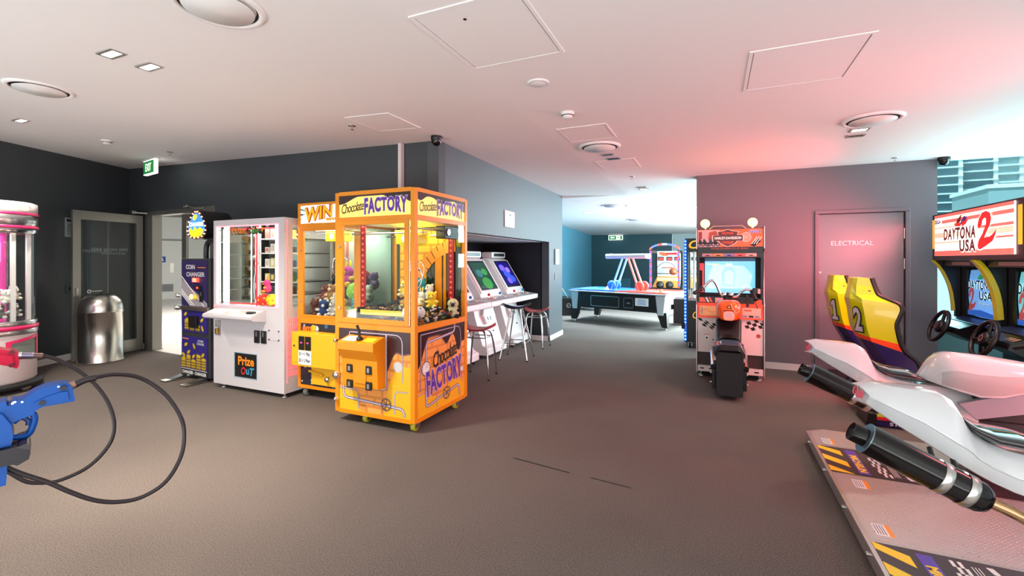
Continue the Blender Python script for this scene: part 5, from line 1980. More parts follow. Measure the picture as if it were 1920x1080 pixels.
def arcade(cy_, screen, scol, label, logo):
    """screen faces +x; cy_ is the middle of the cabinet"""
    t = thing('arcade_cabinet', label, 'arcade machine', (-3.45, cy_, 0), 'white sit-down arcade cabinets')
    h = .33
    m = MB()   # base: sloped pedestal side profile in x,z
    prof = [(-4.0, .05), (-3.03, .05), (-3.03, .15), (-3.12, .19), (-3.30, .78), (-3.22, .84), (-4.0, .84)]
    m.prism(prof, (0, cy_ - h, 0), VX, VZ, VY * 2 * h, CABW)
    m.build('base', t, bevel=.01)
    m = MB()
    m.prism([(-3.92, .16), (-3.30, .16), (-3.40, .70), (-3.92, .74)], (0, cy_ - h - .004, 0), VX, VZ, VY * .004, CABG)
    m.build('side_panel', t)
    m = MB()   # monitor shell
    prof = [(-3.22, .84), (-3.13, .90), (-3.14, .935), (-3.47, 1.46), (-3.56, 1.50), (-3.85, 1.42), (-4.0, 1.1), (-4.0, .84)]
    m.prism(prof, (0, cy_ - .36, 0), VX, VZ, VY * .72, CABW)
    m.build('monitor_shell', t, bevel=.018)
    m = MB()   # side vent slots
    for k in range(2):
        m.prism([(-3.52 + k * .18, 1.02), (-3.42 + k * .18, 1.02), (-3.52 + k * .18, 1.20), (-3.62 + k * .18, 1.20)] if k == 0 else [(-3.80, 1.0), (-3.70, 1.0), (-3.75, 1.2), (-3.82, 1.2)], (0, cy_ - .364, 0), VX, VZ, VY * .004, mat('vent_grey', S(110, 110, 116), .6))
    m.build('side_vent', t)
    b0, b1 = Vector((-3.150, cy_, .955)), Vector((-3.463, cy_, 1.452))
    sv = (b1 - b0).normalized()
    sn_ = Vector((sv.z, 0, -sv.x))
    L = (b1 - b0).length
    T_ = Matrix(((0, sv.x, sn_.x, b0.x), (1, sv.y, sn_.y, b0.y), (0, sv.z, sn_.z, b0.z), (0, 0, 0, 1)))
    m = MB().box((-.33, .0, -.01), (.33, L, .022), CABW, .012, T=T_)
    bz = m.build('bezel', t)
    MB().box((-.275, .045, .02), (.275, L - .02, .026), BLK, .002, T=T_).build('screen_surround', bz)
    m = MB()
    m.box((-.24, .08, .026), (.24, L - .05, .0275), screen, T=T_)
    s_ = m.build('screen', t)
    m = MB()
    rk = random.Random(int(cy_ * 100))
    for k, (u_, v_, r_) in enumerate(scol[1]):
        m = MB()
        m.disc((u_, v_), r_, T_ @ Vector((0, 0, .0282 + .0002 * k)), T_.to_3x3() @ VX, T_.to_3x3() @ VY, scol[0][k % len(scol[0])], n=18, ry=r_ * .7)
        m.build('screen_shape', s_)
    MB().text(logo, (.17, .022), .06, T_ @ Vector((0, 0, .0235)), T_.to_3x3() @ VX, T_.to_3x3() @ VY, CABG, h=.012).build('badge', bz) if logo else None
    # speaker header
    m = MB().box((-3.66, cy_ - .27, 1.50), (-3.46, cy_ + .27, 1.60), CABW, .014)
    hd = m.build('speaker_header', t)
    m = MB()
    m.box((-3.462, cy_ - .20, 1.525), (-3.455, cy_ + .22, 1.578), BLK, .003)
    for z in (1.54, 1.555):
        m.box((-3.456, cy_ - .19, z), (-3.452, cy_ + .21, z + .005), DGREY)
    m.build('grille', hd)
    # control panel
    m = MB()
    prof = [(-3.22, .80), (-2.93, .775), (-2.90, .785), (-2.90, .86), (-3.22, .905)]
    m.prism(prof, (0, cy_ - .46, 0), VX, VZ, VY * .92, CABW)
    cp = m.build('control_panel', t, bevel=.012)
    m = MB()
    m.add([(-2.925, cy_ - .42, .8665), (-2.925, cy_ + .42, .8665), (-3.18, cy_ + .42, .9025), (-3.18, cy_ - .42, .9025)], [(0, 1, 2, 3)], mat('panel_print_grey', S(186, 180, 184), .4))
    m.build('panel_print', cp)
    zt = lambda x: .863 + (-2.90 - x) * .14
    for y_, c in ((cy_ - .26, (200, 30, 50)), (cy_ + .12, (30, 120, 200))):
        jm = mat('joy_%d' % c[0], S(*c), .2)
        m = MB().cyl((-3.05, y_, zt(-3.05)), (-3.05, y_, zt(-3.05) + .05), .006, CHROME, n=8)
        m.lathe([(.02, 0), (.018, .006)], BLK, (-3.05, y_, zt(-3.05) + .001), 14)
        m.sphere((-3.05, y_, zt(-3.05) + .062), .022, jm, n=14)
        m.build('joystick', cp)
        for k in range(6):
            xx, yy = -3.08 + .045 * (k % 2), y_ + .08 + .045 * (k // 2)
            cb_ = [jm, mat('btn_yellow', S(230, 190, 50), .3), mat('btn_white', S(225, 225, 225), .3)][k // 2]
            MB().lathe([(.016, -.004), (.016, .006), (.012, .011), (.001, .012)], cb_, (xx, yy, zt(xx)), 12).build('push_button', cp)
    # coin door on the slope
    m = MB()
    f0 = Vector((-3.205, cy_, .47))
    fv = Vector((-.18, 0, .59)).normalized()
    fn = Vector((fv.z, 0, -fv.x))
    T2 = Matrix(((0, fv.x, fn.x, f0.x), (1, fv.y, fn.y, f0.y), (0, fv.z, fn.z, f0.z), (0, 0, 0, 1)))
    P = [(-.15, .05), (-.10, -.10), (.10, -.10), (.15, .05), (.08, .14), (-.08, .14)]
    m.prism([(a, b) for a, b in P], T2 @ Vector((0, .10, .0)), VY, fv, fn * .05, CABW)
    cd = m.build('coin_door', t, bevel=.006)
    for a in (-.04, .05):
        MB().box((a - .012, .05, .05), (a + .012, .11, .056), BLK, .002, T=T2).build('coin_slot', cd)
    MB().cyl(T2 @ Vector((.12, -.12, .0)), T2 @ Vector((.12, -.12, .012)), .014, BLK, n=12).build('lock', t)
    for y_ in (cy_ - .26, cy_ + .26):
        m = MB().cyl((-3.08, y_, .0), (-3.08, y_, .055), .022, BLK, n=10)
        m.cyl((-3.9, y_, .0), (-3.9, y_, .055), .022, BLK, n=10)
        m.build('foot', t)
    return t


BLUS = mat('screen_deep_blue', S(30, 24, 110), .15, em=.35, emcol=S(40, 34, 150))
GRNS = mat('screen_dark_green', S(34, 70, 60), .12, em=.18, emcol=S(60, 120, 80))
bl = [mat('screen_violet', S(110, 90, 230), .2, em=.8, emcol=S(110, 90, 240)), mat('screen_blue', S(60, 80, 220), .2, em=.6, emcol=S(60, 90, 230)), mat('screen_lilac', S(150, 110, 220), .2, em=.7, emcol=S(160, 110, 230))]
gl = [mat('screen_green', S(60, 140, 70), .2, em=.35, emcol=S(60, 150, 70)), mat('screen_teal', S(60, 120, 120), .2, em=.25, emcol=S(60, 120, 130))]
arcade(7.20, BLUS, (bl, [(-.10, .42, .10), (-.02, .30, .13), (.08, .38, .08), (-.05, .17, .09), (.10, .20, .10)]), 'white arcade cabinet with a blue violet screen, farthest in the alcove', '')
arcade(6.27, GRNS, (gl, [(.02, .16, .15), (-.08, .34, .10), (.10, .36, .09)]), 'white arcade cabinet with a dark green screen, middle of the alcove row', '')
arcade(5.33, GRNS, (gl, [(.02, .20, .12)]), 'white arcade cabinet mostly hidden behind the chocolate crane machine', '')

# ------------------------------------------------------------------ bar stools
STR = mat('stool_red', S(160, 36, 40), .3, coat=.4)
STB = mat('stool_black', S(20, 20, 24), .25, coat=.4)


def stool(x, y, h, M_, label, splay, bow, rot, feet=True):
    t = thing('bar_stool', label, 'stool', (0, 0, 0), 'bar stools in front of the arcade cabinets')
    # saddle seat: grid lofted, ends raised
    rings = []
    n, k = 18, 13
    for i in range(k):
        u_ = -1 + 2 * i / (k - 1)
        wv = .17 * math.sqrt(max(.02, 1 - abs(u_) ** 2.6)) * (1 - .12 * abs(u_))
        z = h - .05 + .055 * abs(u_) ** 2.2 * (1.25 if u_ > 0 else .8)
        ring = []
        for j in range(n):
            a = 2 * PI * j / n
            ring.append((u_ * .215, wv * math.cos(a), z - .018 + (.024 if math.sin(a) > 0 else .016) * math.sin(a) - .014 * (1 - abs(math.cos(a))) * 0))
        rings.append(ring)
    m = MB().loft(rings, M_)
    m.build('seat', t)
    rt_, rb = .11, splay
    zs_ = h - .075
    for q in range(4):
        a = R(45 + 90 * q)
        c, s_ = math.cos(a), math.sin(a)
        if bow:
            pts = [(c * .10, s_ * .10, zs_), (c * .17, s_ * .17, zs_ - .06), (c * (rb - .03), s_ * (rb - .03), zs_ * .5), (c * rb, s_ * rb, 0.008)]
        else:
            pts = [(c * .09, s_ * .09, zs_), (c * rb, s_ * rb, .008)]
        m = MB().tube(pts, .0125, CHROME, n=10, sub=8 if bow else 1)
        lg = m.build('leg', t)
        MB().cyl((pts[-1][0], pts[-1][1], 0), (pts[-1][0], pts[-1][1], .02), .015, BLK, n=10).build('foot_cap', lg)
    zr = h * .30 if not bow else h - .16
    f = lambda z: (.09 + (rb - .09) * (zs_ - z) / zs_) if not bow else .168
    P = [(f(zr) * math.cos(R(45 + 90 * q)), f(zr) * math.sin(R(45 + 90 * q)), zr) for q in range(4)]
    m = MB()
    for q in range(4):
        m.tube([P[q], P[(q + 1) % 4]], .007, CHROME, n=8)
    m.build('foot_rail' if not bow else 'brace', t)
    m = MB().box((-.08, -.08, h - .086), (.08, .08, h - .074), CHROME, .003)
    m.build('seat_plate', t)
    t.location = (x, y, 0)
    t.rotation_euler = (0, 0, rot)
    return t


stool(-2.69, 5.03, .66, STR, 'red bar stool nearest the chocolate crane machine, partly hidden by it', .25, True, R(10))
stool(-2.68, 6.20, .82, STB, 'tall black bar stool with straight chrome legs', .29, False, R(8))
stool(-2.74, 7.18, .665, STR, 'red bar stool farthest down the alcove, beside the wall end', .25, True, R(0))
# ------------------------------------------------------------------ far room: air hockey table
HB = mat('hockey_blue_glow', S(60, 120, 230), .25, em=.12, emcol=S(50, 110, 240))
HR = mat('hockey_red_glow', S(236, 100, 88), .25, em=.12, emcol=S(240, 70, 60))
t = thing('air_hockey_table', 'black and silver air hockey table with an overhead light on tubes, in the far room', 'air hockey table', (0, 0, 0))
HL, HWd = 1.20, .60      # half length, half width
m = MB()
prof = [(-HWd + .02, .34), (HWd - .02, .34), (HWd, .70), (-HWd, .70)]
m.prism(prof, (-HL + .10, 0, 0), VY, VZ, VX * (2 * HL - .20), BLK)
m.build('body', t, bevel=.01)
HGR = mat('hockey_silver', S(196, 202, 206), .35, metal=.3)
for s_ in (-1, 1):
    m = MB()
    m.prism([(s_ * (HL - .17), .30), (s_ * (HL - .05), .30), (s_ * HL, .72), (s_ * (HL - .22), .72)], (0, -HWd - .004, 0), VX, VZ, VY * (2 * HWd + .008), HGR)
    m.build('end_cap', t, bevel=.01)
m = MB().box((-HL - .04, -HWd - .04, .715), (HL + .04, HWd + .04, .745), HGR, .01)
m.build('top_frame', t)
m = MB().box((-HL + .06, -HWd + .06, .745), (0, HWd - .06, .752), HB)
m.build('playfield', t, label='blue half of the playfield')
m = MB().box((0, -HWd + .06, .745), (HL - .06, HWd - .06, .752), HR)
m.build('playfield', t, label='red half of the playfield')
for s_, c in ((-1, HB), (1, HR)):
    m = MB()
    for y_ in (-HWd + .01, HWd - .05):
        m.box((0 if s_ > 0 else -HL, y_, .745), (HL if s_ > 0 else 0, y_ + .04, .775), c, .004)
    m.box((s_ * HL - .02, -HWd + .05, .745), (s_ * HL + .02, HWd - .05, .775), c, .004)
    m.build('rail', t)
for sx in (-1, 1):
    for sy in (-1, 1):
        m = MB()
        x0, y0 = sx * (HL - .10), sy * (HWd - .09)
        T_ = Matrix.Identity(4)
        A = [(x0 - .11, y0 - .07), (x0 + .11, y0 - .07), (x0 + .11, y0 + .07), (x0 - .11, y0 + .07)]
        B = [(x0 + sx * .06 - .06, y0 - .05), (x0 + sx * .06 + .06, y0 - .05), (x0 + sx * .06 + .06, y0 + .05), (x0 + sx * .06 - .06, y0 + .05)]
        m.loft([[(a, b, .04) for a, b in B], [(a, b, .36) for a, b in A]], BLK, smooth=False)
        lg = m.build('leg', t)
        MB().lathe([(.035, 0), (.035, .015), (.012, .02), (.012, .045)], STEEL, (x0 + sx * .06, y0, 0), 14).build('levelling_foot', lg)
m = MB()
P = rounded([(-.62, .40), (-.62, .635), (.12, .635), (.12, .40), (-.62, .40), (-.62, .5)], .04)
m.strip(P, .012, (0, -HWd - .012, 0), VX, VZ, STEEL)
m.build('access_panel', t)
m = MB()
m.box((.24, -HWd - .018, .40), (.48, -HWd + .01, .635), BLK, .008)
cdr = m.build('coin_door', t)
m = MB()
m.strip(rounded([(.245, .41), (.245, .63), (.475, .63), (.475, .41), (.245, .41), (.245, .5)], .03), .010, (0, -HWd - .020, 0), VX, VZ, STEEL)
m.box((.32, -HWd - .026, .50), (.40, -HWd - .018, .53), STEEL)
m.build('coin_door_trim', cdr)
m = MB().box((.52, -HWd - .020, .47), (.83, -HWd - .012, .64), PAPER, .002)
nt_ = m.build('notice_plate', t)
m = MB()
for i in range(4):
    m.box((.57 + .02 * (i % 2), -HWd - .0215, .50 + i * .032), (.78 - .02 * (i % 2), -HWd - .020, .512 + i * .032), mat('blue_ink', S(60, 130, 200), .5))
m.build('print', nt_)
# overhead lamp on an A of tubes
for s_, c in ((-1, HB), (1, HR)):
    lt = mat('tube_blue' if s_ < 0 else 'tube_red', S(140, 190, 250) if s_ < 0 else S(250, 150, 130), .25, em=.7, emcol=S(120, 180, 255) if s_ < 0 else S(255, 120, 100))
    for y_ in (-.12, .12):
        m = MB().tube([(s_ * .36, y_, .76), (s_ * .08, y_ * .9, 1.50)], .024, lt, n=10)
        m.build('light_tube', t)
        MB().lathe([(.001, -.02), (.085, -.02), (.11, .0), (.11, .02), (.085, .04), (.001, .04)], c, (s_ * .36, y_ + .0, .87), 24, axis=(0, 1, 0)).build('tube_socket', t)
m = MB()
prof = [(-.10, 1.50), (.10, 1.50), (.14, 1.545), (.14, 1.585), (.10, 1.615), (-.10, 1.615), (-.14, 1.585), (-.14, 1.545)]
m.prism(prof, (-.52, 0, 0), VY, VZ, VX * 1.04, mat('overhead_silver', S(206, 212, 220), .3))
m.build('overhead_light', t, bevel=.012)
m = MB()
arc = [(-.34, .76)] + [(-.34 + .34 * (1 - math.cos(R(180 * i / 16))), .80 + .24 * math.sin(R(180 * i / 16))) for i in range(17)] + [(.34, .76)]
m.prism(arc, (0, .02, 0), VX, VZ, VY * .008, glass('clear_acrylic', (.92, .95, .97, 1), 2.0))
m.build('centre_guard', t)
for x, y_, c in ((-.78, -.1, HR), (.75, .1, HR)):
    pass
t.location = (-1.86, 10.88, 0)
t.rotation_euler = (0, 0, R(-19))
Rh = Matrix.Translation((-1.86, 10.88, 0)) @ Matrix.Rotation(R(-19), 4, 'Z')
for x, y_, nme in ((-.62, .12, 'orange puck pusher on the blue half of the air hockey table'), (.86, -.05, 'orange puck pusher on the red half of the air hockey table')):
    c = Rh @ Vector((x, y_, .753))
    k = thing('pusher', nme, 'air hockey pusher', c, 'air hockey pushers')
    MB().lathe([(.001, 0), (.05, 0), (.05, .02), (.03, .025), (.02, .05), (.016, .065), (.001, .068)], mat('pusher_orange', S(250, 140, 80), .3, em=.3), c, 18).build('grip', k)
# flat black board on the carpet behind it
m = MB().box((-.85, 10.8, .0), (-.45, 11.2, .02), BLK, .004)
tag(m.build('floor_board'), 'flat black board lying on the carpet beside the air hockey leg', 'board')

# ------------------------------------------------------------------ basketball machines with lit arches
LR = mat('arch_red', S(150, 20, 16), .4, em=2.6, emcol=(1, .1, .06, 1))
LB = mat('arch_blue', S(16, 30, 150), .4, em=2.6, emcol=(.1, .18, 1, 1))
LP = mat('arch_violet', S(90, 20, 130), .4, em=2.6, emcol=(.55, .12, 1, 1))
t = thing('basketball_machine', 'basketball hoop machine with a complete red and blue lit arch, behind the air hockey table', 'basketball game', (0, 0, 0), 'basketball machines')
hw = .43
m = MB()
for x in (-hw, hw - .05):
    m.box((x, -.05, 0), (x + .05, 1.6, .62), BLK)
    m.prism([(-.05, .62), (.05, .62), (.05, 1.80), (-.05, 1.80)], (x, 0, 0), VY, VZ, VX * .05, BLK)
    m.box((x, .05, 1.70), (x + .05, 1.6, 1.78), BLK)
    m.box((x, 1.5, .62), (x + .05, 1.6, 1.78), BLK)
m.box((-hw, -.05, 0), (hw, .02, .62), BLK)
m.build('frame', t)
m = MB()
m.box((-hw + .05, 1.50, .62), (hw - .05, 1.54, 1.78), mat('backboard_grey', S(206, 212, 216), .4))
bb = m.build('backboard', t)
m = MB()
m.box((-.30, 1.49, 1.66), (.26, 1.50, 1.72), mat('score_red', S(150, 20, 26), .4, em=.8, emcol=(.7, .03, .03, 1)))
m.flat([(-.34, 1.74), (-.16, 1.74), (-.02, 1.62), (-.2, 1.62)], (0, 1.488, 0), VX, VZ, mat('score_orange', S(240, 110, 50), .4))
m.build('score_strip', bb)
for x in (-.26, .02, .27):
    m = MB().box((x - .09, 1.48, 1.46), (x + .09, 1.50, 1.58), BLK)
    d_ = m.build('score_window', bb)
    MB().text('00', (x, 1.515), .14, (0, 1.477, 0), VX, VZ, RED_LED, h=.07, bold=.03).build('digits', d_)
m = MB()
m.tube([(.20 * math.cos(2 * PI * i / 24), 1.25 + .20 * math.sin(2 * PI * i / 24), 1.22) for i in range(24)], .012, mat('hoop_orange', S(220, 90, 30), .4), n=8, closed=True)
m.build('hoop', t)
m = MB()
for i in range(12):
    a = 2 * PI * i / 12
    m.tube([(.20 * math.cos(a), 1.25 + .20 * math.sin(a), 1.22), (.11 * math.cos(a + .3), 1.25 + .11 * math.sin(a + .3), 1.0)], .004, WPLA, n=5)
m.build('net', t)
m = MB()
m.tube([(-.36, .6, .95), (-.30, .6, 1.2), (-.15, .6, 1.36), (0, .6, 1.40), (.15, .6, 1.36), (.30, .6, 1.2), (.36, .6, .95)], .008, BLK, n=6, sub=4)
m.box((-hw + .05, .56, 1.03), (hw - .05, .60, 1.05), BLK)
m.build('net_frame', t)
m = MB()
m.add([(-hw + .05, .02, .60), (hw - .05, .02, .60), (hw - .05, 1.5, .92), (-hw + .05, 1.5, .92)], [(0, 1, 2, 3)], mat('ramp_amber', S(190, 130, 40), .5, em=.25, emcol=S(220, 140, 40)))
m.build('ball_ramp', t)
m = MB()
m.box((-.30, .75, .80), (.34, .82, .90), mat('yellow_lit_strip', S(255, 230, 110), .4, em=1.6, emcol=(1, .8, .25, 1)), .01)
m.build('lit_strip', t)
arcp = [(-hw, 1.78)] + [(hw * -math.cos(R(180 * i / 20)), 1.78 + .18 * math.sin(R(180 * i / 20))) for i in range(21)]
for i in range(1, 21):
    a, b = arcp[i], arcp[i + 1]
    c = [LR, LR, LB, LB][(i // 2) % 4] if i not in (10, 11) else mat('arch_white', S(230, 230, 255), .4, em=3)
    MB().tube([(a[0], -.03, a[1]), (b[0], -.03, b[1])], .028, c, n=8).build('arch_light', t)
for s_ in (-1, 1):
    for i in range(22):
        z = .62 + i * .052
        c = [LP, LP, LR, LB][(i + (0 if s_ < 0 else 2)) % 4] if s_ < 0 else [LR, LB, LP][i % 3]
        MB().box((s_ * (hw - .02) - .03, -.075, z), (s_ * (hw - .02) + .03, -.052, z + .036), c).build('post_light', t)
t.location = (-1.39, 14.7, 0)
hoop = t
h2 = dup(t, (-.33, 14.7, 0), label='second basketball machine, mostly hidden behind the blue lit black crane machine')
for hx_ in (-1.39, -.33):
    for dx, dz, l in ((-.14, .70, 'left'), (.14, .70, 'right'), (.18, 1.10, 'upper')) if hx_ < -1 else ((-.1, .70, 'single'),):
        c = Vector((hx_ + dx, 14.78 if dz < 1 else 15.6, dz))
        k = thing('basketball', ('%s dark basketball at the front of the fully visible hoop machine' % l if dz < 1 else 'orange basketball near the hoop of the fully visible hoop machine') if hx_ < -1 else 'dark basketball at the front of the half hidden hoop machine', 'ball', c, 'basketballs')
        BM_ = mat('ball_dark', S(36, 30, 30), .5) if dz < 1 else mat('ball_orange', S(190, 96, 50), .5)
        MB().sphere(c, .12, BM_, n=18, k=12).build('skin', k)
        m = MB()
        for ax in ((1, 0, 0), (0, 0, 1)):
            a_ = Vector(ax)
            e1 = a_.orthogonal().normalized()
            e2 = a_.cross(e1)
            m.tube([c + (e1 * math.cos(2 * PI * i / 24) + e2 * math.sin(2 * PI * i / 24)) * .1195 for i in range(24)], .003, mat('seam_grey', S(150, 140, 130), .5), n=4, closed=True)
        m.build('seam', k)

# ------------------------------------------------------------------ black crane machine with blue LED edge
t = thing('crane_machine', 'black crane machine with a blue LED edge, half hidden behind the motorcycle game', 'claw machine', (.02, 8.4, 0), 'glass fronted claw machines')
X0, X1, Y0, Y1 = -.44, .42, 8.05, 8.9
m = MB()
m.box((X0, Y0, .10), (X1, Y1, .78), BLK)
m.box((X0, Y0, 1.60), (X1, Y1, 1.82), BLK)
for x in (X0, X1 - .05):
    for y in (Y0, Y1 - .05):
        m.box((x, y, .78), (x + .05, y + .05, 1.60), BLK)
m.build('body', t)
m = MB()
for y in (Y0 + .02, Y1 - .03):
    m.box((X0 + .05, y, .78), (X1 - .05, y + .006, 1.60), PANE)
m.box((X0 + .02, Y0 + .05, .78), (X0 + .026, Y1 - .05, 1.60), PANE)
m.build('pane', t)
m = MB().box((X0 - .012, Y0 - .012, .12), (X0 + .028, Y0 - .001, 1.80), mat('led_base_blue', S(20, 60, 170), .4, em=.6, emcol=(.02, .2, 1, 1)))
ls = m.build('led_strip', t)
BL_ = mat('blue_led', S(120, 180, 255), .4, em=6, emcol=(.12, .42, 1, 1))
for i in range(30):
    z = .15 + i * .056
    if .30 < z < .42:
        continue
    MB().cyl((X0 + .008, Y0 - .012, z), (X0 + .008, Y0 - .018, z), .012, BL_, n=8).build('led', ls)
m = MB()
GLD = mat('logo_gold', S(240, 180, 50), .4, em=.6, emcol=S(240, 170, 40))
m.text('Co', (X0 + .19, 1.72), .26, (0, Y0 - .004, 0), VX, VZ, GLD, h=.14, bold=.02, shear=.3)
m.build('header_lettering', t)
m = MB()
m.text('C', (X0 + .17, .56), .10, (0, Y0 - .004, 0), VX, VZ, GLD, h=.12, shear=.3)
m.build('lower_lettering', t)
m = MB()
m.box((X0 - .19, Y0 + .12, .38), (X0, Y0 + .62, .80), BLK, .01)
cb = m.build('coin_box', t)
MB().box((X0 - .23, Y0 + .10, .62), (X0 - .19, Y0 + .24, .70), BLKM, .004).build('lock', cb)
MB().box((X0 - .05, Y0 - .03, .32), (X0 + .0, Y0 + .1, .44), BLKM, .01).build('hasp', t)
m = MB().cyl((X0 + .14, Y0 + .10, .78), (X0 + .14, Y0 + .10, 1.60), .016, WPLA, n=10)
m.build('inner_post', t)
for x, y in ((X0 + .08, Y0 + .08), (X1 - .08, Y0 + .08), (X0 + .08, Y1 - .08), (X1 - .08, Y1 - .08)):
    castor(x, y, .10, t, RUBBER, .045)
m = MB()
sweets(m, X0 + .05, X1 - .05, Y0 + .06, Y1 - .06, lambda x, y: .80, 160, .035)
m.box((X0 + .05, Y0 + .05, .781), (X1 - .05, Y1 - .05, .79), BLKM)
tag(m.build('wrapped_sweets'), 'small prizes covering the floor of the black crane machine', 'sweets', kind='stuff')

# ------------------------------------------------------------------ black ride-in pod by the blue wall and a beanbag
t = thing('game_pod', 'black rounded seat game with a round logo, half hidden by the corridor end', 'game machine', (0, 0, 0))
m = MB()
prof = [(-.75, .02), (.20, .02), (.26, .08), (.24, .25), (.14, .40), (-.02, .46), (-.25, .46), (-.55, .40), (-.75, .38)]
m.prism(prof, (0, 0, 0), VX, VZ, VY * .8, BLK)
m.build('body', t, bevel=.03)
m = MB()
m.ring((-.04, .27), .042, .062, (0, -.004, 0), VX, VZ, STEEL)
m.strip([(-.075, .255), (-.01, .285)], .014, (0, -.004, 0), VX, VZ, STEEL)
m.build('logo', t)
T_ = Matrix.Translation((-.04, .25, .46)) @ Matrix.Rotation(R(-32), 4, 'Y')
m = MB()
for a, b in (((-.03, 0, 0), (.0, .03, .62)), ((-.03, .5, 0), (.0, .53, .62)), ((-.03, 0, .60), (.0, .53, .63)), ((-.03, 0, 0), (.0, .53, .03))):
    m.box(a, b, STEEL, .004, T=T_)
sf = m.build('screen_frame', t)
MB().box((-.022, .03, .03), (-.012, .5, .60), mat('dark_mirror_glass', S(110, 130, 140), .08, metal=.8), T=T_).build('screen', sf)
t.location = (-3.46, 11.55, 0)
t.rotation_euler = (0, 0, R(20))
m = MB()
rings = []
for z, r_ in ((.0, .22), (.04, .33), (.12, .37), (.22, .34), (.32, .25), (.38, .12), (.40, .02)):
    rings.append([(-3.30 + r_ * math.cos(2 * PI * i / 24) * (1 + .05 * math.sin(3 * 2 * PI * i / 24)), 13.3 + r_ * math.sin(2 * PI * i / 24), z) for i in range(24)])
m.loft(rings, mat('beanbag_grey', S(150, 168, 172), .8, noise=.08))
bbg = m.build('beanbag', sub=1)
tag(bbg, 'grey beanbag on the floor behind the left leg of the air hockey table', 'beanbag')
m = MB()
m.tube([(-3.30 + .375 * math.cos(2 * PI * i / 30), 13.3 + .375 * math.sin(2 * PI * i / 30), .14) for i in range(30)], .008, mat('piping_dark', S(70, 84, 90), .7), n=6, closed=True)
m.build('piping', bbg)
# ------------------------------------------------------------------ motorcycle arcade game by the mauve wall
X0, X1, Y0, Y1 = -.205, .558, 6.18, 6.93
ORG = mat('print_orange', S(240, 76, 30), .3)
ORD = mat('print_deep_red', S(150, 30, 24), .3)
BEI = mat('print_beige', S(214, 170, 150), .35)
MIDW = mat('game_front_white', S(232, 216, 212), .35)
t = thing('motorcycle_game', 'motorcycle arcade game with blue screen and two amber lamps against the mauve wall', 'arcade machine', ((X0 + X1) / 2, (Y0 + Y1) / 2, 0))
m = MB()
SIDE = mat('game_side_brown', S(66, 44, 44), .4)
for x in (X0, X1 - .02):
    m.prism([(Y0 - .02, .055), (Y1, .055), (Y1, 1.84), (Y0 + .05, 1.86), (Y0 - .02, 1.85), (Y0 - .02, 1.60), (Y0 + .06, 1.55), (Y0 + .06, 1.02), (Y0 - .02, .90)], (x, 0, 0), VY, VZ, VX * .02, SIDE)
m.box((X0 + .02, Y1 - .02, .06), (X1 - .02, Y1, 1.84), BLK)
m.box((X0 + .02, Y0 + .02, 1.825), (X1 - .02, Y1 - .02, 1.845), BLK)
m.build('cabinet', t)
TRIMC = mat('edge_trim_chrome', S(214, 190, 190), .3, metal=.8)
m = MB()
for x in (X0 + .002, X1 - .012):
    m.box((x, Y0 - .026, .055), (x + .010, Y0 - .019, .90), TRIMC)
    m.box((x, Y0 - .026, 1.60), (x + .010, Y0 - .019, 1.86), TRIMC)
    m.tube([(x + .005, Y0 - .022, .90), (x + .005, Y0 + .056, 1.02), (x + .005, Y0 + .056, 1.55), (x + .005, Y0 - .022, 1.60)], .006, TRIMC, n=6)
m.build('edge_trim', t)
# header
fw_ = X1 - X0 - .04
o = Vector((X0 + .02, Y0 - .012, 1.622))
m = MB()
m.box((X0 + .02, Y0 - .010, 1.622), (X1 - .02, Y0 + .03, 1.838), mat('header_orange', S(232, 96, 52), .35, em=.35, emcol=S(235, 80, 40)))
hd = m.build('header', t)
m = MB()
LILG = mat('print_rose', S(220, 160, 160), .35, em=.1)
m.flat([(0, 0), (.25, 0), (.22, .10), (.25, .21), (0, .21)], o, VX, VZ, LILG)
m.build('skyline_print', hd)
m = MB()
o1 = o + Vector((0, -.0006, 0))
m.flat([(.01, .10), (.05, .10), (.05, .19), (.01, .19)], o1, VX, VZ, mat('print_brick', S(150, 50, 44), .4))
m.build('building_print', hd)
m = MB()
m.flat([(.12, .09), (.25, .09), (.25, .17), (.20, .20), (.13, .18)], o1, VX, VZ, mat('print_foliage', S(180, 70, 50), .4))
m.build('tree_print', hd)
for k, (x, c) in enumerate(((.03, (30, 22, 26)), (.08, (44, 30, 34)), (.15, (40, 54, 90)), (.20, (30, 22, 26)))):
    m = MB()
    pm = mat('rider_%d' % k, S(*c), .4)
    o2 = o + Vector((0, -.0012 - .0003 * k, 0))
    m.ring((x - .02, .03), .012, .024, o2, VX, VZ, pm, n=14)
    m.ring((x + .03, .03), .012, .024, o2, VX, VZ, pm, n=14)
    m.flat([(x - .03, .04), (x + .035, .04), (x + .02, .065), (x + .0, .10), (x - .015, .10), (x - .02, .06)], o2, VX, VZ, pm)
    m.build('motorcycle_print', hd)
m = MB()
m.disc((.54, .115), .062, o1, VX, VZ, BEI)
m.ring((.54, .115), .03, .034, o1 - VY * .0006, VX, VZ, ORD)
m.flat([(.58, .02), (.68, .10), (.70, .06), (.63, .0)], o1, VX, VZ, BLKM)
for k in range(3):
    m.strip([(.60 + .025 * k, .03), (.66 + .025 * k, .12)], .008, o1 - VY * .0006, VX, VZ, WPLA)
m.build('engine_print', hd)
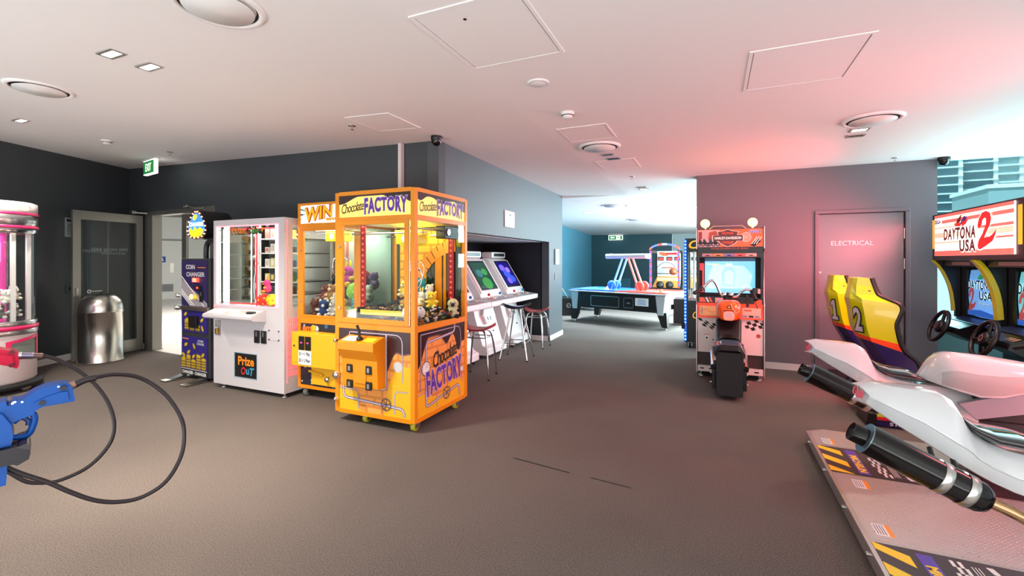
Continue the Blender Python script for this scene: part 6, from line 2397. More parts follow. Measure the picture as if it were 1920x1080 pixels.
# shield badge
bo = o + Vector((fw_ / 2 - .02, -.002, .108))
m = MB()
sh = [(-.115, .075), (-.045, .085), (0, .104), (.045, .085), (.115, .075), (.10, .035), (.165, .033), (.165, -.035), (.10, -.035), (.075, -.07), (0, -.104), (-.075, -.07), (-.10, -.035), (-.165, -.035), (-.165, .033), (-.10, .035)]
m.flat([(a * 1.07, b * 1.06) for a, b in sh], bo, VX, VZ, mat('shield_edge', S(240, 206, 196), .35, em=.15))
m.flat(sh, bo - VY * .0006, VX, VZ, mat('shield_dark', S(96, 28, 26), .35))
m.flat([(-.155, .025), (.155, .025), (.155, -.027), (-.155, -.027)], bo - VY * .0012, VX, VZ, mat('shield_bar', S(74, 24, 26), .35))
sb = m.build('shield_badge', hd)
m = MB()
m.text('HARLEY-DAVIDSON', (0, 0), .295, bo - VY * .002, VX, VZ, mat('shield_letter', S(246, 226, 220), .4, em=.3), h=.034, bold=.035)
m.build('header_lettering', hd)
m = MB()
m.text('MOTOR', (0, .058), .13, bo - VY * .002, VX, VZ, ORG, h=.026, bold=.04)
m.build('header_lettering', hd)
m = MB()
m.text('CYCLES', (0, -.056), .13, bo - VY * .002, VX, VZ, ORG, h=.032, bold=.04)
m.build('header_lettering', hd)
m = MB()
m.text('SEGA', (.64, .183), .13, o - VY * .003, VX, VZ, mat('letter_white', S(240, 240, 245), .4), h=.036, bold=.06)
m.text('SEGA', (.64, .183), .125, o - VY * .0036, VX, VZ, mat('letter_blue', S(50, 90, 190), .4, em=.2), h=.032, bold=.03)
m.build('maker_lettering', hd)
m = MB()
m.box((X0 + .02, Y0 - .008, 1.575), (X1 - .02, Y0 + .02, 1.622), BLK)
m.box((X0 + .02, Y0 + .0, 1.49), (X1 - .02, Y0 + .04, 1.575), BLK)
m.build('speaker_bar', t)
MB().text('Harley-Davidson & L.A. Riders', (fw_ / 2, -.022), .42, o - VY * .001, VX, VZ, mat('letter_rust', S(170, 70, 60), .4), h=.034, shear=.25, bold=.02).build('subtitle_lettering', t)
m = MB()
cs = [(190, 140, 150), (220, 140, 80), (130, 120, 170), (236, 96, 100), (226, 160, 150)]
zf0 = Vector((-.133, Y0 - .002, 1.503))
stp = MB().box((-.135, Y0 - .004, 1.503), (.475, Y0 + .0, 1.542), BLKM).build('bike_strip', t)
for k, c in enumerate(cs):
    m = MB()
    m.flat([(.121 * k, 0), (.121 * k + .119, 0), (.121 * k + .119, .038), (.121 * k, .038)], zf0 - VY * .003, VX, VZ, mat('strip_%d' % k, S(*c), .4))
    m.flat([(.121 * k + .03, .006), (.121 * k + .09, .006), (.121 * k + .085, .014), (.121 * k + .06, .020), (.121 * k + .04, .014)], zf0 - VY * .0036, VX, VZ, BLKM)
    m.build('strip_picture', stp)
# screen recess
m = MB()
m.box((X0 + .02, Y0 + .16, 1.0), (X1 - .02, Y0 + .18, 1.50), BLKM)
m.box((X0 + .02, Y0 + .02, 1.0), (X0 + .04, Y0 + .16, 1.50), BLK)
m.box((X1 - .04, Y0 + .02, 1.0), (X1 - .02, Y0 + .16, 1.50), BLK)
m.build('screen_surround', t)
SCB = mat('screen_cyan', S(120, 200, 235), .2, em=.75, emcol=S(110, 205, 245))
m = MB().box((-.105, Y0 + .145, 1.045), (.467, Y0 + .158, 1.445), SCB)
s_ = m.build('screen', t)
MB().box((-.105, Y0 + .145, 1.446), (.467, Y0 + .158, 1.485), mat('screen_top_blue', S(20, 80, 130), .2, em=.15)).build('screen_edge', s_)
so = Vector((-.105, Y0 + .1435, 1.045))
WS = mat('screen_white', S(210, 240, 248), .2, em=.9, emcol=S(215, 240, 250))
GS = mat('screen_grey_blue', S(140, 205, 228), .2, em=.74, emcol=S(140, 202, 226))
PB = mat('screen_pale_blue', S(160, 220, 240), .2, em=.8, emcol=S(160, 220, 245))
items = [([(.03, .05), (.5, .06), (.54, .22), (.45, .34), (.1, .36), (.04, .2)], PB, 0), ([(.2, .10), (.34, .08), (.36, .27), (.32, .33), (.24, .33), (.19, .26)], GS, .0006), ([(.225, .12), (.32, .10), (.335, .26), (.28, .29), (.23, .25)], PB, .0012)]
for P, M_, d in items:
    MB().flat(P, so - VY * d, VX, VZ, M_).build('screen_shape', s_)
m = MB()
for x in (.262, .300):
    m.ring((x, .358), .006, .017, so - VY * .002, VX, VZ, WS, n=16)
m.build('screen_digits', s_)
m = MB()
m.ring((.475, .055), .028, .034, so - VY * .002, VX, VZ, WS, n=20)
m.ring((.475, .055), .050, .056, so - VY * .002, VX, VZ, WS, n=20, a0=-.3, a1=3.4)
m.build('screen_dial', s_)
MB().text('IN TRACTION', (.10, .368), .15, so - VY * .002, VX, VZ, mat('screen_yellow', S(240, 230, 120), .3, em=.8), h=.012).build('screen_caption', s_) if False else None
MB().strip([(.02, .362), (.16, .360)], .010, so - VY * .002, VX, VZ, mat('screen_yellow', S(236, 226, 130), .3, em=.8)).build('screen_caption', s_)
m = MB().box((X0 + .022, Y0 + .10, 1.05), (-.115, Y0 + .143, 1.42), mat('side_art_red', S(230, 70, 76), .35, em=.15))
sa = m.build('side_art', t)
MB().box((X0 + .03, Y0 + .097, 1.06), (-.135, Y0 + .10, 1.33), BLKM).build('side_print', sa)
# dashboard: warning bar, orange sloping panel, chequered band, lower doors
m = MB().box((X0 + .02, Y0 + .0, .925), (X1 - .02, Y0 + .16, 1.0), BLK, .004)
db = m.build('dash_bar', t)
m = MB()
q = Vector((X0 + .02, Y0 - .002, .925))
m.flat([(.02, .01), (.10, .01), (.07, .068), (.02, .068)], q, VX, VZ, ORG)
m.flat([(.115, .01), (.135, .01), (.105, .068), (.085, .068)], q, VX, VZ, WPLA)
m.flat([(.15, .01), (.175, .01), (.145, .068), (.12, .068)], q, VX, VZ, ORG)
m.build('stripe_print', db)
m = MB()
m.flat([(.20, .005), (.31, .005), (.31, .068), (.20, .068)], q, VX, VZ, LILG)
m.build('caution_label', db)
MB().flat([(.63, -.01), (.71, -.01), (.71, .055), (.63, .055)], q, VX, VZ, ORG).build('orange_label', db)
m = MB().prism([(Y0 + .0, .925), (Y0 - .03, .74), (Y0 + .02, .74), (Y0 + .05, .925)], (X0 + .02, 0, 0), VY, VZ, VX * fw_, ORG)
op = m.build('orange_panel', t)
pv_ = Vector((0, .03, .185)).normalized()
q = Vector((X0 + .02, Y0 - .031, .74))
m = MB()
m.flat([(.02, .03), (.24, .03), (.24, .15), (.02, .15)], q - VY * .001, VX, pv_, mat('map_print', S(214, 170, 110), .4))
m.strip([(.03, .08), (.10, .11), (.16, .07), (.23, .10)], .01, q - VY * .0016, VX, pv_, mat('map_line', S(190, 130, 80), .4))
m.strip([(.05, .05), (.05, .13)], .012, q - VY * .0016, VX, pv_, mat('map_blue', S(120, 130, 160), .4))
m.build('map_card', op)
m = MB()
m.flat([(.50, .02), (.70, .02), (.70, .14), (.50, .14)], q - VY * .001, VX, pv_, BEI)
for k in range(3):
    m.flat([(.505 + .065 * k, .025), (.555 + .065 * k, .025), (.555 + .065 * k, .05), (.505 + .065 * k, .05)], q - VY * .0016, VX, pv_, [mat('map_blue', S(120, 130, 160)), BLKM, mat('map_blue', S(120, 130, 160))][k])
m.strip([(.52, .11), (.60, .11)], .02, q - VY * .0016, VX, pv_, ORG)
m.build('instruction_card', op)
m = MB()
m.box((X0 + .02, Y0 - .012, .31), (X1 - .02, Y0 + .02, .74), MIDW)
lp = m.build('lower_panel', t)
m = MB()
for half, x0 in ((0, .0), (1, .50)):
    for r_ in range(3):
        for c in range(6):
            if (r_ + c + half) % 2 == 0:
                f = lambda a, b: (x0 + a * .24, .405 - b * .034 + (.02 * math.sin(a * 5 + 1.2) if half == 0 else .018 * math.sin(a * 5 - 1.6)) + (-.03 * a if half == 0 else .015 * a))
                sk = -.02 if half else -.02
                P = []
                for a, b in ((c / 6, r_), ((c + 1) / 6, r_), ((c + 1) / 6, r_ + 1), (c / 6, r_ + 1)):
                    x, z = f(a, b)
                    P.append((x + b * .022, z - .0))
                m.flat([(min(max(x, 0.0), .722), z) for x, z in P], (X0 + .02, Y0 - .0135, .31), VX, VZ, BLKM)
m.build('chequer_print', lp)
for x0, x1 in ((X0 + .04, X0 + .21),):
    m = MB()
    m.box((x0, Y0 - .018, .32), (x1, Y0 - .012, .59), MIDW, .002)
    dd = m.build('service_door', t)
    MB().cyl((x1 - .015, Y0 - .018, .47), (x1 - .015, Y0 - .024, .47), .008, BLK, n=10).build('lock', dd)
    m = MB()
    m.flat([(.05, .17), (.10, .17), (.10, .20), (.09, .22), (.06, .22), (.05, .20)], (x0 + .01, Y0 - .0185, .30), VX, VZ, WPLA)
    m.disc((.075, .19), .012, (x0 + .01, Y0 - .0195, .30), VX, VZ, BLKM, n=12)
    m.strip([(.04, .232), (.11, .232)], .006, (x0 + .01, Y0 - .0185, .30), VX, VZ, ORG)
    m.build('crest_sticker', dd)
MB().disc((0, 0), .024, (X1 - .07, Y0 - .0135, .545), VX, VZ, mat('badge_red', S(190, 60, 50), .4)).build('round_badge', t)
m = MB()
m.box((X0 + .02, Y0 + .005, .15), (X1 - .02, Y0 + .03, .31), mat('kick_grille', S(62, 44, 44), .6))
m.build('kick_grille', t)
m = MB()
for a, b in (((X0 + .50, Y0 - .02, .145), (X0 + .515, Y0 + .005, .31)), ((X0 + .36, Y0 - .02, .300), (X0 + .515, Y0 + .005, .312))):
    m.box(a, b, TRIMC)
m.box((X0 + .34, Y0 - .03, .19), (X0 + .49, Y0 + .005, .23), MIDW, .004)
m.build('coin_return', t)
m = MB()
m.box((X0 + .02, Y0 - .022, .07), (X0 + .25, Y0 + .03, .145), MIDW, .003)
m.box((X0 + .50, Y0 - .022, .07), (X1 - .02, Y0 + .03, .145), MIDW, .003)
m.box((X0 + .25, Y0 - .02, .07), (X0 + .50, Y0 + .03, .145), BLK)
kb = m.build('kick_board', t)
for x, w_ in ((X0 + .07, .045), (X0 + .18, .06), (X1 - .09, .05), (X1 - .2, .05)):
    MB().box((x - w_ / 2, Y0 - .0235, .10), (x + w_ / 2, Y0 - .021, .116), BLK).build('vent_slot', kb)
m = MB().box((X1 + .001, Y0 + .1, .28), (X1 + .012, Y0 + .16, .36), WPLA, .002)
m.build('side_label', t)
for x, y in ((X0 + .06, Y0 + .05), (X1 - .06, Y0 + .05), (X0 + .06, Y1 - .06), (X1 - .06, Y1 - .06)):
    m = MB().lathe([(.03, 0), (.03, .015), (.012, .02), (.012, .07)], STEEL, (x, y, 0), 14)
    m.build('levelling_foot', t)
# top rail and amber lamps
m = MB()
m.tube([(X0 + .10, Y0 + .10, 1.845), (X0 + .15, Y0 + .10, 1.845), (X0 + .20, Y0 + .10, 1.885), (X1 - .24, Y0 + .10, 1.885), (X1 - .19, Y0 + .10, 1.845), (X1 - .05, Y0 + .10, 1.845)], .007, TRIMC, n=8)
m.build('top_rail', t)
AMB = mat('amber_lamp', S(255, 170, 40), .25, em=9, emcol=(1, .52, .09, 1))
for x in (X0 + .105, X1 - .125):
    m = MB().cyl((x, Y0 + .08, 1.84), (x, Y0 + .08, 1.875), .012, CHROME, n=10)
    m.lathe([(.001, .055), (.03, .05), (.05, .02), (.054, 0)], CHROME, (x, Y0 + .07, 1.92), 20, axis=(0, 1, 0))
    lh = m.build('lamp_housing', t)
    MB().lathe([(.054, 0), (.05, -.02), (.03, -.034), (.001, -.038)], AMB, (x, Y0 + .07, 1.92), 20, axis=(0, 1, 0)).build('lens', lh)
    point('amber_lamp_light', (x, Y0 - .02, 1.93), 1.6, (1, .55, .15), .04)

# motorcycle ride in front (its own body, bolted to the cabinet)
cx_ = .150
fo = MB()
rings = []
for y, w_, z0, z1 in ((5.45, .055, .80, .90), (5.47, .10, .795, .965), (5.56, .125, .80, 1.005), (5.72, .13, .80, 1.01), (5.90, .11, .80, .99), (6.02, .075, .82, .95)):
    ring = []
    for j in range(20):
        a = 2 * PI * j / 20
        ca, sa_ = math.cos(a), math.sin(a)
        e = lambda v: math.copysign(abs(v) ** .62, v)
        ring.append((cx_ + w_ * e(ca), y, (z0 + z1) / 2 + (z1 - z0) / 2 * e(sa_)))
    rings.append(ring)
fo.loft(rings, mat('tank_orange', S(246, 92, 26), .18, coat=.5))
tk = fo.build('fuel_tank', t)
m = MB()
m.flat([(-.035, .845), (.035, .845), (.03, .885), (-.03, .885)], (cx_, 5.448, 0), VX, VZ, LILG)
m.disc((0, .945), .022, (cx_, 5.458, 0), VX, VZ, BLKM)
m.disc((0, .945), .014, (cx_, 5.457, 0), VX, VZ, mat('tank_gold', S(220, 150, 40), .4))
m.strip([(-.05, .905), (.05, .905)], .014, (cx_, 5.452, 0), VX, VZ, BLKM)
m.build('tank_sticker', tk)
m = MB()
m.tube([(cx_ + .02, 5.47, .985), (cx_ + .035, 5.455, .93), (cx_ + .07, 5.452, .885), (cx_ + .10, 5.46, .92), (cx_ + .105, 5.50, .985)], .004, BEI, n=6, sub=5)
m.build('tank_line', tk)
m = MB()   # centre body under the tank, saddle, tail
m.loft([[(cx_ - .10, 5.36, .02), (cx_ + .10, 5.36, .02), (cx_ + .11, 5.36, .60), (cx_ - .11, 5.36, .60)], [(cx_ - .12, 5.6, .06), (cx_ + .12, 5.6, .06), (cx_ + .13, 5.6, .80), (cx_ - .13, 5.6, .80)], [(cx_ - .11, 6.17, .06), (cx_ + .11, 6.17, .06), (cx_ + .10, 6.17, .82), (cx_ - .10, 6.17, .82)]], BLK, smooth=False)
m.build('bike_body', t, bevel=.02)
m = MB()
m.loft([[(cx_ - .12, 5.18, .05), (cx_ + .12, 5.18, .05), (cx_ + .13, 5.18, .50), (cx_ - .13, 5.18, .50)], [(cx_ - .125, 5.42, .02), (cx_ + .125, 5.42, .02), (cx_ + .14, 5.42, .56), (cx_ - .14, 5.42, .56)]], BLKM, smooth=False)
m.build('rear_mudguard', t, bevel=.03)
m = MB()   # saddle, glossy, octagonal back edge
SAD = mat('saddle_gloss', S(70, 84, 100), .12, coat=.6)
for_ = [[(-.14, .545), (-.10, .60), (-.075, .615), (.075, .615), (.10, .60), (.14, .545)], [(-.145, .50), (-.105, .575), (-.08, .585), (.08, .585), (.105, .575), (.145, .50)]]
m.loft([[(cx_ + a, 5.40, b) for a, b in for_[0]], [(cx_ + a, 5.20, b - .01) for a, b in for_[1]]], SAD, smooth=False, closed=False, caps=False)
m.loft([[(cx_ + a, 5.20, b - .01) for a, b in for_[1]], [(cx_ + a * .98, 5.165, b - .06) for a, b in for_[1]]], BLK, smooth=False, closed=False, caps=False)
m.build('rear_seat', t)
m = MB()
rings = []
for y, w_, z in ((5.36, .10, .60), (5.45, .12, .635), (5.55, .11, .70), (5.60, .07, .79)):
    rings.append([(cx_ + w_ * math.cos(PI * j / 10), y, z + .03 * math.sin(PI * j / 10)) for j in range(11)])
m.loft(rings, BLK, closed=False, caps=False)
m.build('saddle', t)
m = MB()
for a, b in (((-.055, .665), (-.005, .705)), ((.005, .665), (.055, .705))):
    m.ring(((a[0] + b[0]) / 2, .685), .014, .024, (cx_, 5.515, 0), VX, VZ, BEI, n=4, a0=PI / 4, a1=PI / 4 + 2 * PI)
m.flat([(-.055, .635), (.06, .635), (.06, .655), (-.055, .655)], (cx_, 5.515, -.002), VX, VZ, BEI)
m.build('seat_label', t)
for s_ in (-1, 1):
    m = MB()
    m.cyl((cx_ + s_ * .165, 5.85, .42), (cx_ + s_ * .155, 5.28, .325), .028, CHROME, n=18, caps=False)
    m.cyl((cx_ + s_ * .165, 5.85, .42), (cx_ + s_ * .1555, 5.30, .328), .024, BLKM, n=18)
    m.build('exhaust', t)
    m = MB().box((cx_ + s_ * .14 - .012, 5.25, .40), (cx_ + s_ * .14 + .012, 5.30, .45), mat('marker_pale', S(230, 190, 180), .4), .003)
    m.build('marker_light', t)
    m = MB().box((cx_ + s_ * .15 - .02, 5.40, .06), (cx_ + s_ * .15 + .02, 5.65, .30), BLK, .008)
    m.cyl((cx_ + s_ * .17, 5.45, .12), (cx_ + s_ * .19, 5.45, .12), .008, STEEL, n=8)
    m.cyl((cx_ + s_ * .17, 5.55, .20), (cx_ + s_ * .19, 5.55, .20), .008, STEEL, n=8)
    m.build('side_plate', t)
# fork crown, handlebar, grips, mirror
m = MB()
m.cyl((cx_, 6.02, .92), (cx_, 5.86, 1.04), .05, BLKM, n=16)
m.build('fork_head', t)
m = MB()
HBY = 5.85
m.tube([(-.175, HBY - .05, 1.09), (-.115, HBY, 1.135), (-.05, HBY, 1.205), (-.005, HBY, 1.215), (.03, HBY + .01, 1.16), (.075, HBY + .02, 1.055), (.12, HBY + .03, 1.035), (.19, HBY + .03, 1.03), (.25, HBY + .02, 1.04), (.30, HBY + .01, 1.10), (.345, HBY, 1.12), (.39, HBY, 1.11), (.435, HBY - .05, 1.07)], .014, CHROME, n=10, sub=5)
hb = m.build('handlebar', t)
m = MB().cyl((-.215, HBY - .075, 1.065), (-.12, HBY - .015, 1.13), .022, RUBBER, n=12)
m.build('grip', hb)
m = MB().cyl((.395, HBY - .02, 1.105), (.43, HBY - .11, 1.01), .022, RUBBER, n=12)
m.build('grip', hb)
m = MB()
m.box((.40, HBY - .06, 1.07), (.47, HBY, 1.14), BLK, .012)
m.box((.452, HBY - .064, 1.078), (.478, HBY - .02, 1.132), mat('mirror_pink', S(220, 150, 150), .2, metal=.3), .004)
m.build('brake_reservoir', hb)
m = MB()
m.tube([(-.10, HBY - .02, 1.13), (-.13, HBY - .03, 1.12), (-.12, HBY - .06, 1.10)], .008, STEEL, n=6)
m.tube([(.39, HBY - .05, 1.08), (.42, HBY - .06, 1.00), (.45, HBY - .06, .91)], .005, BLK, n=6, sub=4)
m.build('lever', hb)
for x in (.11, .185):
    MB().lathe([(.03, 0), (.03, .02), (.026, .028), (.001, .03)], CHROME, (x, HBY + .01, 1.05), 16).build('clamp_cap', hb)
m = MB().box((.335, HBY - .06, .92), (.365, HBY - .03, 1.06), RUBBER, .006)
m.build('brake_pedal_lever', hb)
# ------------------------------------------------------------------ twin racing game with marquee
DY = mat('racer_yellow', S(236, 206, 10), .25, coat=.3)
DO = mat('racer_orange', S(250, 74, 24), .3)
DN = mat('racer_navy', S(30, 20, 80), .3)
DB = mat('racer_black', S(18, 14, 16), .3)
DDK = mat('racer_dark_brown', S(50, 26, 30), .35)
t = thing('racing_game', 'twin car racing game with red lit marquee and two yellow bucket seats', 'arcade machine', (2.6, 5.87, 0))
RG = t
# marquee box
MX, MY0, MY1, MZ0, MZ1 = 2.30, 5.17, 6.665, 1.505, 1.955
m = MB()
m.box((MX + .006, MY0 - .10, MZ0 - .05), (MX + .30, MY1 + .10, MZ1 + .02), DDK, .01)
m.build('marquee_box', t)
MW = mat('marquee_white', S(255, 240, 232), .4, em=1.5, emcol=(1, .80, .74, 1))
m = MB().box((MX - .004, MY0, MZ0), (MX + .01, MY1, MZ1), MW)
mq = m.build('marquee', t)
o = Vector((MX - .006, MY1, MZ0))
MU = -VY
mw, mh = MY1 - MY0, MZ1 - MZ0
MR1 = mat('marquee_rose', S(236, 110, 100), .4, em=.75, emcol=(1, .16, .13, 1))
MR2 = mat('marquee_peach', S(250, 200, 170), .4, em=.9, emcol=(1, .5, .36, 1))
for k, (z0, z1, M_, x0, x1) in enumerate(((.93, 1, MR1, 0, 1), (.78, .86, MR1, .12, 1), (.885, .905, MR2, .2, 1), (0, .12, MR1, 0, 1), (.30, .34, MR2, 0, .5), (.44, .56, MR2, 0, .45), (.56, .62, MR1, .62, 1), (.33, .37, MR1, .68, 1), (.42, .54, MR2, .68, 1), (.66, .70, MR2, .0, .35))):
    MB().flat([(x0 * mw, z0 * mh), (x1 * mw, z0 * mh), (x1 * mw, z1 * mh), (x0 * mw, z1 * mh)], o - VX * (.0004 * k + .0004), MU, VZ, M_).build('stripe_print', mq)
LRED = mat('marquee_red', S(224, 16, 20), .4, em=.55, emcol=(1, .02, .02, 1))
LDRK = mat('marquee_maroon', S(104, 20, 26), .4, em=.12, emcol=(.6, .03, .04, 1))
LEDG = mat('marquee_cream_edge', S(255, 240, 220), .4, em=1.5, emcol=(1, .85, .75, 1))
o2 = o - VX * .007
m = MB()
for M_, bb, d in ((LEDG, .075, 0), (LDRK, .045, .002)):
    m.text('DAYTONA', (.385 * mw, .505 * mh), .44 * mw, o2 - VX * d, MU, VZ, M_, h=.28 * mh if bb < .05 else .32 * mh, bold=bb, shear=.1, space=1.14)
    m.text('USA', (.50 * mw, .215 * mh), .21 * mw, o2 - VX * d, MU, VZ, M_, h=.27 * mh if bb < .05 else .31 * mh, bold=bb, space=1.14)
m.build('title_lettering', mq)
two = [(.02, .62), (.06, .80), (.17, .97), (.30, 1.0), (.42, .93), (.46, .78), (.42, .62), (.30, .40), (.24, .28), (.40, .30), (.50, .36), (.62, .48), (.58, .34), (.50, .18), (.30, .06), (.10, -.04), (.04, .0), (.03, .10), (.06, .22), (.20, .42), (.29, .62), (.30, .78), (.25, .82), (.19, .76), (.16, .62), (.09, .56)]
m = MB()
for M_, k, d in ((LEDG, 1.06, .0005), (LRED, 1.0, .0025)):
    m.flat([((.62 + .36 * ((a - .3) * k + .3)) * mw, (.14 + .76 * ((b - .5) * k + .5)) * mh) for a, b in two], o2 - VX * d, MU, VZ, M_)
m.build('number_lettering', mq)
m = MB()
fc = [LRED, mat('flag_orange', S(240, 130, 20), .4, em=.5), LDRK, mat('flag_violet', S(90, 50, 140), .4, em=.2), LRED]
for k, P in enumerate(([(.31, .72), (.37, .78), (.35, .70)], [(.36, .80), (.43, .93), (.41, .76), (.36, .68)], [(.40, .70), (.46, .88), (.50, .84), (.46, .68)], [(.43, .74), (.52, .80), (.49, .70), (.44, .64)], [(.33, .70), (.40, .76), (.43, .66), (.36, .66)])):
    m = MB()
    m.flat([(a * mw, b * mh) for a, b in P], o2 - VX * (.003 + .0005 * k), MU, VZ, fc[(k + 1) % 5])
    m.build('flag_emblem', mq)
MB().text('SEGA', (.065 * mw, .835 * mh), .10 * mw, o2, MU, VZ, mat('letter_violet', S(90, 40, 110), .4), h=.10 * mh, bold=.05).build('maker_lettering', mq)
for y0, y1, x in ((MY1 + .03, MY1 + .085, MX + .002), (MY0 - .085, MY0 - .03, MX + .002)):
    m = MB().box((x, y0, MZ0 + .08), (x + .02, y1, MZ1 - .04), mat('amber_side_lens', S(250, 170, 20), .3, em=.6, emcol=(1, .5, .03, 1)), .004)
    m.build('side_lens', t)
# cabinet sides with curved yellow fronts
edge = [(2.295, 1.455), (2.34, 1.40), (2.385, 1.32), (2.43, 1.20), (2.455, 1.09), (2.468, .98), (2.474, .88)]
for yy, ah in ((6.76, .012), (5.87, .035), (4.98, .035)):
    m = MB()
    prof = [(a + .03, b) for a, b in edge] + [(2.5, .70), (2.9, .62), (3.3, .60), (3.3, 1.46)]
    m.prism(prof, (0, yy - .02, 0), VX, VZ, VY * .04, DB)
    m.build('side_wall', t)
    m = MB()
    fr_ = spline([Vector((a, 0, b)) for a, b in edge], 4)
    rings = [[(p.x, yy - ah, p.z), (p.x, yy + ah, p.z), (p.x + .045, yy + ah, p.z + .01), (p.x + .045, yy - ah, p.z + .01)] for p in fr_]
    m.loft(rings, DY, smooth=False)
    m.build('yellow_arch', t)
m = MB()
m.box((2.9, 5.0, .08), (3.3, 6.74, .62), DB)
m.box((3.26, 4.98, .6), (3.3, 6.76, 1.46), DB)
m.build('cabinet_back', t)
SB1 = mat('race_screen_sky', S(110, 170, 235), .2, em=.6, emcol=S(110, 180, 245))
SB2 = mat('race_screen_cyan', S(120, 210, 220), .2, em=.6, emcol=S(120, 215, 225))
STX = mat('race_screen_letter', S(30, 46, 80), .3)
SRD = mat('race_screen_red', S(190, 80, 90), .3, em=.3)
for k, yc in enumerate((6.315, 5.425)):
    m = MB()
    m.box((2.40, yc - .41, 1.39), (2.95, yc + .41, 1.45), DDK, .004)
    hdn = m.build('visor', t)
    MB().box((2.40, yc - .16, 1.405), (2.398, yc + .22, 1.440), mat('visor_label', S(190, 150, 144), .5)).build('visor_label', hdn)
    m = MB()
    m.box((2.55, yc - .41, .80), (2.60, yc - .30, 1.39), DB)
    m.box((2.55, yc + .30, .80), (2.60, yc + .41, 1.39), DB)
    m.box((2.60, yc - .41, .80), (2.64, yc + .41, 1.39), DB)
    m.build('screen_surround', t)
    T_ = Matrix(((0, 0, 1, 2.545), (-1, 0, 0, yc), (0, 1, 0, 1.105), (0, 0, 0, 1)))
    rings = []
    m = MB()
    n = 8
    vs, fs = [], []
    for i in range(n + 1):
        for j in range(n + 1):
            a, b = -1 + 2 * i / n, -1 + 2 * j / n
            vs.append(T_ @ Vector((.29 * a * (1 - .03 * b * b), .25 * b * (1 - .03 * a * a), .035 * (a * a + b * b) / 2)))
    for i in range(n):
        for j in range(n):
            q = i * (n + 1) + j
            fs.append((q, q + n + 1, q + n + 2, q + 1))
    m.add(vs, fs, SB1 if k == 0 else SB2, True)
    sc = m.build('screen', t)
    so = Vector((2.5435, yc, 1.105))
    m = MB()
    for M_, bb, d in ((WS, .07, 0), (STX, .03, .001)):
        m.text('DAYTONA', (-.02, .09), .46, so - VX * d, -VY, VZ, M_, h=.10, bold=bb)
        m.text('USA', (.10, -.02), .24, so - VX * d, -VY, VZ, M_, h=.09, bold=bb)
        m.text('POWER EDITION', (.08, -.10), .26, so - VX * d, -VY, VZ, M_, h=.032, bold=bb * .6)
    m.build('screen_title', sc)
    m = MB()
    m.flat([(-.24 + .26 * a, -.19 + .25 * b) for a, b in two], so - VX * .002, -VY, VZ, SRD)
    m.build('screen_number', sc)
    MB().flat([(-.06, .15), (.0, .21), (.08, .17), (.02, .15)], so - VX * .002, -VY, VZ, mat('screen_leaf', S(40, 170, 90), .3, em=.4)).build('screen_emblem', sc)
    MB().flat([(-.26, -.24), (.26, -.24), (.26, -.20), (.0, -.17), (-.26, -.19)], so + VX * .001, -VY, VZ, mat('screen_blue_band', S(40, 100, 200), .3, em=.5)).build('screen_shape', sc)
    # dash, gauges, column, wheel
    m = MB()
    m.prism([(2.58, .83), (2.40, .80), (2.28, .755), (2.26, .70), (2.44, .60), (2.60, .62)], (0, yc - .24, 0), VX, VZ, VY * .50, DB)
    m.prism([(2.59, .84), (2.40, .81), (2.44, .78), (2.6, .78)], (0, yc - .40, 0), VX, VZ, VY * .80, mat('dash_blue_black', S(46, 56, 92), .3))
    ds = m.build('dashboard', t, bevel=.008)
    dv = Vector((.12, 0, .045)).normalized()
    for j in range(3):
        yy = yc - .09 - .055 * j
        m = MB()
        m.flat([(.02, -.018), (.075, -.018), (.075, .018), (.05, .02), (.02, .012)], (2.285, yy, .760), dv, VY, mat('dash_button_pale', S(200, 150, 130), .35))
        m.build('view_button', ds)
    wc = Vector((2.20, yc - .02, .755))
    wn_ = Vector((-.93, 0, .36)).normalized()
    wu_ = VY
    wv_ = wn_.cross(wu_)
    m = MB()
    m.tube([wc + wu_ * (.165 * math.cos(2 * PI * i / 36)) + wv_ * (.165 * math.sin(2 * PI * i / 36)) for i in range(36)], .019, mat('wheel_leather', S(32, 20, 22), .3), n=10, closed=True)
    wl = m.build('steering_wheel', t)
    m = MB()
    for a in (R(10), R(170), R(270)):
        p = wc + wu_ * (.16 * math.cos(a)) + wv_ * (.16 * math.sin(a))
        m.tube([wc - wn_ * .02, p], .016, DB, n=8)
    m.lathe([(.065, -.03), (.07, .0), (.05, .018), (.001, .022)], DB, wc, 24, axis=wn_)
    m.build('spokes', wl)
    m = MB()
    m.ring((0, 0), .022, .032, wc + wn_ * .024, wu_, wv_, STEEL, n=20)
    m.build('hub_badge', wl)
    m = MB().cyl(wc - wn_ * .02, wc - wn_ * .20, .035, DB, n=14)
    m.build('steering_column', t)
    m = MB().cyl((2.52, yc - .1, .1), (2.52, yc - .1, .62), .03, DB, n=12)
    m.build('dash_post', t)
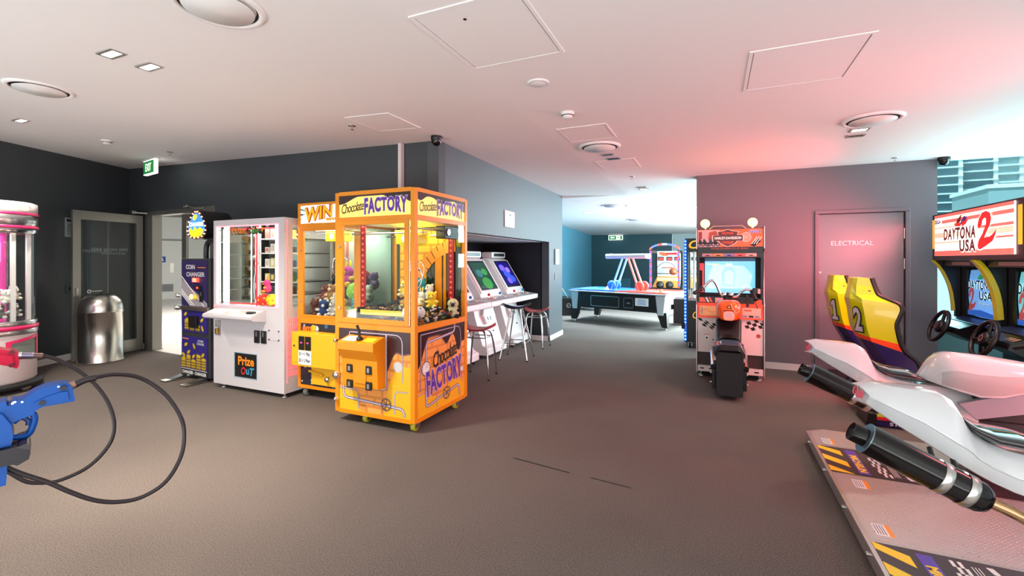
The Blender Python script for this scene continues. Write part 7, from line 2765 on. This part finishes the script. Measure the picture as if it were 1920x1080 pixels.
# base platform and skirt below the seats
m = MB()
m.box((1.30, 4.95, .01), (3.3, 6.78, .10), DB, .006)
for i in range(6):
    x = 1.95 + i * .22
    m.add([(x, 4.98, .1012), (x + .11, 4.98, .1012), (x + .19, 5.14, .1012), (x + .08, 5.14, .1012)], [(0, 1, 2, 3)], mat('hazard_yellow', S(226, 176, 20), .4))
m.build('floor_base', t)
m = MB()
m.box((1.30, 4.915, .01), (2.7, 4.95, .245), DN)
m.prism([(1.22, .01), (1.30, .01), (1.30, .25), (1.27, .25)], (0, 4.91, 0), VX, VZ, VY * .3, DB)
sk = m.build('side_skirt', t)
m = MB()
m.flat([(0, .078), (1.4, .078), (1.4, .235), (0, .235)], (1.30, 4.913, .01), VX, VZ, mat('skirt_lime', S(206, 206, 30), .35))
m.build('lime_band', sk)
m = MB()
m.flat([(0, .052), (1.4, .052), (1.4, .08), (0, .08)], (1.30, 4.9125, .01), VX, VZ, mat('skirt_red', S(226, 30, 36), .35))
m.build('red_band', sk)
MB().text('STLE-W', (.19, .027), .20, (1.30, 4.911, .01), VX, VZ, WPLA, h=.030, bold=.03).build('lettering', sk)
m = MB()
m.ring((.09, .115), .018, .028, (1.30, 4.912, .01), VX, VZ, BLKM, n=20, a0=PI, a1=2 * PI)
m.build('wheel_print', sk)

# bucket seats
ROWS = [((1.45, .40), (1.50, .41), (1.70, .42)), ((1.368, .532), (1.44, .52), (1.66, .545)), ((1.275, .715), (1.335, .70), (1.585, .612)), ((1.262, .755), (1.32, .742), (1.545, .690)), ((1.240, .80), (1.30, .82), (1.521, .80)), ((1.222, .90), (1.285, .92), (1.515, .875)), ((1.212, .99), (1.272, 1.0), (1.54, .95)), ((1.195, 1.06), (1.262, 1.06), (1.555, 1.01)), ((1.192, 1.09), (1.262, 1.09), (1.535, 1.055)), ((1.197, 1.12), (1.25, 1.105), (1.475, 1.085)), ((1.205, 1.159), (1.225, 1.13), (1.395, 1.13)), ((1.218, 1.22), (1.232, 1.22), (1.368, 1.21)), ((1.228, 1.288), (1.243, 1.287), (1.345, 1.287))]


def bucket_seat(yc, num):
    hwd, hb = .215, .10
    m = MB()

    def row(k):
        B, G, F = ROWS[k]
        s_ = 1 - .28 * sstep(1.08, 1.2, B[1])
        return [(F[0], yc - hwd * s_, F[1]), (G[0], yc - hwd * s_, G[1]), (B[0], yc - hb * s_, B[1]), (B[0], yc + hb * s_, B[1]), (G[0], yc + hwd * s_, G[1]), (F[0], yc + hwd * s_, F[1])]
    for k in range(len(ROWS) - 1):
        a, b = row(k), row(k + 1)
        M_ = DN if k < 2 else DO if k == 2 else mat('seat_yellow', S(214, 214, 8), .22, coat=.4)
        m.add(a + b, [(i, i + 1, 7 + i, 6 + i) for i in range(5)], M_)
    m.add(row(len(ROWS) - 1), [(0, 1, 2, 3, 4, 5)], mat('seat_yellow', S(214, 214, 8), .22, coat=.4))
    m.add(row(0), [(5, 4, 3, 2, 1, 0)], DN)
    st = m.build('bucket_seat', RG, weld=True)
    m = MB()
    a = [row(k)[0] for k in range(len(ROWS))]
    b = [row(k)[5] for k in range(len(ROWS))]
    pad = []
    for k in range(len(ROWS)):
        p, q = Vector(a[k]), Vector(b[k])
        pad.append([tuple(p), tuple(p + Vector((.028, .006, .004))), tuple(p + Vector((.012, .09, .0)) ), tuple(q + Vector((.012, -.09, .0))), tuple(q + Vector((.028, -.006, .004))), tuple(q)])
    m.loft(pad, mat('seat_pad_black', S(24, 18, 20), .5), smooth=False)
    m.build('upholstery', st)
    for s_ in (0, 5):
        m = MB().tube([Vector(row(k)[s_]) for k in range(len(ROWS))], .013, DB, n=8, sub=3)
        m.build('edge_trim', st)
    m = MB()
    for x, z in ((1.33, 1.16), (1.545, .76)):
        m = MB().cyl((x, yc - hwd * (.74 if z > 1.1 else 1) + .01, z), (x, yc - hwd * (.74 if z > 1.1 else 1) - .006, z), .014, BLK, n=12)
        m.build('bolt', st)
    m = MB()
    uu = Vector((.065, -.115, 0)).normalized()
    vv = Vector((-.10, 0, .99)).normalized()
    nn = uu.cross(vv) * 1
    oo = Vector((1.252, yc - .158, .90)) + nn * .012
    for M_, bb, w_, d in ((BLKM, .09, .105, 0), (mat('number_grey', S(200, 190, 192), .4), .03, .085, .003)):
        if num == '1':
            e = .012 if bb > .05 else 0
            m.flat([(-.04 - e, -.11 - e), (.04 + e, -.11 - e), (.04 + e, -.075 + e), (.018 + e, -.075 + e), (.018 + e, .11 + e), (-.012 - e, .11 + e), (-.045 - e, .07), (-.035 - e, .045 - e), (-.016 - e, .06 - e), (-.016 - e, -.075 + e), (-.04 - e, -.075 + e)], oo + nn * d, uu, vv, M_)
        else:
            m.text(num, (0, 0), w_, oo + nn * d, uu, vv, M_, h=.25 if bb > .05 else .225, bold=bb)
    m.build('number', st)
    m = MB()
    m.box((1.42, yc - .16, .10), (1.74, yc + .16, .44), DB, .02)
    m.build('seat_mount', st)
    m = MB().box((1.46, yc - .20, .40), (1.80, yc + .20, .50), mat('seat_pad_black', S(24, 18, 20), .5), .03)
    m.build('seat_cushion', st)


bucket_seat(6.31, '1')
bucket_seat(5.40, '2')

# ------------------------------------------------------------------ motorbike ride platform and two white bikes
TRD = tread_mat()
EDG = mat('platform_edge_steel', S(200, 190, 188), .3, metal=.8)
t = thing('ride_platform', 'low steel tread plate platform with black hazard striped strips under the white bikes', 'platform', (1.5, 3.0, 0))
PX0, PX1 = .672, 2.6
m = MB()
m.prism([(PX0, 1.2), (PX1, 1.2), (PX1, 4.28), (.80, 4.34), (PX0, 4.25)], (0, 0, .025), VX, VY, VZ * .072, EDG)
m.build('deck', t)
STRIPS = ((3.50, 3.955), (2.26, 2.70))
PLATES = ((3.975, 4.23), (2.72, 3.48), (1.25, 2.24))
for y0, y1 in PLATES:
    m = MB()
    if y1 > 4:
        m.prism([(PX0 + .02, y0), (PX1 - .02, y0), (PX1 - .02, y1 + .02), (.80, y1 + .08), (PX0 + .02, y1)], (0, 0, .0965), VX, VY, VZ * .0035, TRD)
    else:
        m.box((PX0 + .02, y0, .0965), (PX1 - .02, y1, .1), TRD)
    m.build('tread_plate', t)
HAZ = mat('hazard_yellow_bright', S(250, 206, 20), .4)
STB_ = mat('strip_dark', S(52, 36, 44), .45, noise=.15, nscale=12)
MPU = mat('banner_violet', S(84, 56, 170), .4)
for y0, y1 in STRIPS:
    m = MB().box((PX0 + .02, y0, .0965), (PX1 - .02, y1, .0995), STB_)
    sp = m.build('printed_strip', t)
    w_ = y1 - y0
    o = Vector((PX0 + .02, y1, .1003))      # a along +x, b towards the camera (-y)
    U, V = VX, -VY
    for P in ([(.02, .0), (.09, .0), (.05, .0)],):
        pass
    for k in range(3):
        b0 = -.10 + k * .19
        P = [(0.0, b0 + .07), (.0, b0 + .16), (.125, b0 + .26), (.125, b0 + .17)]
        P = [(a, max(0.0, min(w_, b))) for a, b in P]
        MB().flat(P, o, U, V, HAZ).build('hazard_stripe', sp)
    m = MB()
    m.flat([(.155, .03), (.215, .03), (.215, w_ - .02), (.155, w_ - .02)], o, U, V, MPU)
    bn = m.build('banner', sp)
    MB().text('MICHELIN', (w_ * .58, .0), w_ * .62, o + VX * .185 + VZ * .0006, V, VX, HAZ, h=.044, bold=.05).build('banner_lettering', bn)
    for i in range(8):
        for j in range(4):
            if (i + j) % 2 == 0:
                a, b = .26 + .014 * j + .004 * abs(i - 3.5), .03 + i * (w_ - .06) / 8
                MB().flat([(a, b), (a + .014, b), (a + .014, b + (w_ - .06) / 8), (a, b + (w_ - .06) / 8)], o, U, V, WPLA).build('chequer_print', sp)
    for k in range(3):
        MB().strip([(.345 + .012 * k, .05), (.345 + .012 * k, w_ - .05)], .004, o, U, V, WPLA).build('print_line', sp)
    m = MB()
    m.text('1st-lap', (w_ / 2, 0), w_ * .55, o + VX * .42, V, VX, WPLA, h=.05, bold=.03, shear=.2)
    m.build('strip_lettering', sp)
    for b in (.03, w_ - .08):
        MB().flat([(.40, b), (.425, b), (.435, b + .05), (.41, b + .05)], o, U, V, WPLA).build('print_mark', sp)
for y, x in ((4.06, .745), (3.36, .775), (2.83, .735)):
    m = MB().box((x, y - .055, .1002), (x + .075, y + .055, .1008), WPLA)
    lb_ = m.build('warning_label', t)
    m = MB().box((x + .055, y - .055, .1009), (x + .075, y + .055, .1012), mat('label_orange', S(250, 150, 30), .4))
    m.build('orange_band', lb_)
    m = MB()
    for k in range(4):
        MB().box((x + .008 + .011 * k, y - .045, .1009), (x + .012 + .011 * k, y + .045, .1012), mat('label_ink', S(90, 84, 110), .5)).build('print_line', lb_)
for i, y in enumerate((4.1, 3.6, 3.1, 2.65, 2.2, 1.8)):
    m = MB().cyl((PX0 - .012, y, .06), (PX0 + .004, y, .06), .010, STEEL, n=8)
    m.build('bolt', t)
    MB().cyl((PX0 + .06, y, 0), (PX0 + .06, y, .03), .03, BLK, n=10).build('foot', t)

BW = mat('bike_white', S(205, 206, 208), .16, coat=.6)
BG = mat('bike_grey', S(150, 148, 156), .3)
XC = mat('exhaust_black', S(16, 11, 11), .16, spec=.35)


def ride_bike(yc, label):
    t = thing('ride_motorbike', label, 'arcade motorbike', (1.3, yc, .1), 'white ride-on motorbikes')
    # tail unit: section stations along x: (x, z top, z bottom, half width)
    ST = [(.598, .868, .792, .072), (.668, .886, .764, .085), (.74, .882, .72, .105), (.83, .877, .665, .125), (.905, .870, .618, .135), (.945, .846, .592, .135), (.968, .806, .578, .130), (.988, .762, .566, .125), (1.010, .722, .552, .120), (1.06, .682, .525, .115), (1.13, .655, .495, .112), (1.22, .640, .470, .110), (1.34, .632, .44, .108), (1.52, .60, .40, .10)]
    rings = []
    for x, zt, zb, w in ST:
        hgt = zt - zb
        lip = min(.085, hgt * .42)
        h_ = [(0, zt), (.45 * w, zt - .004), (.70 * w, zt - .03 * min(1, hgt / .15)), (w, zb + lip + .008), (w, zb + lip), (.955 * w, zb + lip - .003), (.86 * w, zb + .004), (.80 * w, zb), (0, zb)]
        kx = .75 if x < .6 else .12 if x < .67 else 0
        ring = [(x + kx * a, yc - a, b) for a, b in h_] + [(x + kx * a, yc + a, b) for a, b in h_[-2:0:-1]]
        rings.append(ring)
    m = MB().loft(rings, BW)
    tl = m.build('tail_unit', t)
    md = tl.modifiers.new('edges', 'EDGE_SPLIT')
    md.split_angle = R(32)
    # tail light on the blunt end
    for s_ in (-1, 1):
        uu = Vector((.75, s_, 0)).normalized()
        nn = Vector((-1, s_ * .75, 0)).normalized()
        pc = Vector((.598 + .75 * .034, yc + s_ * .034, .828)) + nn * .001
        m = MB().prism([(-.018, -.011), (-.012, -.019), (.017, -.016), (.021, .004), (.015, .019), (-.011, .013)], pc, uu, VZ, nn * .004, mat('tail_lens_rose', S(190, 90, 104), .2, em=.12, emcol=S(220, 60, 80)))
        m.build('tail_light', t)
    # saddle pad
    rings = []
    for x, z, w, hh in ((.985, .770, .07, .012), (1.02, .745, .10, .03), (1.08, .722, .11, .04), (1.16, .715, .11, .042), (1.23, .700, .10, .036), (1.27, .668, .075, .012)):
        rings.append([(x, yc + w * math.cos(2 * PI * j / 18), z - hh * .4 + hh * (.6 if math.sin(2 * PI * j / 18) > 0 else .9) * math.sin(2 * PI * j / 18)) for j in range(18)])
    m = MB().loft(rings, mat('saddle_black_gloss', S(26, 20, 24), .1, coat=.8))
    m.build('saddle', t)
    # tank
    TK = [(1.255, .688, .672, .05), (1.29, .745, .665, .10), (1.325, .800, .655, .14), (1.36, .836, .645, .16), (1.40, .853, .635, .17), (1.50, .850, .608, .18), (1.60, .842, .620, .185), (1.70, .828, .655, .18), (1.85, .805, .68, .16), (2.0, .76, .68, .12)]
    rings = []
    for x, zt, zb, w in TK:
        hh = (zt - zb)
        h_ = [(0, zt), (.5 * w, zt - .05 * hh), (.8 * w, zt - .2 * hh), (.96 * w, zt - .42 * hh), (w, zt - .62 * hh), (.985 * w, zb + .06 * hh), (.95 * w, zb), (0, zb)]
        rings.append([(x, yc - a, b) for a, b in h_] + [(x, yc + a, b) for a, b in h_[-2:0:-1]])
    m = MB().loft(rings, BW)
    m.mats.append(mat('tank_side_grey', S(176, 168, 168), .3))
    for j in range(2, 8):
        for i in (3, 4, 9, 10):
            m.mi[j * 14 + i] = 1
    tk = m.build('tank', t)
    md = tk.modifiers.new('edges', 'EDGE_SPLIT')
    md.split_angle = R(40)
    for s_ in (-1, 1):
        m = MB()
        m.prism([(1.40, .556), (1.522, .602), (1.70, .653), (2.0, .68), (2.0, .56), (1.694, .530), (1.48, .470)], (0, yc + s_ * .145 - .02, 0), VX, VZ, VY * .04, BG)
        m.build('side_fairing', t, bevel=.006)
    m = MB()
    m.box((1.52, yc - .085, .10), (2.0, yc + .085, .52), DB, .01)
    m.box((1.5, yc - .11, .45), (2.1, yc + .11, .66), DB, .01)
    m.build('engine_block', t)
    # silencer on the near side
    a = Vector((.545, yc - .235, .712))
    b = Vector((.955, yc - .235, .515))
    ax = (b - a).normalized()
    m = MB()
    m.lathe([(.001, .055), (.066, .055), (.066, .06), (.064, .38), (.062, .46), (.05, .485), (.02, .49)], XC, a, 32, axis=ax)
    m.lathe([(.040, .03), (.040, .056)], XC, a, 24, axis=ax)
    ex = m.build('exhaust_silencer', t)
    m = MB()
    m.lathe([(.067, .054), (.067, .058)], mat('silencer_cap', S(110, 130, 140), .3, metal=.6), a, 32, axis=ax)
    m.lathe([(.001, .0535), (.067, .0535)], mat('silencer_cap', S(110, 130, 140), .3, metal=.6), a, 32, axis=ax)
    m.build('end_cap', ex)
    m = MB()
    zz = ax.cross(VY)
    m.lathe([(.040, .055), (.041, .0), (.037, -.002), (.036, .05)], XC, a, 24, axis=ax)
    m.build('tail_pipe', ex)
    for q in (.315, .40):
        m = MB().lathe([(.0655, q), (.067, q + .002), (.067, q + .030), (.065, q + .032)], STEEL, a, 32, axis=ax)
        m.build('clamp_band', ex)
        c = a + ax * (q + .016)
        m = MB().tube([c + Vector((0, .05, .035)), c + Vector((.01, .13, .07))], .010, BLK, n=8)
        m.cyl(c + Vector((0, .01, .066)), c + Vector((0, -.012, .068)), .008, STEEL, n=8)
        m.build('bracket', ex)
    m = MB().tube([a + ax * .48, a + ax * .62 + Vector((0, 0, .005)), (1.30, yc - .20, .30), (1.6, yc - .12, .2)], .022, mat('gold_pipe', S(190, 150, 110), .15, metal=1), n=14, sub=6)
    m.build('exhaust_pipe', t)
    # front: handlebar and fork towards the screen
    m = MB()
    m.tube([(1.86, yc - .30, .86), (1.92, yc - .12, .92), (1.94, yc, .93), (1.92, yc + .12, .92), (1.86, yc + .30, .86)], .014, BLK, n=8, sub=4)
    m.cyl((1.94, yc, .93), (2.05, yc, .5), .03, BLK, n=10)
    m.build('handlebar', t)
    return t


ride_bike(3.885, 'farther white ride-on motorbike in front of the yellow bucket seats')
ride_bike(2.635, 'nearer white ride-on motorbike cut off by the right edge, exhaust over the platform')
# ------------------------------------------------------------------ light guns at the left edge
FWD = Vector((-math.sin(R(24)), math.cos(R(24)), 0))
RGT = Vector((math.cos(R(24)), math.sin(R(24)), 0))


def hang(d, px0=70):
    """upright plane at distance d, square to the sight line towards the gun: reference units to metres"""
    c = Vector((0, 0, 1.45))
    nrm = (FWD * 850 + RGT * (px0 - 960)).normalized()

    def f(x, y, dd=0):
        r = FWD * 850 + RGT * (x - 960) - VZ * (y - 489)
        return c + r * (d / r.dot(nrm)) + nrm * dd
    return f


def gun_body(m, P, pl, th, M_, rnd_=.004):
    A = [pl(x, y, -th / 2) for x, y in P]
    B = [pl(x, y, th / 2) for x, y in P]
    n = len(P)
    m.add(A, [tuple(range(n))], M_)
    m.add(B, [tuple(range(n - 1, -1, -1))], M_)
    m.add(A + B, [(i, n + i, n + (i + 1) % n, (i + 1) % n) for i in range(n)], M_)


GB = mat('gun_blue', S(0, 76, 158), .4, spec=.3)
GBD = mat('gun_blue_dark', S(10, 50, 120), .4)
GRD = mat('gun_red', S(206, 14, 58), .4, spec=.3)
CABL = mat('cable_black', S(34, 22, 26), .45)
SCR = mat('screw_dark', S(14, 20, 50), .4)
pl = hang(1.25)
t = thing('light_gun', 'blue light gun in a black holster at the left edge, cable looping right', 'toy gun', pl(60, 770), 'tethered light guns')
m = MB()
upper = [(-60, 756), (0, 752), (12, 748), (14, 756), (20, 757), (22, 747.5), (42, 746), (64, 731), (85, 721.5), (111, 716.5), (128, 716.5), (134.5, 722), (139.5, 743), (138.5, 748.5), (130, 749.6), (106.5, 754), (81, 758), (68, 764.6), (61.8, 773), (40, 781), (24, 788), (20, 830), (-60, 850)]
gun_body(m, upper, pl, .042, GB)
gb = m.build('body', t, bevel=.004)
m = MB()
gun_body(m, [(60, 752), (85, 740), (112, 731), (126, 729), (128, 746), (104, 750), (80, 754)], pl, .050, GB)
m.build('grip_panel', t, bevel=.003)
m = MB()
gun_body(m, [(-60, 775), (5, 770), (22, 790), (26, 812), (22, 828), (-60, 846)], pl, .056, GB)
m.build('barrel', t, bevel=.006)
m = MB()   # trigger guard ring and trigger
guard = [(24, 792), (40, 780), (60, 775), (65, 784), (62, 797), (55, 812), (44, 818), (24, 820)]
m.tube([pl(x, y) for x, y in guard], .0055, GB, n=8, sub=4)
m.build('trigger_guard', t)
MB().tube([pl(36, 783), pl(46, 784), pl(54, 790), pl(52, 797)], .004, GBD, n=8, sub=4).build('trigger', t)
m = MB()
for k in range(3):
    gun_body(m, [(-30 + 16 * k, 846), (-16 + 16 * k, 842), (-20 + 16 * k, 908 - 2 * k), (-34 + 16 * k, 912 - 2 * k)], pl, .034, GB)
m.build('magazine', t, bevel=.002)
m = MB()
for x, y in ((24, 752), (29, 749), (26, 750), (42, 749), (116, 721), (109, 721)):
    m = MB().cyl(pl(x, y, -.020), pl(x, y, -.0225), .0016, CHROME, n=8)
    m.build('screw', t)
for x, y in ((118, 723), (79, 750)):
    MB().cyl(pl(x, y, -.022), pl(x, y, -.0265), .005, SCR, n=10).build('screw_hole', t)
m = MB()
m.tube([pl(132, 724), pl(142, 720)], .0075, mat('connector_tan', S(176, 130, 110), .4, metal=.5), n=6)
m.build('connector', t)
m = MB()
m.tube([pl(140, 722), pl(158, 713), pl(180, 708)], .0066, CABL, n=10, sub=4)
m.build('strain_relief', t)
pts = [(165, 711, 0), (182, 707, 0), (219, 703.5, .01), (266, 712, .02), (311, 740.7, .02), (340.7, 782, .02), (349, 818, .02), (340.7, 859, .01), (311, 903, 0), (266.7, 931.5, 0), (222, 941, 0), (178, 938, 0), (133, 923, 0), (89, 904, 0), (40, 888, 0), (0, 870, .0), (-60, 830, .0)]
MB().tube([pl(*p) for p in pts], .0042, CABL, n=12, sub=8).build('cable', t)
# red gun behind it
pr = hang(1.55)
t2 = thing('light_gun', 'red light gun at the left edge above the blue one, silver cable plug', 'toy gun', pr(10, 668), 'tethered light guns')
m = MB()
gun_body(m, [(-60, 652), (0, 652.5), (22, 655.5), (33.5, 659.5), (35.5, 669), (36.2, 684), (32, 688.5), (27, 687.5), (22, 685), (0, 681), (-60, 676)], pr, .044, GRD)
m.build('body', t2, bevel=.004)
m = MB()
gun_body(m, [(-60, 660), (0, 661.5), (24, 664.5), (27, 681), (0, 677.5), (-60, 672)], pr, .052, GRD)
m.build('grip_panel', t2, bevel=.003)
for x, y in ((23, 657.5), (22.5, 681.5)):
    MB().cyl(pr(x, y, -.022), pr(x, y, -.0265), .005, mat('screw_red', S(110, 8, 30), .4), n=10).build('screw_hole', t2)
m = MB().tube([pr(34, 667), pr(40, 667)], .009, CHROME, n=8)
m.tube([pr(39, 667), pr(63, 667)], .0078, mat('plug_steel', S(150, 140, 165), .2, metal=.9), n=6)
m.build('connector', t2)
MB().tube([pr(62, 667), pr(80, 667.5)], .0066, mat('sleeve_bronze', S(120, 90, 84), .35, metal=.5), n=10).build('strain_relief', t2)
pts = [(76, 667, 0), (90, 669, 0), (112.6, 676.5, .0), (148, 696, 0), (178, 720, 0), (201.5, 752.6, 0), (213.5, 788, 0), (210.5, 821, 0), (192.6, 850, 0), (163, 877, 0), (127, 895, 0), (97.8, 903.7, 0), (59, 905, .0), (38.5, 898, .0), (17.8, 886, 0), (-20, 866, 0), (-60, 840, 0)]
MB().tube([pr(*p) for p in pts], .0044, CABL, n=12, sub=8).build('cable', t2)
# holster arm, carried by the gun game's cabinet just beyond the left edge
t3 = thing('gun_holster', 'scuffed black holster arm under the blue light gun at the left edge', 'holster', pl(20, 840), None)
HOL = mat('holster_black', S(22, 14, 22), .45, noise=.6, nscale=90)
m = MB()
gun_body(m, [(-200, 850), (0, 834), (40, 824), (54, 822), (58, 836), (55, 848), (34, 860), (26, 858), (-200, 905)], pl, .085, HOL)
m.build('cradle', t3, bevel=.006)
m = MB()
gun_body(m, [(30, 826), (52, 818), (57, 824), (56, 830)], pl, .095, mat('holster_edge', S(24, 14, 24), .3))
m.build('rim', t3, bevel=.004)
pA, pB = pl(-205, 860), pl(-205, 860)
m = MB()
m.cyl((pA.x, pA.y, 0.03), (pA.x, pA.y, pA.z + .06), .05, BLK, n=16)
m.cyl((pA.x, pA.y, 0), (pA.x, pA.y, .03), .22, BLK, n=24)
m.build('stand', t3)
